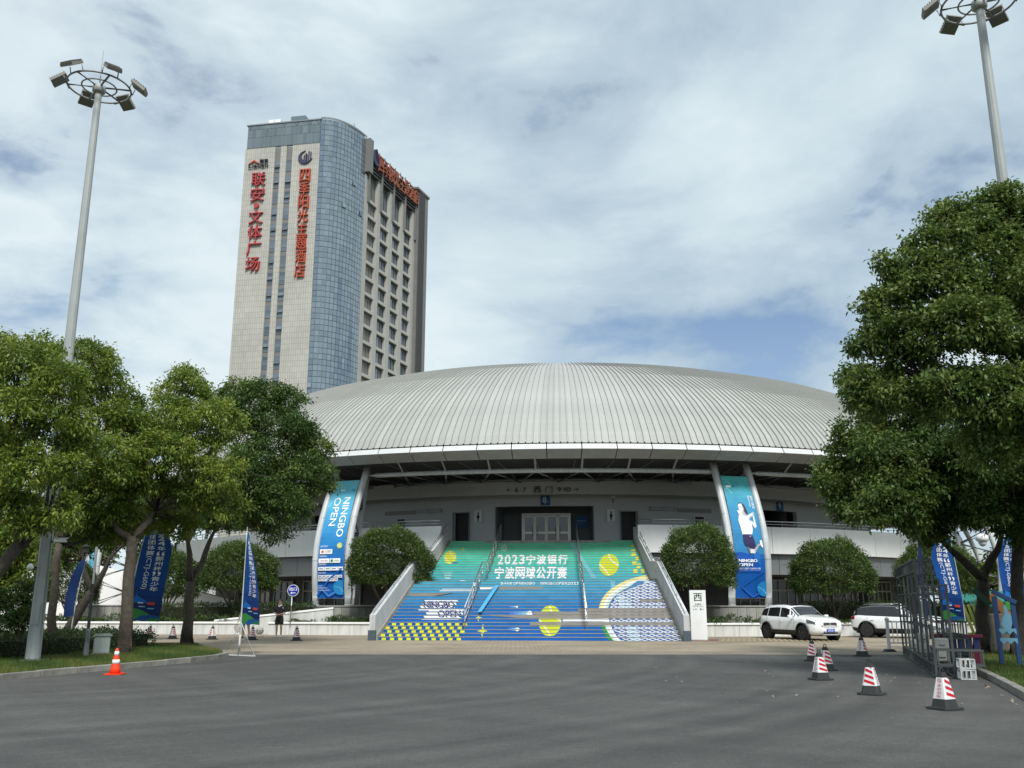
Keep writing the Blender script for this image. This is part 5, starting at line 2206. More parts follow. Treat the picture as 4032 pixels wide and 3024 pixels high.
# clipped dome trees on the planters
def dome_tree(label, u, v, Y, wpx, hpx, base_z, seed, tint0=0.45):
    """umbrella-shaped clipped tree: several stems, flat-bottomed dome; (u,v) is the centre of the crown"""
    c = P(u, v, Y=Y)
    a, h = px2m(wpx, Y) / 2, px2m(hpx, Y)
    t = thing('clipped_tree', label, 'tree', (c.x, c.y, base_z), 0, 'clipped dome trees along the planters')
    rg = random.Random(seed)
    z0 = c.z - h / 2 - base_z
    for k in range(7):
        an = 2 * math.pi * k / 7 + rg.uniform(-.3, .3)
        s = MB()
        rr = a * rg.uniform(0.35, 0.7)
        pts = [Vector((0.09 * math.cos(an), 0.09 * math.sin(an), -0.05)), Vector((0.12 * math.cos(an), 0.12 * math.sin(an), z0 * 0.35)), Vector((rr * .55 * math.cos(an), rr * .55 * math.sin(an), z0 * 0.8)), Vector((rr * math.cos(an), rr * math.sin(an), z0 + h * 0.35))]
        s.tube(pts, [0.065, 0.055, 0.042, 0.02], 7)
        for q in range(3):
            an2 = an + rg.uniform(-.6, .6)
            s.tube([pts[2], pts[2] + Vector((rr * .7 * math.cos(an2), rr * .7 * math.sin(an2), h * .4))], [0.025, 0.01], 5)
        s.build('stem', M_BARK, t)
    rng = np.random.default_rng(seed)
    k = int(140 * a * a * 4)
    d = norm(rng.normal(0, 1, (k * 2, 3)))
    d = d[d[:, 2] > -0.42][:k]
    sh = 0.82 + 0.18 * rng.uniform(0, 1, len(d)) ** 0.5
    lump = 1 + 0.08 * np.sin(d[:, 0] * 7 + seed) * np.sin(d[:, 1] * 6 + seed * 2) + 0.05 * np.sin(d[:, 2] * 11 + d[:, 0] * 6 + seed) + 0.05 * np.sin(d[:, 0] * 2.3 + seed * 1.7)
    lump = lump + np.where(rng.uniform(0, 1, len(d)) < 0.03, rng.uniform(0, .12, len(d)), 0)
    q = d * (sh * lump)[:, None] * np.array([a, a, h * 0.72])
    q[:, 2] = np.maximum(q[:, 2], -h * 0.30 - 0.12 * rng.uniform(0, 1, len(q)))
    q[:, 2] += z0 + h * 0.30
    per = 16
    pos = np.repeat(q, per, 0) + rng.normal(0, 0.085, (len(q) * per, 3))
    ax = np.repeat(d, per, 0) * 0.8 + rng.normal(0, 0.6, (len(q) * per, 3)) + np.array([0, 0, 0.15])
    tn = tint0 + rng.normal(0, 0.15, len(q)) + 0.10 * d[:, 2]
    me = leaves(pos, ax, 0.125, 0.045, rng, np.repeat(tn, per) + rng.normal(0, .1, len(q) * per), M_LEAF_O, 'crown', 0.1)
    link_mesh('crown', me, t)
    return t


dome_tree('clipped dome tree just left of the staircase', 1533, 2190, 47.6, 310, 220, 0.5, 51)
dome_tree('clipped dome tree just right of the staircase behind the white totem', 2738, 2190, 46.2, 290, 225, 0.5, 52)
dome_tree('clipped dome tree right of the printed player banner behind the cars', 3275, 2235, 47.0, 310, 190, 0.5, 53, 0.5)
dome_tree('clipped dome tree behind the steel frame on the right', 3690, 2235, 48.0, 290, 200, 0.5, 54, 0.5)
dome_tree('clipped dome tree behind the small edge on blue flag', 935, 2230, 50.0, 280, 180, 0.5, 55, 0.5)
dome_tree('clipped dome tree between the large blue flag and a tree trunk', 655, 2260, 52.0, 250, 170, 0.5, 56, 0.5)
dome_tree('clipped dark dome tree left of the far left columns', 290, 2290, 56.0, 190, 150, 0.3, 57, 0.3)


# low planting: hedges and ground cover
def hedge(name, label, path, width, height, dens, m, seed, z0=0.1, ll=0.07, lw=0.035, cat='hedge', tint0=0.42, rough=0.06):
    """clipped hedge along a path: woody core and a skin of leaves"""
    t = thing(name, label, cat, (path[0][0], path[0][1], z0))
    o = Vector((path[0][0], path[0][1], 0))
    pts = [Vector((*q, 0)) - o for q in path]
    core = MB()
    rows = []
    for i, q in enumerate(pts):
        d = (pts[min(i + 1, len(pts) - 1)] - pts[max(i - 1, 0)]).normalized()
        n = Vector((-d.y, d.x, 0))
        rows.append([q + n * (width * .42) + Vector((0, 0, 0)), q + n * (width * .42) + Vector((0, 0, height * .88)), q - n * (width * .42) + Vector((0, 0, height * .88)), q - n * (width * .42)])
    core.grid(rows, 0, False, True)
    core.add(rows[0], [(0, 1, 2, 3)])
    core.add(rows[-1], [(3, 2, 1, 0)])
    core.build('core', mat('hedge_core', (0.022, 0.026, 0.012), 1.0), t)
    rng = np.random.default_rng(seed)
    P_, A_, T_ = [], [], []
    for a, b in zip(pts, pts[1:]):
        L = (b - a).length
        d = np.array((b - a).normalized())
        n = np.array([-d[1], d[0], 0])
        per = 2 * height + width
        k = int(L * per * dens)
        s = rng.uniform(0, 1, k)
        f = rng.uniform(-per / 2, per / 2, k)
        side = np.where(np.abs(f) < width / 2, f, np.sign(f) * width / 2)
        zz = np.where(np.abs(f) < width / 2, height, height - (np.abs(f) - width / 2))
        nn = np.where((np.abs(f) < width / 2)[:, None], np.array([0, 0, 1.0]), np.sign(f)[:, None] * n)
        p = np.array(a) + d * (s * L)[:, None] + n * side[:, None] + np.array([0, 0, 1.0]) * zz[:, None]
        lum = 0.5 * np.sin(p[:, 0] * 3.1 + p[:, 1] * 2.3) + 0.5 * np.sin(p[:, 1] * 5.7 - p[:, 0] * 1.7 + p[:, 2] * 4)
        p += nn * (rng.normal(0, rough, k) + lum * rough)[:, None] + rng.normal(0, 0.03, (k, 3))
        P_.append(p)
        A_.append(nn * 0.7 + rng.normal(0, 0.7, (k, 3)) + np.array([0, 0, .25]))
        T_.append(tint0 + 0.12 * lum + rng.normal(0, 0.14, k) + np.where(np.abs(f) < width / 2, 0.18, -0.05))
    # rounded ends
    for q, e in ((pts[0], -1), (pts[-1], 1)):
        d = np.array(((pts[1] - pts[0]) if e < 0 else (pts[-1] - pts[-2])).normalized()) * e
        n = np.array([-d[1], d[0], 0])
        k = int(width * height * dens)
        p = np.array(q) + n * (rng.uniform(-.5, .5, k) * width)[:, None] + np.array([0, 0, 1.0]) * (rng.uniform(0, 1, k) * height)[:, None] + d * (rng.normal(0.03, rough, k))[:, None]
        P_.append(p)
        A_.append(d * 0.7 + rng.normal(0, .7, (k, 3)))
        T_.append(tint0 + rng.normal(0, .14, k))
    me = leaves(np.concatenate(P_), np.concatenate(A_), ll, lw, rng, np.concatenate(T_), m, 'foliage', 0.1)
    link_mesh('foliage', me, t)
    return t


hedge('hedge', 'thick clipped hedge behind the mast and grey cabinet on the left verge', [(-15.6, 17.0), (-15.5, 21.0), (-15.2, 25.0), (-14.4, 28.6), (-13.6, 32.2)], 3.3, 0.50, 430, M_LEAF_H, 61, 0.1, 0.075, 0.04)
# raised planters with coping, clad slab by slab
def planter(label, x0, y0, x1, y1, h, depth, seed, fill_tint=0.5):
    t = thing('planter', label, 'planter', (x0, y0, 0), math.atan2(y1 - y0, x1 - x0))
    L = math.hypot(x1 - x0, y1 - y0)
    n = max(1, round(L / 1.2))
    for k in range(n):
        s = MB()
        s.box((0, 0, 0), (L / n - 0.012, 0.2, h - 0.09))
        s.build('slab', M_WALLW, t, (L * (k + .5) / n, 0.1, (h - 0.09) / 2))
        c = MB()
        c.bbox((0, 0, 0), (L / n - 0.008, 0.30, 0.088), 0.01)
        c.build('coping', M_WHITE, t, (L * (k + .5) / n, 0.09, h - 0.044))
    e = MB()
    e.box((L / 2, depth / 2 + 0.2, h / 2 - 0.08), (L, depth, h - 0.12))
    e.build('soil', M_SOIL, t)
    return t


planter('low white planter wall left of the staircase', -12.2, 47.3, -6.7, 46.5, 0.62, 3.4, 1)
planter('long low white planter wall far left behind the row of cones', -34.0, 49.5, -13.6, 47.6, 0.62, 4.0, 2)
planter('low white planter wall right of the staircase behind the cars', 8.4, 44.6, 30.0, 47.6, 0.62, 4.0, 3)


def shrubs(label, x0, y0, x1, y1, width, z, seed, dens=420, h=0.28, tint0=0.45):
    """unclipped ground cover in a planter"""
    rng = np.random.default_rng(seed)
    t = thing('ground_cover', label, 'shrubs', (x0, y0, z), math.atan2(y1 - y0, x1 - x0))
    L = math.hypot(x1 - x0, y1 - y0)
    k = int(L * width * 14)
    cx_, cy_ = rng.uniform(0, L, k), rng.uniform(0, width, k)
    rr = rng.uniform(0.12, 0.26, k)
    hh = h * (0.7 + 0.45 * np.sin(cx_ * 1.9 + seed) * np.sin(cx_ * .7) + rng.uniform(-.2, .3, k))
    per = int(dens / 9)
    d = norm(rng.normal(0, 1, (k * per, 3)))
    d[:, 2] = np.abs(d[:, 2])
    pos = np.repeat(np.stack([cx_, cy_, np.zeros(k)], 1), per, 0) + d * np.repeat(np.stack([rr, rr, np.maximum(hh, .08)], 1), per, 0)
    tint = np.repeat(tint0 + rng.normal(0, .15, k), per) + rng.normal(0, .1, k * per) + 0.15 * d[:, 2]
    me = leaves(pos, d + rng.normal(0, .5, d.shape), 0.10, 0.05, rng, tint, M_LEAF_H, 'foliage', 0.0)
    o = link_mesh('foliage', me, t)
    return t


shrubs('low green shrubs in the planter left of the staircase', -12.0, 47.7, -7.0, 46.9, 0.9, 0.56, 71)
shrubs('low green shrubs in the long planter far left', -33.0, 49.9, -14.2, 48.1, 1.3, 0.56, 72, 360, 0.36)
shrubs('low green shrubs between the totem and the plinth', 8.6, 44.8, 12.6, 45.2, 1.0, 0.56, 73, 420, 0.34)
shrubs('low green shrubs in the planter behind the parked cars', 13.0, 45.3, 29.0, 47.2, 1.2, 0.56, 74, 360, 0.30)
hedge('hedge', 'dark clipped hedge behind the parked cars', [(14.6, 47.2), (20.0, 47.9), (27.0, 48.8)], 1.0, 1.0, 300, M_LEAF_H, 62, 0.5, 0.09, 0.05, tint0=0.3)
hedge('hedge', 'dark clipped hedge behind the man in black', [(-19.5, 50.2), (-14.0, 49.7), (-10.5, 49.4)], 1.0, 0.95, 300, M_LEAF_H, 63, 0.5, 0.09, 0.05, tint0=0.3)
# ramp parapet behind the stone ball
rp_ = thing('ramp_wall', 'sloping white ramp wall behind the man in black', 'wall', (-15.2, 48.2, 0))
m_ = MB()
m_.prism([(0, 0), (6.2, 0), (6.2, 1.25), (0, 0.62)], (0, 0, 0), (1, -0.12, 0), (0, 0, 1), (0, 0.25, 0))
ro_ = m_.build('wall', M_WALLW, rp_)
fix_normals(ro_.data)
m_ = MB()
m_.prism([(0, 0.622), (6.2, 1.252), (6.2, 1.34), (0, 0.71)], (0, -0.04, 0), (1, -0.12, 0), (0, 0, 1), (0, 0.33, 0))
ro_ = m_.build('coping', M_WHITE, rp_)
fix_normals(ro_.data)

# bare dead shrub far left
ds = thing('dead_shrub', 'bare pale leafless shrub in the planter by the far left columns', 'shrub', (*P(520, 2470, Y=50).xy, 0.55))
rg = random.Random(3)
for k in range(8):
    s = MB()
    a = rg.uniform(0, 6.28)
    top = Vector((math.cos(a) * rg.uniform(.5, 1.3), math.sin(a) * .6, rg.uniform(1.2, 2.4)))
    pts = wob((0.05 * math.cos(a), 0.05 * math.sin(a), 0), top, 5, 0.1, rg)
    s.tube(pts, [.045, .04, .034, .028, .02, .01], 6)
    for q in range(4):
        st = pts[rg.randint(2, 4)]
        s.tube(wob(st, st + Vector((rg.uniform(-.5, .5), rg.uniform(-.3, .3), rg.uniform(.2, .6))), 3, .05, rg), [.018, .014, .01, .006], 5)
    s.build('stem', mat('pale_bark', (0.36, 0.31, 0.23), 0.9, var=.2), ds)


# grass blades on both verges
def grass(name, label, poly_fn, n, seed, ym):
    rng = np.random.default_rng(seed)
    x, y = poly_fn(rng, n)
    k = len(x)
    h = rng.uniform(0.03, 0.085, k)
    a = rng.uniform(0, 6.28, k)
    w = 0.007
    lean = rng.normal(0, .35, (k, 2)) * h[:, None]
    z = np.full(k, 0.125)
    p0 = np.stack([x - w * np.cos(a), y - w * np.sin(a), z - 0.03], 1)
    p1 = np.stack([x + w * np.cos(a), y + w * np.sin(a), z - 0.03], 1)
    p2 = np.stack([x + lean[:, 0], y + lean[:, 1], z + h], 1)
    patch = 0.5 + 0.28 * np.sin(x * 1.3 + 1) * np.sin(y * 0.9) + 0.2 * np.sin(x * 3.1 + y * 2.3)
    me = quads_mesh(name, MATS['grass_blade'], np.stack([p0, p1, p2], 1), patch + rng.normal(0, .15, k), 3)
    o = link_mesh(name, me)
    tag(o, label, 'grass', None, 'stuff')


leaf_mat('grass_blade', (0.04, 0.075, 0.014), (0.078, 0.12, 0.024), (0.17, 0.165, 0.045), 0.2)


def left_area(rng, n):
    y = rng.uniform(17, 34.2, n)
    xe = np.interp(y, [q[1] for q in KL], [q[0] for q in KL]) - 0.16
    return xe - rng.uniform(0, 1, n) * 4.2, y


def right_area(rng, n):
    y = rng.uniform(13.5, 30, n)
    xe = np.interp(y, [q[1] for q in KR], [q[0] for q in KR]) + 0.16
    return xe + rng.uniform(0, 1, n) * 5.5, y


grass('verge_grass', 'mown grass on the left verge under the trees', left_area, 90000, 81, 0)
grass('verge_grass', 'shaded grass on the right verge under the trees', right_area, 70000, 82, 0)
# fallen leaves on the road by the cones
rng = np.random.default_rng(9)
k = 85
lx = rng.uniform(3.0, 11.5, k)
ly = 12.5 + rng.uniform(0, 1, k) ** 0.8 * 14
xe = np.interp(ly, [q[1] for q in KR], [q[0] for q in KR]) - 0.3
lx = np.minimum(lx, xe)
pos = np.stack([lx, ly, np.full(k, 0.008)], 1)
ax = np.stack([rng.normal(0, 1, k), rng.normal(0, 1, k), rng.uniform(0, .25, k)], 1)
M_LIT = leaf_mat('fallen_leaf', (0.20, 0.13, 0.08), (0.34, 0.30, 0.24), (0.38, 0.25, 0.18), 0.1)
fl = link_mesh('fallen_leaves', leaves(pos, ax, 0.07, 0.04, rng, rng.uniform(0, 1, k), M_LIT, 'fallen_leaves', -0.05, 3.0))
tag(fl, 'pale fallen leaves scattered over the road around the cones', 'leaves', None, 'stuff')

# ================================================================== flood-light masts
M_MAST = mat('mast_paint', (0.34, 0.36, 0.35), 0.5, var=0.08, vscale=1.5, streak=0.15)
M_LAMPB = mat('lamp_body', (0.20, 0.19, 0.165), 0.5, var=0.1)
M_LENS = mat('lamp_lens', (0.16, 0.155, 0.135), 0.25)


def mast(label, x, y, rot):
    t = thing('light_mast', label, 'light mast', (x, y, 0.1 if x < 0 else 0.1), rot, 'flood light masts')
    s = MB()
    s.tube([(0, 0, -0.1), (0, 0, 4), (0, 0, 10), (0, 0, 16.3)], [0.19, 0.162, 0.13, 0.098], 12, 0, True, False)
    po = s.build('pole', M_MAST, t)
    d = MB()
    d.box((0, -0.195, 1.2), (0.16, 0.02, 0.55))
    d.build('hatch', M_MAST, po)
    b = MB()
    b.lathe([(0.3, 0), (0.3, 0.04), (0.22, 0.05)], 12)
    b.build('base_plate', M_MAST, t)
    h = MB()
    h.lathe([(0.14, 16.2), (0.19, 16.25), (0.19, 16.42), (0.10, 16.5)], 12)
    h.build('hub', M_MAST, t)
    for rr, q in ((0.88, 0.028), (0.48, 0.024)):
        r_ = MB()
        r_.tube([(rr * math.cos(2 * math.pi * i / 40), rr * math.sin(2 * math.pi * i / 40), 16.40) for i in range(41)], q, 6, 0, False)
        r_.build('ring', M_STEELD, t)
    for k in range(6):
        a = math.pi * k / 3
        c, s_ = math.cos(a), math.sin(a)
        sp = MB()
        sp.tube([(0.12 * c, 0.12 * s_, 16.40), (0.89 * c, 0.89 * s_, 16.40)], 0.03, 6)
        sp.build('spoke', M_STEELD, t)
        M_ = Matrix.Rotation(a, 3, 'Z') @ Matrix.Rotation(rad(36), 3, 'Y')
        f = MB()
        f.box((1.11 * c, 1.11 * s_, 16.52), (0.48, 0.42, 0.08), 0, 0, M_)
        for j in range(7):
            f.box(Vector((1.11 * c, 1.11 * s_, 16.52)) + M_ @ Vector((-0.21 + j * 0.07, 0, 0.06)), (0.016, 0.40, 0.05), 0, 0, M_)
        fo = f.build('floodlight', M_LAMPB, t)
        l = MB()
        l.box(Vector((1.11 * c, 1.11 * s_, 16.52)) + M_ @ Vector((0, -0.112, -0.042)), (0.45, 0.185, 0.008), 0, 0, M_)
        l.box(Vector((1.11 * c, 1.11 * s_, 16.52)) + M_ @ Vector((0, 0.112, -0.042)), (0.45, 0.185, 0.008), 0, 0, M_)
        l.build('lens', M_LENS, fo)
        y_ = MB()
        for q in (-1, 1):
            y_.tube([(0.89 * c - q * 0.22 * s_, 0.89 * s_ + q * 0.22 * c, 16.38), (0.95 * c - q * 0.21 * s_, 0.95 * s_ + q * 0.21 * c, 16.55)], 0.016, 6)
        y_.tube([(0.89 * c + 0.22 * s_, 0.89 * s_ - 0.22 * c, 16.38), (0.89 * c - 0.22 * s_, 0.89 * s_ + 0.22 * c, 16.38)], 0.016, 6)
        y_.build('yoke', M_STEELD, fo)
    r_ = MB()
    r_.tube([(0, 0, 16.45), (0, 0, 17.0), (0, 0, 17.65)], [0.02, 0.014, 0.006], 6)
    r_.build('lightning_rod', M_STEELD, t)
    return t


mast('tall white lamp mast standing on the left verge in front of the trees', -12.3, 24.45, rad(12))
mast('tall white lamp mast rising behind the tree crown on the right', 11.95, 20.5, rad(40))

# cameras on the left mast
def bullet_cam(label, loc, rz, dome):
    t = thing('security_camera', label, 'camera', loc, rz)
    b = MB()
    b.tube([(0, 0, 0), (0.12, 0, 0.0)], 0.025, 8)
    b.build('bracket', M_BLACK, t)
    h = MB()
    if dome:
        h.lathe([(0.03, -0.08), (0.075, -0.05), (0.085, 0.0), (0.05, 0.06), (0.02, 0.08)], 12, 0, (0.16, 0, 0.02))
    else:
        h.bbox((0.26, 0, 0.03), (0.34, 0.1, 0.1), 0.02)
        h.box((0.27, 0, 0.09), (0.38, 0.12, 0.012))
    h.build('housing', M_SIGNW, t)
    l = MB()
    l.lathe([(0.035, 0), (0.035, 0.02)], 10, 0, (0.20 if dome else 0.43, -0.06 if dome else 0, 0.0 if dome else 0.03))
    l.build('lens', M_BLACK, t)


c_ = P(150, 2235, Y=24.3)
bullet_cam('small dome camera on the left side of the white mast', (c_.x - 0.02, 24.3, c_.z), rad(205), True)
c_ = P(205, 2133, Y=24.4)
bullet_cam('white bullet camera on the right side of the white mast', (c_.x - 0.02, 24.4, c_.z), rad(-10), False)

# ================================================================== traffic cones
M_RUB = mat('black_rubber', (0.028, 0.03, 0.03), 0.8, var=0.2, vscale=6)
M_SLV = mat('reflective_white', (0.66, 0.66, 0.66), 0.4, var=0.06, vscale=5)
RED = lin(186, 26, 44)


def chamf(h, c):
    return [(h, -h + c), (h, h - c), (h - c, h), (-h + c, h), (-h, h - c), (-h, -h + c), (-h + c, -h), (h - c, -h)]


def cone_proto():
    t = thing('traffic_cone', 'x', 'traffic cone', (0, 0, 0), 0, 'red and white striped cones')
    b = MB()
    b.prism(chamf(0.215, 0.07), (0, 0, 0), (1, 0, 0), (0, 1, 0), (0, 0, 0.028))
    b.build('base_plate', M_RUB, t)

    def half(z):
        return 0.145 + (0.045 - 0.145) * (z - 0.028) / (0.53 - 0.028)
    k = MB()
    rows = []
    for z in (0.028, 0.16, 0.165, 0.46, 0.53):
        rows.append([(x, y, z) for x, y in chamf(half(z), half(z) * 0.22)])
    k.grid(rows, 0, False, True)
    k.add([(x, y, 0.53) for x, y in chamf(half(.53), .01)], [tuple(range(8))])
    k.tube([(-0.028, 0, 0.52), (-0.03, 0, 0.56), (-0.018, 0, 0.595), (0.018, 0, 0.595), (0.03, 0, 0.56), (0.028, 0, 0.52)], 0.011, 6)
    k.build('body', M_RUB, t)
    s = MB()
    rows = []
    for z in (0.15, 0.455):
        h = half(z) + 0.004
        rows.append([(x, y, z) for x, y in chamf(h, h * 0.22)])
    s.grid(rows, 0, False, True)
    so = s.build('sleeve', M_SLV, t)
    p_ = MB()
    for f in range(4):
        R = Matrix.Rotation(math.pi / 2 * f, 3, 'Z')

        def fn(a, b_, l, R=R):
            z = 0.15 + 0.305 * b_
            h = half(z) + 0.0045
            return R @ Vector((a * h * 0.78, -h - l, z))
        if f % 2 == 0:
            els = []
            for q in range(4):
                y0 = 0.04 + q * 0.30
                els.append(([[(-1, y0 + .16), (1, y0), (1, y0 + .15), (-1, y0 + .31)]], RED))
        else:
            els = [(p_ring(0, .86, .55, .10, .42, .076), RED), (p_line([(-.3, .92), (.3, .80)], .16, .03), RED)]
            for i, c in enumerate('请勿泊车'):
                els.append((t_box(c, -.48, .56 - i * .17, .48, .70 - i * .17), RED))
        put_print(p_, els, -1, 0, 1, 1, fn, 0, 0.0015, 0.0005)
    p_.build('print', print_mat('cone_ink', 0.4), so)
    return t


cone0 = cone_proto()
CONES = [(3722, 2793, 30, 'front striped cone nearest the camera on the right'), (3433, 2735, -35, 'striped cone standing alone in the middle of the right lane'), (3232, 2677, 15, 'nearest cone of the tight trio left of the right lane'),
         (3255, 2640, 10, 'middle cone of the trio, partly behind the nearest one'), (3201, 2603, -30, 'rear left cone of the trio, in front of the left car'), (3396, 2584, 40, 'striped cone on the edge of the paving between both white cars'),
         (1167, 2523, 35, 'striped cone right of the man in black'), (993, 2520, 30, 'striped cone between the stone ball and the small flag'), (835, 2518, -40, 'striped cone left of the small flag'),
         (679, 2516, 60, 'cone just left of the verge tree trunk'), (589, 2514, 20, 'cone just right of the large blue flag'), (503, 2508, 35, 'cone partly hidden by the trunk beside the large blue flag'),
         (420, 2506, 60, 'cone seen above the hedge right of the forked tree'), (257, 2503, 10, 'cone seen above the hedge right of the thin trunk'), (182, 2503, 50, 'leftmost cone, beside the white mast')]
for i, (u, v, a, lb) in enumerate(CONES):
    c = cone0 if i == 0 else copy_tree(cone0)
    g = P(u, v, z=0)
    c.location = (g.x, g.y, 0.006)
    c.rotation_euler = (0, 0, rad(a))
    c['label'] = lb
# orange cone
M_ORG = mat('orange_plastic', lin(232, 62, 20), 0.45, var=0.06)
oc = thing('orange_cone', 'bright orange cone with two white bands by the left kerb', 'traffic cone', (*P(452, 2656, z=0).xy, 0.004))
b = MB()
b.prism(chamf(0.19, 0.03), (0, 0, 0), (1, 0, 0), (0, 1, 0), (0, 0, 0.025))
b.build('base_plate', M_ORG, oc)
b = MB()
b.lathe([(0.125, 0.025), (0.105, 0.13), (0.038, 0.52), (0.032, 0.545), (0.022, 0.56)], 20)
bo = b.build('body', M_ORG, oc)
for z0, z1 in ((0.23, 0.32), (0.41, 0.50)):
    def rz_(z):
        return 0.105 + (0.038 - 0.105) * (z - 0.13) / 0.39 + 0.003
    s = MB()
    s.lathe([(rz_(z0), z0), (rz_(z1), z1)], 20)
    s.build('band', mat('band_white', (0.78, 0.78, 0.78), 0.35), oc)

# ================================================================== feather flags
M_POLE = mat('flag_pole', (0.60, 0.62, 0.63), 0.35, 0.4)


def stack(chars, x0, x1, y_top, ch, gap, col):
    out = []
    y = y_top
    for c in chars:
        if len(c) > 1:
            L = len(c) * ch * 0.72
            out.append((t_box(c, x0 + (x1 - x0) * .1, y - L, x1 - (x1 - x0) * .1, y, 0, 0, -1), col))
            y -= L + gap
        else:
            out += t_els(c, x0, y - ch, x1, y, col, 0.012)
            y -= ch + gap
    return out


FLAG = [(p_rect(0, i / 12, 1, (i + 1) / 12), lin(*[(8, 32, 84)[j] + ((14, 76, 152)[j] - (8, 32, 84)[j]) * min(1, i / 4) + ((34, 116, 150)[j] - (14, 76, 152)[j]) * max(0, i - 9) / 3 for j in range(3)])) for i in range(12)]
FLAG += [(p_poly([(0, 0), (0, .10), (.2, .115), (.5, .085), (.8, .045), (1, .02), (1, 0)]), lin(60, 140, 60)), (p_poly([(.2, 0), (.4, .05), (.7, .06), (1, .05), (1, 0)]), lin(24, 84, 150)), (p_poly([(.55, 0), (.75, .035), (1, .03), (1, 0)]), lin(40, 120, 70))]
FLAG += [(p_poly([(.05, .2), (.12, .24), (.14, .30), (.16, .24), (.3, .22), (.5, .19), (.5, .17), (.05, .17)]), lin(22, 110, 190))]
FLAG += stack(['2', '0', '2', '4', '年', '“', '鄞', '州', '杯', '”', '青', '少', '年'], .54, .80, .93, .042, .008, W)
FLAG += stack(['网', '球', '团', '体', '赛', '(CTJ-G600)'], .20, .46, .90, .045, .009, W)
FLAG += [(p_rect(.55, .155, .80, .18), lin(210, 70, 50)), (p_rect(.25, .165, .42, .175), W), (p_rect(.3, .13, .5, .14), lin(170, 190, 220)), (p_rect(.58, .115, .8, .125), lin(120, 190, 220))]


def flag(label, base, ang, w, h, zb, lean=0.0, mirror=False, stand=False, wave=0.10, seed=0, slim=False):
    t = thing('feather_flag', label, 'flag', base, ang)
    top = zb + h + 0.05
    p_ = MB()
    sx = -1 if mirror else 1
    pts = [(lean * (i / 8) ** 2, 0, (top + 0.1) * i / 8) for i in range(9)]
    p_.tube(pts, [0.024, 0.024, 0.022, 0.02, 0.018, 0.016, 0.013, 0.011, 0.008], 8)
    p_.build('pole', M_POLE, t)
    c0 = P(0, 0, Y=1)

    def surf(a, b_, l):
        b2 = min(max(b_, 0), 1)
        ww = w * ((0.10 + 0.90 * min(1, (1 - b2) * 1.15)) if slim else (0.32 + 0.68 * min(1, (1 - b2) * 3.2) ** 0.6))
        z = zb + h * b2 - 0.12 * h * a * (1 - b2) * 0.2
        lx = lean * (z / (top + 0.1)) ** 2
        aa = (1 - a) if mirror else a
        return Vector((lx + sx * (0.03 + ww * aa), (wave * math.sin(2.2 * b2 * 3 + seed) * 0.8) * 0.8 - (l if not False else 0), z))
    bands = [i / 18 for i in range(19)]
    m = MB()
    m.grid([[surf(i / 5, b_, -0.002) for i in range(6)] for b_ in bands])
    m.build('cloth', mat('flag_cloth_back', lin(12, 48, 104), 0.7), t)
    q = MB()
    put_print(q, FLAG, 0, 0, 1, 1, surf, 0, 0.002, 0.0005, bands)
    q.build('print', print_mat('flag_ink', 0.6, 0.2), t)
    M_STD = mat('stand_white', (0.62, 0.63, 0.63), 0.4)
    if stand:
        s = MB()
        s.tube([(0, 0, 0.02), (0, 0, 0.62)], 0.036, 10)
        s.build('socket', M_STD, t)
        for e in (-1, 1):
            s = MB()
            s.tube([(0, 0, 0.98), (e * 0.10, e * 0.62, 0.03)], 0.015, 6)
            s.build('leg', M_STD, t)
        s = MB()
        s.box((0, 0, 0.02), (0.06, 1.3, 0.03), 0, rad(-9))
        s.build('foot_bar', M_STD, t)
    else:
        s = MB()
        s.box((0, 0, 0.02), (0.7, 0.05, 0.03))
        s.box((0, 0, 0.055), (0.05, 0.7, 0.03))
        s.build('cross_base', M_STD, t)
    return t


b_ = P(940, 2583, z=0)
flag('slim edge-on blue flag on a white tripod stand left of the man in black', (b_.x, b_.y, 0), rad(70), 0.95, 2.75, 0.95, 0.0, False, True, 0.05, 1, True)
# its stand faces the camera: feet spread across the view
b_ = P(492, 2480, Y=31.5)
flag('large blue flag facing the camera between two trunks on the left', (b_.x, 31.5, 0.1), rad(-4), 1.08, 3.3, 0.92, 0.55, False, False, 0.06, 0)
b_ = P(232, 2420, Y=34)
flag('blue flag seen at an angle behind the white mast', (b_.x + 0.5, 34, 0.1), rad(232), 0.36, 2.0, 1.0, -0.3, False, False, 0.08, 2)
b_ = P(3806, 2480, Y=31)
flag('blue flag with vertical lettering right of the steel frame', (b_.x, 31, 0.05), rad(20), 0.9, 2.95, 0.95, -0.35, True, False, 0.07, 3)
b_ = P(3640, 2500, Y=33.5)
flag('narrow edge-on blue flag behind the steel frame', (b_.x, 33.5, 0.0), rad(76), 0.9, 2.9, 0.95, -0.45, True, False, 0.05, 4)
b_ = P(4062, 2480, Y=30)
flag('blue flag cut off by the right edge of the picture', (b_.x, 30, 0.05), rad(10), 0.8, 2.4, 1.3, -0.1, True, False, 0.05, 5)

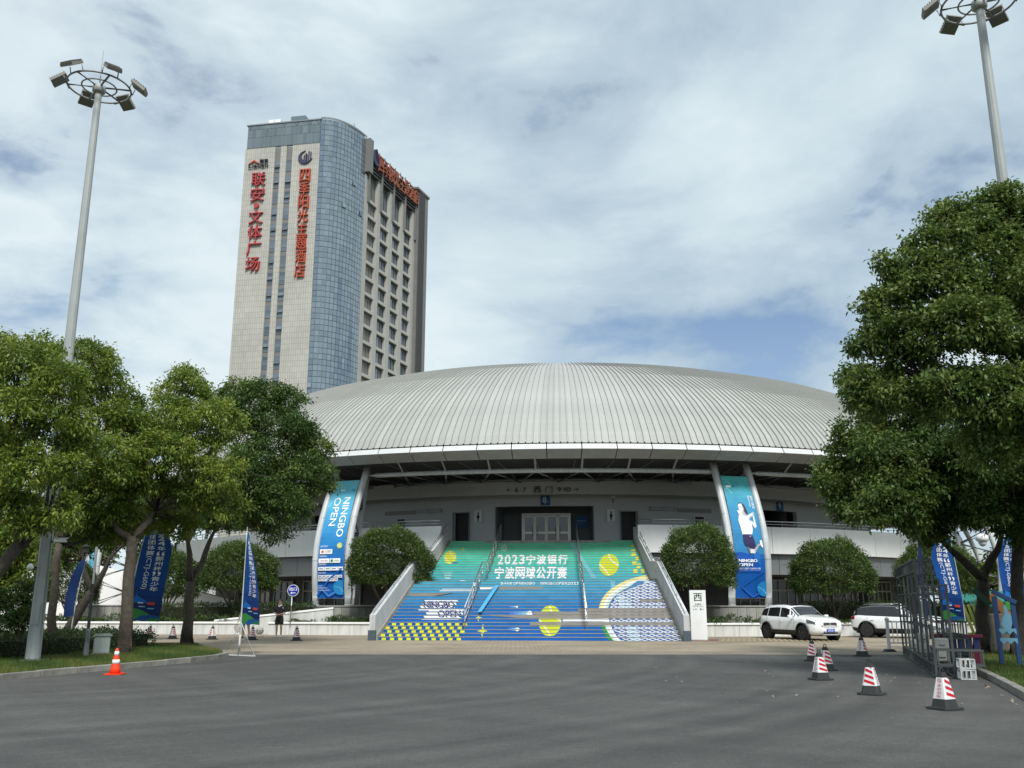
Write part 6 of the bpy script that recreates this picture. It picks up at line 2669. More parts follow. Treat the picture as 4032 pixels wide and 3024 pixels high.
# ================================================================== signs
tt_p = P(2755, 2522, z=0)
tt_ = thing('totem_sign', 'white totem sign with green character standing right of the staircase foot', 'sign', (tt_p.x, tt_p.y, 0), rad(-4))
M_TOT = mat('totem_white', (0.74, 0.75, 0.74), 0.45, var=0.04, streak=0.06)
b = MB()
b.bbox((0, 0.09, 1.04), (0.68, 0.18, 2.08), 0.008)
b.build('panel', M_TOT, tt_)
b = MB()
b.box((0, 0.09, 0.02), (0.74, 0.26, 0.04))
b.build('foot', M_CONC, tt_)
DG = lin(22, 52, 34)
els = t_els('西', -.17, 1.62, .17, 1.95, DG, 0.012) + [(t_box('主赛场', -.14, 1.45, .14, 1.53), lin(30, 40, 36)), (t_box('CENTER COURT', -.23, 1.385, .23, 1.425), lin(30, 40, 36)),
      (t_box('←北', -.22, 1.25, -.05, 1.325), lin(30, 40, 36)), (t_box('東→', .06, 1.25, .23, 1.325), lin(30, 40, 36))]
q = MB()
put_print(q, els, -.34, 0, .34, 2.08, lambda a, b_, l: Vector((a, -l, b_)))
q.build('print', print_mat('ink'), tt_)

e_p = P(1143, 2445, Y=47.0)
ex = thing('exit_sign', 'round blue exit sign with white arrow on a post in the planter', 'sign', (e_p.x, e_p.y, 0.5))
b = MB()
hz = P(1149, 2325, Y=47.0).z - 0.5
b.tube([(0, 0, 0), (0.03, 0, hz + 0.2)], 0.028, 8)
b.build('post', M_POLE, ex)
Mx = Matrix.Rotation(rad(90), 3, 'X')
b = MB()
b.lathe([(0.285, 0), (0.285, 0.02)], 36, 0, (0.07, -0.03, hz), False, Mx)
b.build('disc', mat('sign_rim', (0.75, 0.76, 0.76), 0.4), ex)
els = [(p_ell(0, 0, .262, .262, 40), lin(24, 36, 140))] + t_els('出口', -.19, -.01, .19, .15, W, .01) + [(p_poly([(-.13, -.12), (-.06, -.06), (-.03, -.06), (-.08, -.105), (.13, -.105), (.13, -.135), (-.08, -.135), (-.03, -.18), (-.06, -.18)]), W)]
q = MB()
put_print(q, els, -.3, -.3, .3, .3, lambda a, b_, l: Vector((a + .07, -.051 - l, b_ + hz)))
q.build('print', print_mat('ink'), ex)

# stone balls
M_BALL = mat('ball_granite', (0.42, 0.40, 0.35), 0.7, var=0.15, vscale=9, bump=.3)
for (u, v, lb) in ((1021, 2505, 'stone ball bollard left of the man in black'), (226, 2488, 'stone ball bollard half hidden behind the thin trunk')):
    g = P(u, v, z=0) if u > 500 else P(u, 2496, z=0)
    t = thing('ball_bollard', lb, 'bollard', (g.x, g.y, 0), 0, 'stone ball bollards')
    b = MB()
    b.lathe([(0.22, 0), (0.22, 0.05), (0.15, 0.08)], 20)
    b.build('plinth', M_BALL, t)
    b = MB()
    b.lathe([(0.19 * math.sin(math.pi * i / 14) + 1e-4, 0.25 - 0.19 * math.cos(math.pi * i / 14)) for i in range(15)], 24)
    b.build('ball', M_BALL, t)
    for a in (-70, -110, -150, -30):
        h = MB()
        Mh = Matrix.Rotation(rad(a), 3, 'Z') @ Matrix.Rotation(rad(90), 3, 'Y')
        h.lathe([(0.026, 0.0), (0.026, 0.012)], 10, 0, (0.182 * math.cos(rad(a)), 0.182 * math.sin(rad(a)), 0.26), False, Mh)
        h.build('hole', M_BLACK, t)

# utility cabinet, small lamp post
g = P(397, 2581, z=0.1)
cb = thing('utility_cabinet', 'small pale green utility cabinet on the left verge in front of the hedge', 'cabinet', (g.x, g.y, 0.08), rad(20))
cb.scale = (0.84, 0.84, 0.84)
M_CAB = mat('cabinet_paint', (0.42, 0.47, 0.43), 0.5, var=0.06, streak=.12)
b = MB()
b.box((0, 0, 0.04), (0.62, 0.48, 0.12))
b.build('footing', M_CONC, cb)
b = MB()
b.bbox((0, 0, 0.38), (0.5, 0.36, 0.56), 0.012)
b.build('body', M_CAB, cb)
b = MB()
b.bbox((0.0, -0.187, 0.38), (0.44, 0.012, 0.50), 0.004)
d_ = b.build('door', M_CAB, cb)
b = MB()
b.box((0.17, -0.2, 0.4), (0.02, 0.015, 0.06))
b.build('handle', M_RAIL, d_)
b = MB()
b.prism([(-0.31, 0), (0.31, 0), (0.24, 0.07), (-0.24, 0.07)], (0, -0.23, 0.662), (1, 0, 0), (0, 0, 1), (0, 0.46, 0))
lo = b.build('lid', mat('cabinet_lid', (0.26, 0.32, 0.29), 0.5), cb)
fix_normals(lo.data)

g = P(336, 2588, z=0.1)
lp = thing('path_lamp', 'slim grey lamp post with bracket lantern between cabinet and thin trunk', 'lamp post', (g.x, g.y, 0.1))
M_GREY = mat('grey_post', (0.22, 0.235, 0.235), 0.5, var=.08)
b = MB()
b.tube([(0, 0, 0), (0, 0, 0.72), (0, 0, 0.76)], [0.085, 0.07, 0.045], 8, 0, True, False)
b.build('pedestal', M_GREY, lp)
b = MB()
b.tube([(0, 0, 0.7), (0, 0, 3.0)], [0.045, 0.036], 10)
b.build('post', M_GREY, lp)
b = MB()
b.tube([(0, 0, 2.75), (-0.28, 0, 2.78), (-0.30, 0, 2.85)], 0.022, 6)
b.build('bracket', M_GREY, lp)
b = MB()
b.lathe([(0.035, 2.80), (0.06, 2.85), (0.06, 2.98), (0.13, 3.0), (0.03, 3.07)], 8, 0, (-0.30, 0, 0), False)
b.build('lantern', M_DKMET, lp)

# dome camera on a pole, right edge
g = P(3935, 2590, Y=30)
dcm = thing('dome_camera', 'white dome camera hanging from a dark pole among the right trees', 'camera', (g.x + 0.55, 30.2, 0.1))
zc_ = P(3930, 2128, Y=30.2).z - 0.1
b = MB()
b.tube([(0, 0, 0), (0, 0, zc_ + 0.5)], [0.06, 0.045], 10)
b.build('pole', M_DKMET, dcm)
b = MB()
b.tube([(0, 0, zc_ + 0.38), (-0.55, 0, zc_ + 0.40), (-0.55, 0, zc_ + 0.2)], 0.022, 6)
b.build('arm', M_DKMET, dcm)
b = MB()
b.lathe([(0.06, .22), (0.19, .16), (0.2, .0), (.13, -.04)], 18, 0, (-0.55, 0, zc_))
b.build('housing', M_SIGNW, dcm)
b = MB()
b.lathe([(0.13, -.04), (.125, -.1), (.08, -.17), (0.01, -.2)], 18, 0, (-0.55, 0, zc_))
b.build('dome', M_SIGNW, dcm)

# ================================================================== white railing by the frame
fx, fy = P(3503, 2567, z=0).xy
wf = thing('barrier_fence', 'white steel barrier with rubber feet left of the steel frame', 'barrier', (fx, fy, 0), rad(8))
M_BAR = mat('barrier_white', (0.58, 0.58, 0.57), 0.5, var=.06, streak=.15)
Lf = 2.7
for x in (0, Lf):
    b = MB()
    b.bbox((x, 0, 0.52), (0.085, 0.085, 0.96), 0.01)
    b.lathe([(0.07, 1.0), (0.075, 1.03), (0.05, 1.08), (0.01, 1.1)], 10, 0, (x, 0, 0))
    b.build('post', M_BAR, wf)
    b = MB()
    b.prism([(-.20, 0), (.20, 0), (.1, .09), (-.1, .09)], (x, -0.12, 0), (1, 0, 0), (0, 0, 1), (0, 0.24, 0))
    o_ = b.build('rubber_foot', M_RUB, wf)
    fix_normals(o_.data)
for z in (0.95, 0.28):
    b = MB()
    b.box((Lf / 2, 0, z), (Lf - 0.09, 0.05, 0.045))
    b.build('rail', M_BAR, wf)
pk = MB()
pk.box((0, 0, 0), (0.024, 0.02, 0.62))
pk_me = pk.mesh('picket', M_BAR)
for i in range(16):
    link_mesh('picket', pk_me, wf, (0.17 + i * (Lf - .34) / 15, 0, 0.615))

# ================================================================== steel truss frame
M_GALV = mat('galvanised_steel', (0.075, 0.085, 0.085), 0.55, 0.3, var=0.18, vscale=3, rnd=.12)


def bar(t, a, b, r=0.024, name='bar'):
    a, b = Vector(a), Vector(b)
    d = b - a
    m = MB()
    x, y, z = frame_from(d)
    M_ = Matrix((x, y, z)).transposed()
    m.box((a + b) / 2, (2 * r, 2 * r, d.length), 0, 0, M_)
    return m.build(name, M_GALV, t)


sf_a, sf_b = P(3690, 2672, z=0), P(3560, 2579, z=0)
dv = sf_b - sf_a
sfr = thing('steel_frame', 'tall galvanised steel display frame standing along the right kerb', 'frame', (sf_a.x, sf_a.y, 0), math.atan2(dv.y, dv.x))
LF = dv.length
D_ = 0.36
n_ = 7
HT = 2.62


def ftop(i):
    return HT if 1 <= i <= n_ - 1 else 2.05


for i in range(n_ + 1):
    x = LF * i / n_
    hh = HT if i >= 2 else (2.1 if i == 1 else 1.95)
    for y in (0, -D_):
        bar(sfr, (x, y, 0), (x, y, hh), 0.024, 'upright')
    for z in (0.03, 0.25, 1.0, 1.75, hh - 0.02):
        bar(sfr, (x, -0.025, z), (x, -D_ + 0.025, z), 0.013, 'rung')
for y in (0, -D_):
    for z in (0.03, 0.27):
        bar(sfr, (0.03, y, z), (LF - 0.03, y, z), 0.02, 'rail')
    for z in (HT - 0.02, HT - 0.30):
        bar(sfr, (LF * 2 / n_ + .03, y, z), (LF - 0.03, y, z), 0.02, 'rail')
    for z in (1.93, 1.66):
        bar(sfr, (0.03, y, z), (LF * 2 / n_, y, z), 0.018, 'rail')
    bar(sfr, (LF * 2 / n_, y, 1.8), (LF - .03, y, 1.8), 0.014, 'rail')
    bar(sfr, (0.03, y, 1.2), (LF - .03, y, 1.2), 0.014, 'rail')
rgf = random.Random(2)
for i in range(28):
    x = LF * (i + .5) / 28
    bar(sfr, (x, 0.0, 0.05), (x, 0.0, 0.25), 0.010, 'lattice_bar')
    if x > LF * 2 / n_:
        bar(sfr, (x, 0.0, HT - .28), (x, 0.0, HT - .04), 0.010, 'lattice_bar')
# frames stacked flat and leaning behind it
def flat_truss(label, base, rz, L, Wd, H, n, group=None):
    t = thing('truss_section', label, 'truss', base, rz, group)
    for y in (0, Wd):
        for z in (0, H):
            bar(t, (0, y, z), (L, y, z), 0.02, 'rail')
    for i in range(n + 1):
        x = 0.02 + (L - .04) * i / n
        bar(t, (x, 0.021, 0), (x, Wd - .021, 0), 0.012, 'rung')
        bar(t, (x, 0.021, H), (x, Wd - .021, H), 0.012, 'rung')
        for y in (0, Wd):
            bar(t, (x, y, 0.021), (x, y, H - .021), 0.012, 'rung')
    return t


ang_f = math.atan2(dv.y, dv.x)
nx_, ny_ = math.sin(ang_f), -math.cos(ang_f)


def fpt(s, o, z):
    """point beside the frame: s along it from the near end, o metres towards the verge"""
    return (sf_a.x + math.cos(ang_f) * s + nx_ * o, sf_a.y + math.sin(ang_f) * s + ny_ * o, z)


flat_truss('lowest truss section lying behind the tall frame', fpt(1.2, 0.85, 0.03), ang_f, 2.6, 0.36, 0.34, 6, 'spare truss sections behind the frame')
flat_truss('second truss section stacked on the lowest one', fpt(1.4, 0.86, 0.43), ang_f, 2.4, 0.36, 0.34, 6, 'spare truss sections behind the frame')
flat_truss('top truss section of the stack behind the tall frame', fpt(1.9, 0.9, 0.83), ang_f + .05, 1.8, 0.36, 0.30, 5, 'spare truss sections behind the frame')
flat_truss('truss section lying at the far end of the tall frame', fpt(4.6, 0.8, 0.03), ang_f - .04, 2.4, 0.36, 0.36, 6, 'spare truss sections behind the frame')
flat_truss('short truss section standing across the near end of the frame', fpt(0.0, 0.05, 0.28), ang_f - rad(90), 0.9, 0.34, 0.30, 4, 'spare truss sections behind the frame')
# pale ballast blocks
M_BLK = mat('ballast_block', (0.40, 0.395, 0.36), 0.85, var=.15, vscale=8, bump=.3)
for s_, o_, z_, lb in ((1.0, 0.05, 0.36, 'lower pale ballast block on the near end of the steel frame'), (1.0, 0.06, 0.62, 'upper pale ballast block on the near end of the steel frame'), (4.6, -.02, 0.36, 'lower pale ballast block in the middle of the steel frame'),
                       (4.6, -.01, 0.62, 'upper pale ballast block in the middle of the steel frame'), (7.4, 0.0, 0.36, 'pale ballast block at the far end of the steel frame')):
    t = thing('ballast_block', lb, 'block', fpt(s_, o_ + .18, z_ - .06), ang_f, 'ballast blocks on the steel frame')
    b = MB()
    b.bbox((0, 0, 0.12), (0.36, 0.30, 0.23), 0.035)
    b.build('body', M_BLK, t)
    b = MB()
    b.tube([(-0.19, -.06, 0.10), (-0.20, 0, 0.10), (-0.19, .06, 0.10)], 0.012, 6)
    b.build('grip', M_STEELD, t)
# crates of lattice steel at the near right end
M_CRT = mat('crate_paint', (0.46, 0.49, 0.48), 0.6, var=.2, vscale=9, streak=.2)
g = P(3828, 2680, z=0)
for k, lb in enumerate(('lower pale lattice crate at the right end of the steel frame', 'upper pale lattice crate at the right end of the steel frame')):
    t = thing('lattice_crate', lb, 'crate', (g.x, g.y + .2, 0.01 + k * 0.215), rad(-12), 'pale lattice crates')
    wd, hh = 0.28, 0.20
    for z in (0.012, hh - .012):
        for a in range(4):
            b = MB()
            R_ = Matrix.Rotation(math.pi / 2 * a, 3, 'Z')
            b.box(R_ @ Vector((0, -wd / 2, z)), (wd - .026, .024, .024), 0, math.pi / 2 * a)
            b.build('rail', M_CRT, t)
    for a in range(4):
        R_ = Matrix.Rotation(math.pi / 2 * a, 3, 'Z')
        for x in (-wd / 2, -.045, .045):
            b = MB()
            b.box(R_ @ Vector((x, -wd / 2, hh / 2)), (.024, .022, hh), 0, math.pi / 2 * a)
            b.build('slat', M_CRT, t)

# ================================================================== painted wooden props on the right verge
M_BLUEW = mat('blue_wood', lin(16, 54, 98), 0.6, var=.12, vscale=5)
M_LBLUE = mat('pale_blue_board', lin(92, 140, 164), 0.6, var=.08)
g = P(3982, 2622, z=0.1)
bf = thing('blue_frame', 'dark blue wooden frame with pale blue cut-outs on the right verge', 'frame', (g.x, g.y, 0.1), rad(-18))
for x, h in ((-0.19, 1.62), (0.19, 1.46)):
    b = MB()
    b.bbox((x, 0, h / 2), (0.10, 0.09, h), 0.008)
    b.build('post', M_BLUEW, bf)
b = MB()
a = math.atan2(-0.34, 0.60)
b.bbox((0.02, 0, 1.60), (0.56, 0.14, 0.10), 0.008, 0, 0, Matrix.Rotation(-a, 3, 'Y'))
b.build('sloping_beam', M_BLUEW, bf)
b = MB()
b.prism([(-.10, .95), (.0, .80), (.02, .70), (.10, .74), (.14, .84), (.20, .98), (.20, 1.14), (.12, 1.26), (.06, 1.42), (.0, 1.38), (.02, 1.2), (-.06, 1.1)], (-.03, -0.03, 0), (.8, 0, 0), (0, 0, 1), (0, .04, 0))
o_ = b.build('bird_cutout', M_LBLUE, bf)
fix_normals(o_.data)
for z in (0.72, 0.50):
    b = MB()
    zz = [(-.2 + i * .1, .0 if i % 2 else .08) for i in range(6)]
    b.prism([(-.2, .14), *[(x, y) for x, y in zz], (.3, .14)], (-.03, -0.05, z), (.75, 0, 0), (0, 0, 1), (0, .04, 0))
    o_ = b.build('zigzag_board', M_LBLUE, bf)
    fix_normals(o_.data)
M_PINK = mat('pink_wood', lin(122, 36, 66), 0.6, var=.12, vscale=4)
M_BLUEP = mat('blue_drip_paint', lin(44, 66, 116), 0.6, var=.1)
g = P(3838, 2632, z=0.1)
pf = thing('pink_stand', 'pink wooden stand with blue dripping paint behind the steel frame', 'stand', (g.x + .05, g.y + .9, 0.1), rad(-25))
for i in range(6):
    b = MB()
    b.bbox((-0.40 + i * 0.17, 0, 0.33), (0.15, 0.04, 0.66), 0.006)
    b.build('board', M_PINK, pf)
    b = MB()
    b.prism([(-.06, .66), (-.06, .40), (-.02, .22 + .08 * (i % 3)), (.02, .40), (.05, .34), (.06, .66)], (-0.40 + i * 0.17, -0.024, 0), (1, 0, 0), (0, 0, 1), (0, -.006, 0))
    o_ = b.build('paint_drip', M_BLUEP, pf)
    fix_normals(o_.data)
b = MB()
b.bbox((0.02, 0.0, 0.69), (1.15, 0.16, 0.07), 0.006)
b.build('top_rail', M_PINK, pf)
M_YG = mat('yellow_green_wood', lin(104, 112, 42), 0.6, var=.12)
g = P(3825, 2490, Y=31.5)
yg = thing('slatted_chair', 'yellow green leaning slats behind the dark tree trunk', 'slats', (g.x, 31.5, 0.1), rad(-10))
for i in range(4):
    b = MB()
    b.bbox((i * 0.15, 0, 0.75), (0.09, 0.03, 1.35), 0.005, 0, 0, Matrix.Rotation(rad(-14), 3, 'Y'))
    b.build('slat', M_YG, yg)
b = MB()
b.bbox((0.22, 0.03, 0.45), (0.7, 0.03, 0.09), 0.005)
b.build('cross_bar', M_YG, yg)
g = P(3960, 2560, Y=29.5)
blk = thing('painted_block', 'weathered brown grey block with painted swirl between two dark trunks', 'block', (g.x, 29.6, 0.1), rad(6))
b = MB()
b.bbox((0, 0, 0.56), (0.95, 0.5, 1.12), 0.03)
b.build('body', mat('weathered_block', (0.17, 0.145, 0.115), 0.8, var=.3, vscale=2.2, bump=.3), blk)
b = MB()
b.bbox((0, -0.02, 0.0), (1.25, 0.75, 0.08), 0.02)
b.build('foot', M_CONC, blk)
pl = thing('leaning_plank', 'ochre wooden plank leaning on top of the brown grey block', 'plank', (g.x - .25, 29.45, 1.22))
b = MB()
b.bbox((0.22, 0, 0.22), (0.26, 0.05, 0.95), 0.02, 0, 0, Matrix.Rotation(rad(-38), 3, 'Y'))
b.build('board', mat('ochre_wood', lin(134, 88, 36), 0.6, var=.15), pl)
g = P(3868, 2350, Y=27.2)
gp2 = thing('green_plank', 'green plank fixed slantwise to the dark leaning trunk', 'plank', (g.x, 27.25, g.z))
b = MB()
b.bbox((0, 0, 0), (0.62, 0.05, 0.16), 0.01, 0, 0, Matrix.Rotation(rad(48), 3, 'Y'))
b.build('board', mat('green_wood', lin(22, 66, 44), 0.6, var=.12), gp2)
# teal hoarding and pale building glimpsed at the far right and left
hb = thing('teal_hoarding', 'teal site hoarding far behind the trees on the right', 'hoarding', (28.0, 58.0, 0), rad(-6))
for i in range(6):
    b = MB()
    b.box((0, 0, 0), (1.95, 0.06, 1.7))
    b.build('panel', mat('teal_sheet', lin(52, 128, 122), 0.5, var=.06, rnd=.05), hb, (i * 2.0, 0, 1.4))
b = MB()
b.box((5, .05, 0.25), (12, 0.2, 0.5))
b.build('base_beam', M_CONC, hb)
fb = thing('far_ramp', 'pale sloping concrete ramp far behind the left planters', 'ramp', (-44.0, 66.0, 0), rad(4))
b = MB()
b.prism([(0, 0), (26, 0), (26, 1.2), (10, 5.2), (0, 5.2)], (0, 0, 0), (1, 0, 0), (0, 0, 1), (0, 1.0, 0))
o_ = b.build('wall', M_WHITE, fb)
fix_normals(o_.data)

# ================================================================== cars
M_CARW = mat('car_paint_white', (0.76, 0.77, 0.77), 0.25, 0.0, coat=0.8)
M_CARG = mat('car_glass', (0.012, 0.014, 0.016), 0.04, spec=0.7)
M_CARB = mat('car_black_trim', (0.018, 0.018, 0.019), 0.5)
M_CARBG = mat('car_black_gloss', (0.012, 0.012, 0.013), 0.12, coat=0.8)
M_TYRE = mat('tyre', (0.016, 0.016, 0.016), 0.85)
M_RIM = mat('alloy', (0.50, 0.50, 0.50), 0.3, 0.85)
M_RIMD = mat('alloy_dark', (0.06, 0.06, 0.065), 0.4, 0.5)
M_HEADL = mat('headlamp', (0.10, 0.11, 0.12), 0.08, 0.3, spec=0.8)
M_TAIL = mat('tail_lamp', (0.25, 0.012, 0.015), 0.15)
M_CHROME = mat('chrome', (0.72, 0.72, 0.72), 0.12, 1.0)
M_PLATE = mat('plate_blue', lin(36, 72, 170), 0.4)

STN = [-2.22, -2.19, -2.10, -1.95, -1.75, -1.5, -1.2, -0.8, -0.3, 0.1, 0.3, 0.5, 0.7, 0.88, 0.98, 1.15, 1.4, 1.65, 1.85, 2.0, 2.1, 2.17, 2.22]
ZT = [(-2.22, .70), (-2.19, .96), (-2.10, 1.12), (-1.95, 1.34), (-1.75, 1.49), (-1.3, 1.57), (-.6, 1.60), (.0, 1.575), (.3, 1.50), (.5, 1.385), (.7, 1.245), (.88, 1.15), (.98, 1.105), (1.2, 1.085), (1.65, 1.04), (1.9, .985), (2.05, .93), (2.14, .87), (2.19, .80), (2.22, .66)]
ZB = [(-2.22, .66), (-2.19, .92), (-2.1, 1.02), (-1.75, 1.06), (-1.0, 1.02), (0, .985), (.88, .975), (1.4, .965), (1.8, .92), (2.0, .86), (2.14, .78), (2.22, .60)]
HW = [(-2.22, .52), (-2.19, .66), (-2.1, .77), (-1.8, .88), (-1.35, .925), (-.6, .905), (0, .905), (.8, .91), (1.35, .925), (1.75, .885), (2.0, .80), (2.12, .70), (2.19, .58), (2.22, .46)]
GW = [(-2.22, .56), (-2.1, .60), (-1.75, .63), (-1, .66), (0, .66), (.5, .64), (.88, .68), (1.0, .76), (1.4, .76), (1.8, .70), (2.05, .60), (2.22, .40)]
BT = [(-2.22, .42), (-2.1, .34), (-1.8, .25), (1.8, .23), (2.05, .26), (2.17, .33), (2.22, .38)]


def section(x):
    w, g, zt, zb, bt = interp(HW, x), interp(GW, x), interp(ZT, x), interp(ZB, x), interp(BT, x)
    zs = min(0.58, zb - 0.10)
    return [(0, bt), (w - .14, bt), (w - .03, bt + .09), (w - 0.004, (bt + zs) / 2 + .03), (w, zs), (w - .02, (zs + zb) / 2 + .02), (w - .035, zb - .02), (w - .06, zb),
            (g + 0.035, max(zt - .085, zb + .004)), (g - .04, max(zt - .025, zb + .012)), (g * .55, zt + .004 + 0), (0, zt + .015)]


def car_patch(seg0, t0, t1, x0, x1, off, side, nx=6, nt=2, x0t=None, x1t=None):
    """piece of the body skin, lifted by off; t runs over section indices from seg0"""
    rows = []
    for i in range(nx + 1):
        row = []
        for j in range(nt + 1):
            t = t0 + (t1 - t0) * j / nt
            f = j / nt
            xa = x0 + ((x0t if x0t is not None else x0) - x0) * f
            xb = x1 + ((x1t if x1t is not None else x1) - x1) * f
            x = xa + (xb - xa) * i / nx
            s = section(x)
            k = min(int(seg0 + t), len(s) - 2)
            fr = seg0 + t - k
            y = s[k][0] + (s[k + 1][0] - s[k][0]) * fr
            z = s[k][1] + (s[k + 1][1] - s[k][1]) * fr
            dy, dz = s[k + 1][0] - s[k][0], s[k + 1][1] - s[k][1]
            l = math.hypot(dy, dz) or 1
            row.append((x, side * (y + dz / l * off), z - dy / l * off))
        rows.append(row)
    m = MB()
    m.grid(rows, 0, True)
    return m


def sheet_part(m, name, mt, t, thick=0.012):
    o = m.build(name, mt, t)
    return o


def wheel(t, x, y, side, style):
    r = 0.345
    M_ = Matrix.Rotation(rad(90), 3, 'X')
    ty = MB()
    ty.lathe([(.235, -.10), (.31, -.115), (r - .012, -.10), (r, -.06), (r, .06), (r - .012, .10), (.31, .115), (.235, .10)], 28, 0, (0, 0, 0), True, M_)
    wo = ty.build('wheel', M_TYRE, t, (x, y, r))
    rm = MB()
    fz = -side * 0.085
    rm.lathe([(.238, -.09 if fz > 0 else .09), (.238, fz), (.222, fz * 1.05), (.205, fz * .8)], 28, 0, (0, 0, 0), True, M_, False)
    rm.build('rim', M_RIM if style else M_RIMD, wo)
    bk = MB()
    bk.lathe([(.22, fz * .45), (.01, fz * .45)], 20, 0, (0, 0, 0), False, M_)
    bk.build('brake_disc', M_RIMD, wo)
    for k in range(5):
        a = 2 * math.pi * k / 5 + .3
        for e in (-.16, .16):
            s = MB()
            s.tube([(.04 * math.cos(a), -fz, .04 * math.sin(a)), (.215 * math.cos(a + e), -fz * 1.02, .215 * math.sin(a + e))], .017, 5)
            s.build('spoke', M_RIM, wo)
    h = MB()
    h.lathe([(.045, fz * 1.0), (.04, fz * 1.16), (.01, fz * 1.18)], 12, 0, (0, 0, 0), True, M_)
    h.build('hub_cap', M_RIM, wo)


def suv(label, loc, heading, two_tone, style, plate):
    """heading: direction of travel as world angle"""
    t = thing('parked_car', label, 'car', loc, heading, 'white cars parked in front of the planter')
    rows = []
    for x in STN:
        s = section(x)
        pts = [(x, y, z) for y, z in s] + [(x, -y, z) for y, z in s[-2:0:-1]]
        rows.append(pts)
    mb = MB()
    mb.grid(rows, 0, True, True)
    n = len(rows[0])
    mb.add(rows[0], [tuple(range(n))])
    mb.add(rows[-1], [tuple(range(n))[::-1]])
    body = mb.build('body', M_CARW, None)
    bm = bmesh.new()
    bm.from_mesh(body.data)
    bmesh.ops.remove_doubles(bm, verts=list(bm.verts), dist=1e-4)
    bmesh.ops.recalc_face_normals(bm, faces=list(bm.faces))
    bm.to_mesh(body.data)
    bm.free()
    cuts = []
    for x in (-1.34, 1.34):
        for s_ in (-1, 1):
            c = MB()
            c.lathe([(.41, -.2), (.41, .2)], 28, 0, (x, s_ * .86, .36), False, Matrix.Rotation(rad(90), 3, 'X'))
            co = c.build('cut', M_CARB, None)
            fix_normals(co.data)
            md = body.modifiers.new('b', 'BOOLEAN')
            md.operation = 'DIFFERENCE'
            md.solver = 'EXACT'
            md.object = co
            cuts.append(co)
    dg = bpy.context.evaluated_depsgraph_get()
    me = bpy.data.meshes.new_from_object(body.evaluated_get(dg))
    body.modifiers.clear()
    body.data = me
    for c in cuts:
        bpy.data.objects.remove(c)
    body.parent = t
    for x in (-1.34, 1.34):
        for s_ in (-1, 1):
            l = MB()
            l.lathe([(.405, -.165), (.405, .06)] if s_ < 0 else [(.405, -.06), (.405, .165)], 28, 0, (x, s_ * .86, .36), True, Matrix.Rotation(rad(90), 3, 'X'), False)
            l.build('wheel_liner', M_CARB, t)
            wy = s_ * (.80)
            wheel(t, x, wy, s_, style)
            ar = MB()
            pts = []
            for k in range(15):
                a = rad(-8 + 196 * k / 14)
                xx, zz = x + .425 * math.cos(a), .36 + .425 * math.sin(a)
                pts.append((xx, s_ * (interp(HW, xx) + 0.002), zz))
            ar.tube(pts, .028, 6)
            ar.build('arch_trim', M_CARB, t)
    for s_ in (-1, 1):
        sheet_part(car_patch(1, 0, 2.1, -.92, .92, .006, s_, 6, 4), 'sill', M_CARB, t)
        sheet_part(car_patch(1, 0, 2.2, -2.2, -1.78, .006, s_, 5, 4), 'bumper_trim', M_CARB, t)
        if two_tone:
            sheet_part(car_patch(7, 0.04, 2.0, -2.08, .86, .003, s_, 18, 4), 'black_pillars', M_CARBG, t)
        for x0, x1, x0t, x1t, nm in ((-1.86, -1.30, -1.80, -1.30, 'quarter_window'), (-1.25, -.36, -1.25, -.36, 'rear_window'), (-.30, .74, -.30, .70, 'front_window')):
            sheet_part(car_patch(7, .08, .90, x0, x1, .007, s_, 7, 3, x0t, x1t), nm, M_CARG, t)
        if not two_tone:
            pass
        # chrome line over the windows for the two-tone car
        if two_tone:
            ln = MB()
            ln.tube([(x, s_ * (section(x)[8][0] + .012), section(x)[8][1] - .005) for x in [-1.9 + i * .1375 for i in range(21)]], .011, 5)
            ln.build('chrome_line', M_CHROME, t)
        sheet_part(car_patch(4, 1.0, 2.9, 1.70, 2.10, .008, s_, 6, 3, 1.62, 2.06), 'headlight', M_HEADL, t)
        sheet_part(car_patch(5, 0.3, 1.9, -2.16, -1.93, .008, s_, 4, 3), 'tail_light', M_TAIL, t)
        mi = MB()
        mi.bbox((.68, s_ * 1.02, 1.06), (.12, .20, .14), .035)
        mi.bbox((.70, s_ * .92, .995), (.06, .12, .04), .01)
        mi.build('mirror', M_CARW if not two_tone else M_CARBG, t)
        for x in (-1.02, -.16):
            hd = MB()
            hd.bbox((x, s_ * (interp(HW, x) + .012), .86), (.17, .03, .028), .008)
            hd.build('door_handle', M_CARW, t)
        for x in (-1.28, -.33, .78):
            gp3 = MB()
            gp3.tube([(x, s_ * (section(x)[q][0] + .001), section(x)[q][1]) for q in (3, 4, 5, 6, 7)], .004, 4)
            gp3.build('door_gap', M_CARB, t)
        rr = MB()
        rr.tube([(-1.55, s_ * .60, 1.545), (-1.45, s_ * .61, 1.60), (-.2, s_ * .61, 1.625), (-.05, s_ * .61, 1.585)], .016, 6)
        rr.build('roof_rail', M_CARB if not two_tone else M_RAIL, t)
        ik = MB()
        ik.prism([(0, -.13), (.24, -.10), (.30, .08), (.12, .13), (.0, .06)], (2.10, s_ * .47, .47), (-.35, s_ * .94, 0), (0, 0, 1), (.05, s_ * .02, 0))
        o = ik.build('bumper_intake', M_CARB, t)
        fix_normals(o.data)
    ws = MB()
    for s_ in (-1, 1):
        p_ = car_patch(8, .12, 3.0, .33, .95, .008, s_, 7, 5)
        ws.add(p_.v, p_.f, 0, True)
    ws.build('windscreen', M_CARG, t)
    rw = MB()
    for s_ in (-1, 1):
        p_ = car_patch(8, .2, 3.0, -2.09, -1.82, .008, s_, 4, 4)
        rw.add(p_.v, p_.f, 0, True)
    rw.build('rear_screen', M_CARG, t)
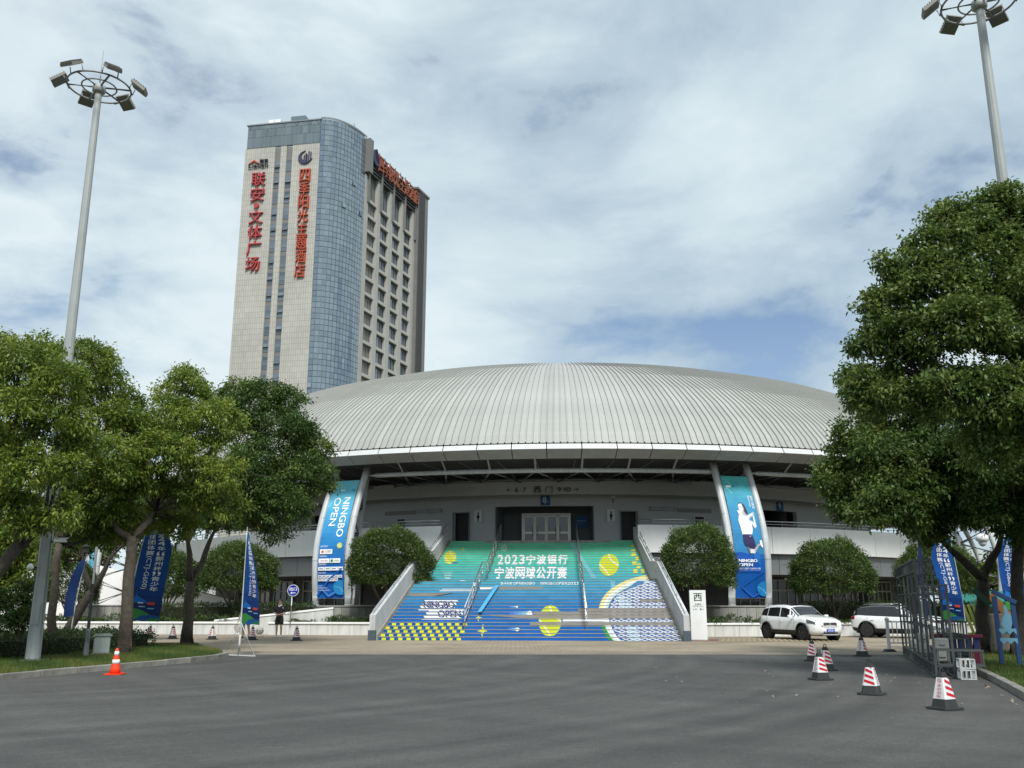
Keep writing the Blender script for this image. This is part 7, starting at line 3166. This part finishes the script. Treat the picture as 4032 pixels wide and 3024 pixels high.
    if two_tone:
        rf_ = MB()
        for s_ in (-1, 1):
            p_ = car_patch(8, 1.9 - 1, 3.0, -1.95, .32, .004, s_, 14, 4)
            rf_.add(p_.v, p_.f, 0, True)
        rf_.build('roof_skin', M_CARBG, t)
    else:
        rf_ = MB()
        for s_ in (-1, 1):
            p_ = car_patch(9, .5, 2.0, -1.2, .15, .006, s_, 8, 3)
            rf_.add(p_.v, p_.f, 0, True)
        rf_.build('glass_roof', M_CARG, t)
    # front end
    for s_ in (-1, 1):
        gr = MB()
        gr.bbox((2.185, s_ * .185, .70), (.06, .34, .22), .028)
        go = gr.build('grille', M_CARB, t)
        for k in range(8):
            sl = MB()
            sl.box((2.222, s_ * .185 - .14 + k * .04, .70), (.012, .010, .17))
            sl.build('grille_slat', M_CHROME, go)
        rim_ = MB()
        a_, b_ = s_ * .185, .70
        rim_.tube([(2.216, a_ + .17 * cx_, b_ + .105 * cz_) for cx_, cz_ in ((-1, -.7), (-.8, -1), (.8, -1), (1, -.7), (1, .7), (.8, 1), (-.8, 1), (-1, .7), (-1, -.7))], .011, 5)
        rim_.build('grille_frame', M_CHROME, go)
    li = MB()
    li.bbox((2.19, 0, .395), (.06, .78, .15), .03)
    li.build('lower_intake', M_CARB, t)
    sk = MB()
    sk.bbox((2.185, 0, .275), (.07, .86, .06), .02)
    sk.build('skid_plate', M_RAIL, t)
    pl_ = MB()
    pl_.box((2.232, 0, .465), (.012, .44, .14))
    po = pl_.build('number_plate', M_PLATE, t)
    if plate:
        q = MB()
        put_print(q, [(t_box(plate, -.17, -.045, .17, .045), W)], -.22, -.07, .22, .07, lambda a, b_, l: Vector((2.239 + l, a, .465 + b_)))
        q.build('plate_print', print_mat('ink'), po)
    em = MB()
    em.lathe([(.04, 0), (.04, .01), (.02, .014)], 14, 0, (2.12, 0, .875), True, Matrix.Rotation(rad(55), 3, 'Y'))
    em.build('emblem', M_CHROME, t)
    un = MB()
    un.box((0, 0, .27), (3.9, 1.3, .12))
    un.build('underbody', M_CARB, t)
    t.scale = (.93, .93, .93)
    return t


suv('white car with front grille facing the camera, nearest the staircase', (12.62, 41.5, 0.0), math.atan2(-.94, .34), False, False, '2021')
suv('white car with black roof partly behind the steel frame', (17.75, 43.2, 0.0), math.atan2(-.66, .75), True, True, None)
suv('white car glimpsed between the dark trunks at the far right', (24.6, 43.4, 0.0), math.atan2(-.2, .98), True, True, None)


# ================================================================== people
def skin_mesh(name, nodes, edges, root, mt, parent, sub=2):
    """continuous skinned surface from joints: nodes {key: (x,y,z,r)}"""
    keys = list(nodes)
    me = bpy.data.meshes.new(name)
    me.from_pydata([nodes[k][:3] for k in keys], [(keys.index(a), keys.index(b)) for a, b in edges], [])
    o = bpy.data.objects.new(name, me)
    COL.objects.link(o)
    sm = o.modifiers.new('skin', 'SKIN')
    sm.use_smooth_shade = True
    lay = me.skin_vertices[0].data
    for k, d in zip(keys, lay):
        r = nodes[k][3]
        d.radius = r if isinstance(r, tuple) else (r, r)
        d.use_root = (k == root)
    ss = o.modifiers.new('sub', 'SUBSURF')
    ss.levels = sub
    ss.render_levels = sub
    dg = bpy.context.evaluated_depsgraph_get()
    m2 = bpy.data.meshes.new_from_object(o.evaluated_get(dg))
    bpy.data.objects.remove(o)
    m2.materials.clear()
    m2.materials.append(mt)
    for p in m2.polygons:
        p.use_smooth = True
    return link_mesh(name, m2, parent)


M_SKIN = mat('skin', (0.46, 0.29, 0.20), 0.55, var=.06, vscale=8)
M_HAIR = mat('black_hair', (0.012, 0.010, 0.010), 0.6)


def person(label, loc, rz, shirt, shorts, shoes, arms, legs, collar=None):
    t = thing('person', label, 'person', loc, rz)
    n = {'pel': (0, 0, .93, .12), 'sp': (0, .0, 1.10, .115), 'ch': (0, 0.01, 1.30, .135), 'nk': (0, 0.01, 1.455, .055), 'jaw': (0, -.015, 1.535, (.06, .07)), 'hd': (0, -.012, 1.615, (.076, .09)), 'tp': (0, .0, 1.685, (.062, .07)),
         'nose': (0, -.115, 1.605, .012), 'chin': (0, -.075, 1.535, .025)}
    e = [('pel', 'sp'), ('sp', 'ch'), ('ch', 'nk'), ('nk', 'jaw'), ('jaw', 'hd'), ('hd', 'tp'), ('hd', 'nose'), ('jaw', 'chin')]
    for s, k in ((-1, 'l'), (1, 'r')):
        n['ear' + k] = (s * .088, 0, 1.61, .014)
        e.append(('hd', 'ear' + k))
        hip, knee, ank = (s * .095, 0, .86), *legs[k]
        n['hip' + k] = (*hip, .098)
        n['kn' + k] = (*knee, .058)
        n['calf' + k] = (knee[0] + (ank[0] - knee[0]) * .35, knee[1] + (ank[1] - knee[1]) * .35 + .02, knee[2] + (ank[2] - knee[2]) * .35, .056)
        n['an' + k] = (*ank, .036)
        n['toe' + k] = (ank[0] + s * .02, ank[1] - .15, .035, .033)
        e += [('pel', 'hip' + k), ('hip' + k, 'kn' + k), ('kn' + k, 'calf' + k), ('calf' + k, 'an' + k), ('an' + k, 'toe' + k)]
        el, wr, hd_ = arms[k]
        n['sh' + k] = (s * .175, .01, 1.385, .062)
        n['el' + k] = (*el, .042)
        n['wr' + k] = (*wr, .027)
        d = Vector(hd_).normalized()
        pa = Vector(wr) + d * .07
        n['pa' + k] = (*pa, (.036, .022))
        e += [('ch', 'sh' + k), ('sh' + k, 'el' + k), ('el' + k, 'wr' + k), ('wr' + k, 'pa' + k)]
        sd, up, _ = frame_from(d)
        for i, (o, L) in enumerate(((-.027, .062), (-.009, .075), (.009, .070), (.027, .055))):
            b0 = pa + sd * o + d * .03
            b1 = b0 + d * L * .55 - up * .008
            b2 = b0 + d * L - up * .028
            for q, b in ((0, b1), (1, b2)):
                n[f'f{i}{q}{k}'] = (*b, .0085)
            e += [('pa' + k, f'f{i}0{k}'), (f'f{i}0{k}', f'f{i}1{k}')]
        th = Vector(wr) + d * .03 + sd * (-.04)
        n['t0' + k] = (*(th + d * .02), .010)
        n['t1' + k] = (*(th + d * .05 - up * .01), .009)
        e += [('wr' + k, 't0' + k), ('t0' + k, 't1' + k)]
    skin_mesh('body', n, e, 'pel', M_SKIN, t, 2)
    # shirt
    sn = {'w': (0, 0, .80, (.17, .14)), 'sp': (0, 0, 1.10, (.16, .13)), 'ch': (0, .01, 1.30, (.17, .14)), 'nk': (0, .012, 1.435, (.075, .075))}
    se = [('w', 'sp'), ('sp', 'ch'), ('ch', 'nk')]
    for s, k in ((-1, 'l'), (1, 'r')):
        el = Vector(arms[k][0])
        sh = Vector((s * .185, .01, 1.385))
        sn['sh' + k] = (*sh, .088)
        sn['m' + k] = (*sh.lerp(el, .55), .078)
        sn['sl' + k] = (*sh.lerp(el, .97), .075)
        se += [('ch', 'sh' + k), ('sh' + k, 'm' + k), ('m' + k, 'sl' + k)]
    skin_mesh('shirt', sn, se, 'sp', shirt, t, 2)
    pn = {'w': (0, 0, 1.04, (.15, .125)), 'p': (0, 0, .88, (.16, .135))}
    pe_ = [('w', 'p')]
    for s, k in ((-1, 'l'), (1, 'r')):
        hip, kn = Vector((s * .095, 0, .82)), Vector(legs[k][0])
        pn['h' + k] = (*hip, .118)
        pn['k' + k] = (*hip.lerp(kn, .85), .105)
        pe_ += [('p', 'h' + k), ('h' + k, 'k' + k)]
    skin_mesh('shorts', pn, pe_, 'p', shorts, t, 2)
    for s, k in ((-1, 'l'), (1, 'r')):
        an = Vector(legs[k][1])
        skin_mesh('shoe', {'h': (an.x, an.y + .05, .05, (.05, .05)), 'm': (an.x + s * .01, an.y - .06, .048, (.053, .045)), 't': (an.x + s * .025, an.y - .17, .04, (.05, .036)), 'a': (an.x, an.y + .01, .10, .05)}, [('h', 'm'), ('m', 't'), ('h', 'a')], 'h', shoes, t, 2)
    h = MB()
    rows = []
    for i in range(8):
        th = math.pi * .5 * i / 7 * 1.18
        row = []
        for j in range(20):
            ph = 2 * math.pi * j / 20
            front = max(0, -math.sin(ph))
            tt = th * (1 - .36 * front)
            row.append((0.097 * math.sin(tt) * math.cos(ph), -0.002 + .108 * math.sin(tt) * math.sin(ph), 1.628 + .118 * math.cos(tt)))
        rows.append(row)
    h.grid(rows, 0, True, True)
    h.build('hair', M_HAIR, t)
    for s in (-1, 1):
        ey = MB()
        ey.lathe([(.011, -.004), (.011, .004)], 8, 0, (s * .034, -.098, 1.628), True, Matrix.Rotation(rad(90), 3, 'X'))
        ey.build('eye', M_HAIR, t)
    mo = MB()
    mo.tube([(-.024, -.094, 1.562), (0, -.101, 1.560), (.024, -.094, 1.562)], .005, 5)
    mo.build('mouth', mat('lips', (0.28, 0.10, 0.09), .5), t)
    if collar:
        c = MB()
        c.tube([(-.07, -.02, 1.45), (-.05, -.085, 1.42), (0, -.125, 1.37), (.05, -.085, 1.42), (.07, -.02, 1.45), (.05, .05, 1.46), (-.05, .05, 1.46), (-.07, -.02, 1.45)], .02, 6)
        c.build('collar', collar, t)
        g_ = MB()
        for s in (-1, 1):
            g_.tube([(s * .036 + .024 * math.cos(2 * math.pi * i / 12), -.108, 1.628 + .018 * math.sin(2 * math.pi * i / 12)) for i in range(13)], .0035, 4)
            g_.tube([(s * .06, -.106, 1.63), (s * .085, 0, 1.63)], .003, 4)
        g_.tube([(-.013, -.11, 1.63), (.013, -.11, 1.63)], .003, 4)
        g_.build('glasses', M_HAIR, t)
        fl_ = MB()
        fl_.box((.16, -.075, 1.31), (.035, .02, .10))
        fl_.build('shirt_badge', mat('badge_white', (.55, .55, .53), .6), t)
    return t


M_BLKSH = mat('black_cloth', (0.012, 0.012, 0.013), 0.8, var=.2, vscale=6)
M_BLKST = mat('black_shorts', (0.010, 0.010, 0.012), 0.7)
M_WSHOE = mat('white_shoe', (0.75, 0.75, 0.76), 0.5)
g = P(1096, 2510, z=0)
person('man in black shirt and shorts with white shoes walking left of the staircase', (g.x, g.y, 0.0), 0.0, M_BLKSH, M_BLKST, M_WSHOE,
       {'l': ((-.25, -.02, 1.10), (-.09, -.21, 1.04), (.8, -.45, -.1)), 'r': ((.26, -.02, 1.10), (.10, -.22, 1.04), (-.8, -.45, -.1))},
       {'l': ((-.10, -.03, .49), (-.11, .03, .09)), 'r': ((.115, -.06, .49), (.12, -.04, .09))}, mat('white_collar', (0.75, 0.75, 0.74), .7))
g = P(965, 2513, z=0)
person('person in blue shorts mostly hidden behind the slim flag, racket in hand', (g.x, g.y, 0.0), rad(-12), mat('red_shirt', lin(150, 40, 60), .8), mat('blue_shorts', lin(96, 140, 190), .8), mat('dark_shoe', lin(40, 56, 90), .6),
       {'l': ((-.27, .02, 1.12), (-.31, -.08, .90), (0, -.2, -1)), 'r': ((.26, .0, 1.12), (.24, -.14, .92), (0, -.4, -1))},
       {'l': ((-.11, -.05, .49), (-.12, -.02, .09)), 'r': ((.12, .03, .49), (.15, .06, .09))})
rk_ = thing('tennis_racket', 'tennis racket with pink strings hanging from the hidden player’s hand', 'racket', (g.x - .33, g.y - .06, .80), rad(-12))
b = MB()
b.tube([(0, 0, .06), (-.02, -.01, -.12)], .017, 8)
b.build('grip', mat('racket_grip', (.7, .55, .5), .7), rk_)
b = MB()
b.tube([(-.02, -.01, -.12), (-.055, -.015, -.22)], .011, 6)
b.tube([(-.02, -.01, -.12), (.005, -.015, -.22)], .011, 6)
pts = [(-.035 + .135 * math.cos(2 * math.pi * i / 24) - .05 * math.sin(2 * math.pi * i / 24), -.02, -.38 + .165 * math.sin(2 * math.pi * i / 24)) for i in range(25)]
b.tube(pts, .012, 6)
b.build('hoop', mat('racket_white', (.7, .66, .62), .4), rk_)
b = MB()
for i in range(13):
    f = -.9 + 1.8 * i / 12
    hw_ = math.sqrt(1 - f * f)
    b.tube([(-.035 - .135 * hw_ - .05 * f, -.02, -.38 + .165 * f), (-.035 + .135 * hw_ - .05 * f, -.02, -.38 + .165 * f)], .004, 4)
    b.tube([(-.035 + .135 * f - .05 * hw_, -.021, -.38 + .165 * hw_), (-.035 + .135 * f + .05 * hw_, -.021, -.38 - .165 * hw_)], .004, 4)
so = b.build('strings', mat('pink_string', lin(230, 140, 130), .5), rk_)
so['kind'] = 'stuff'
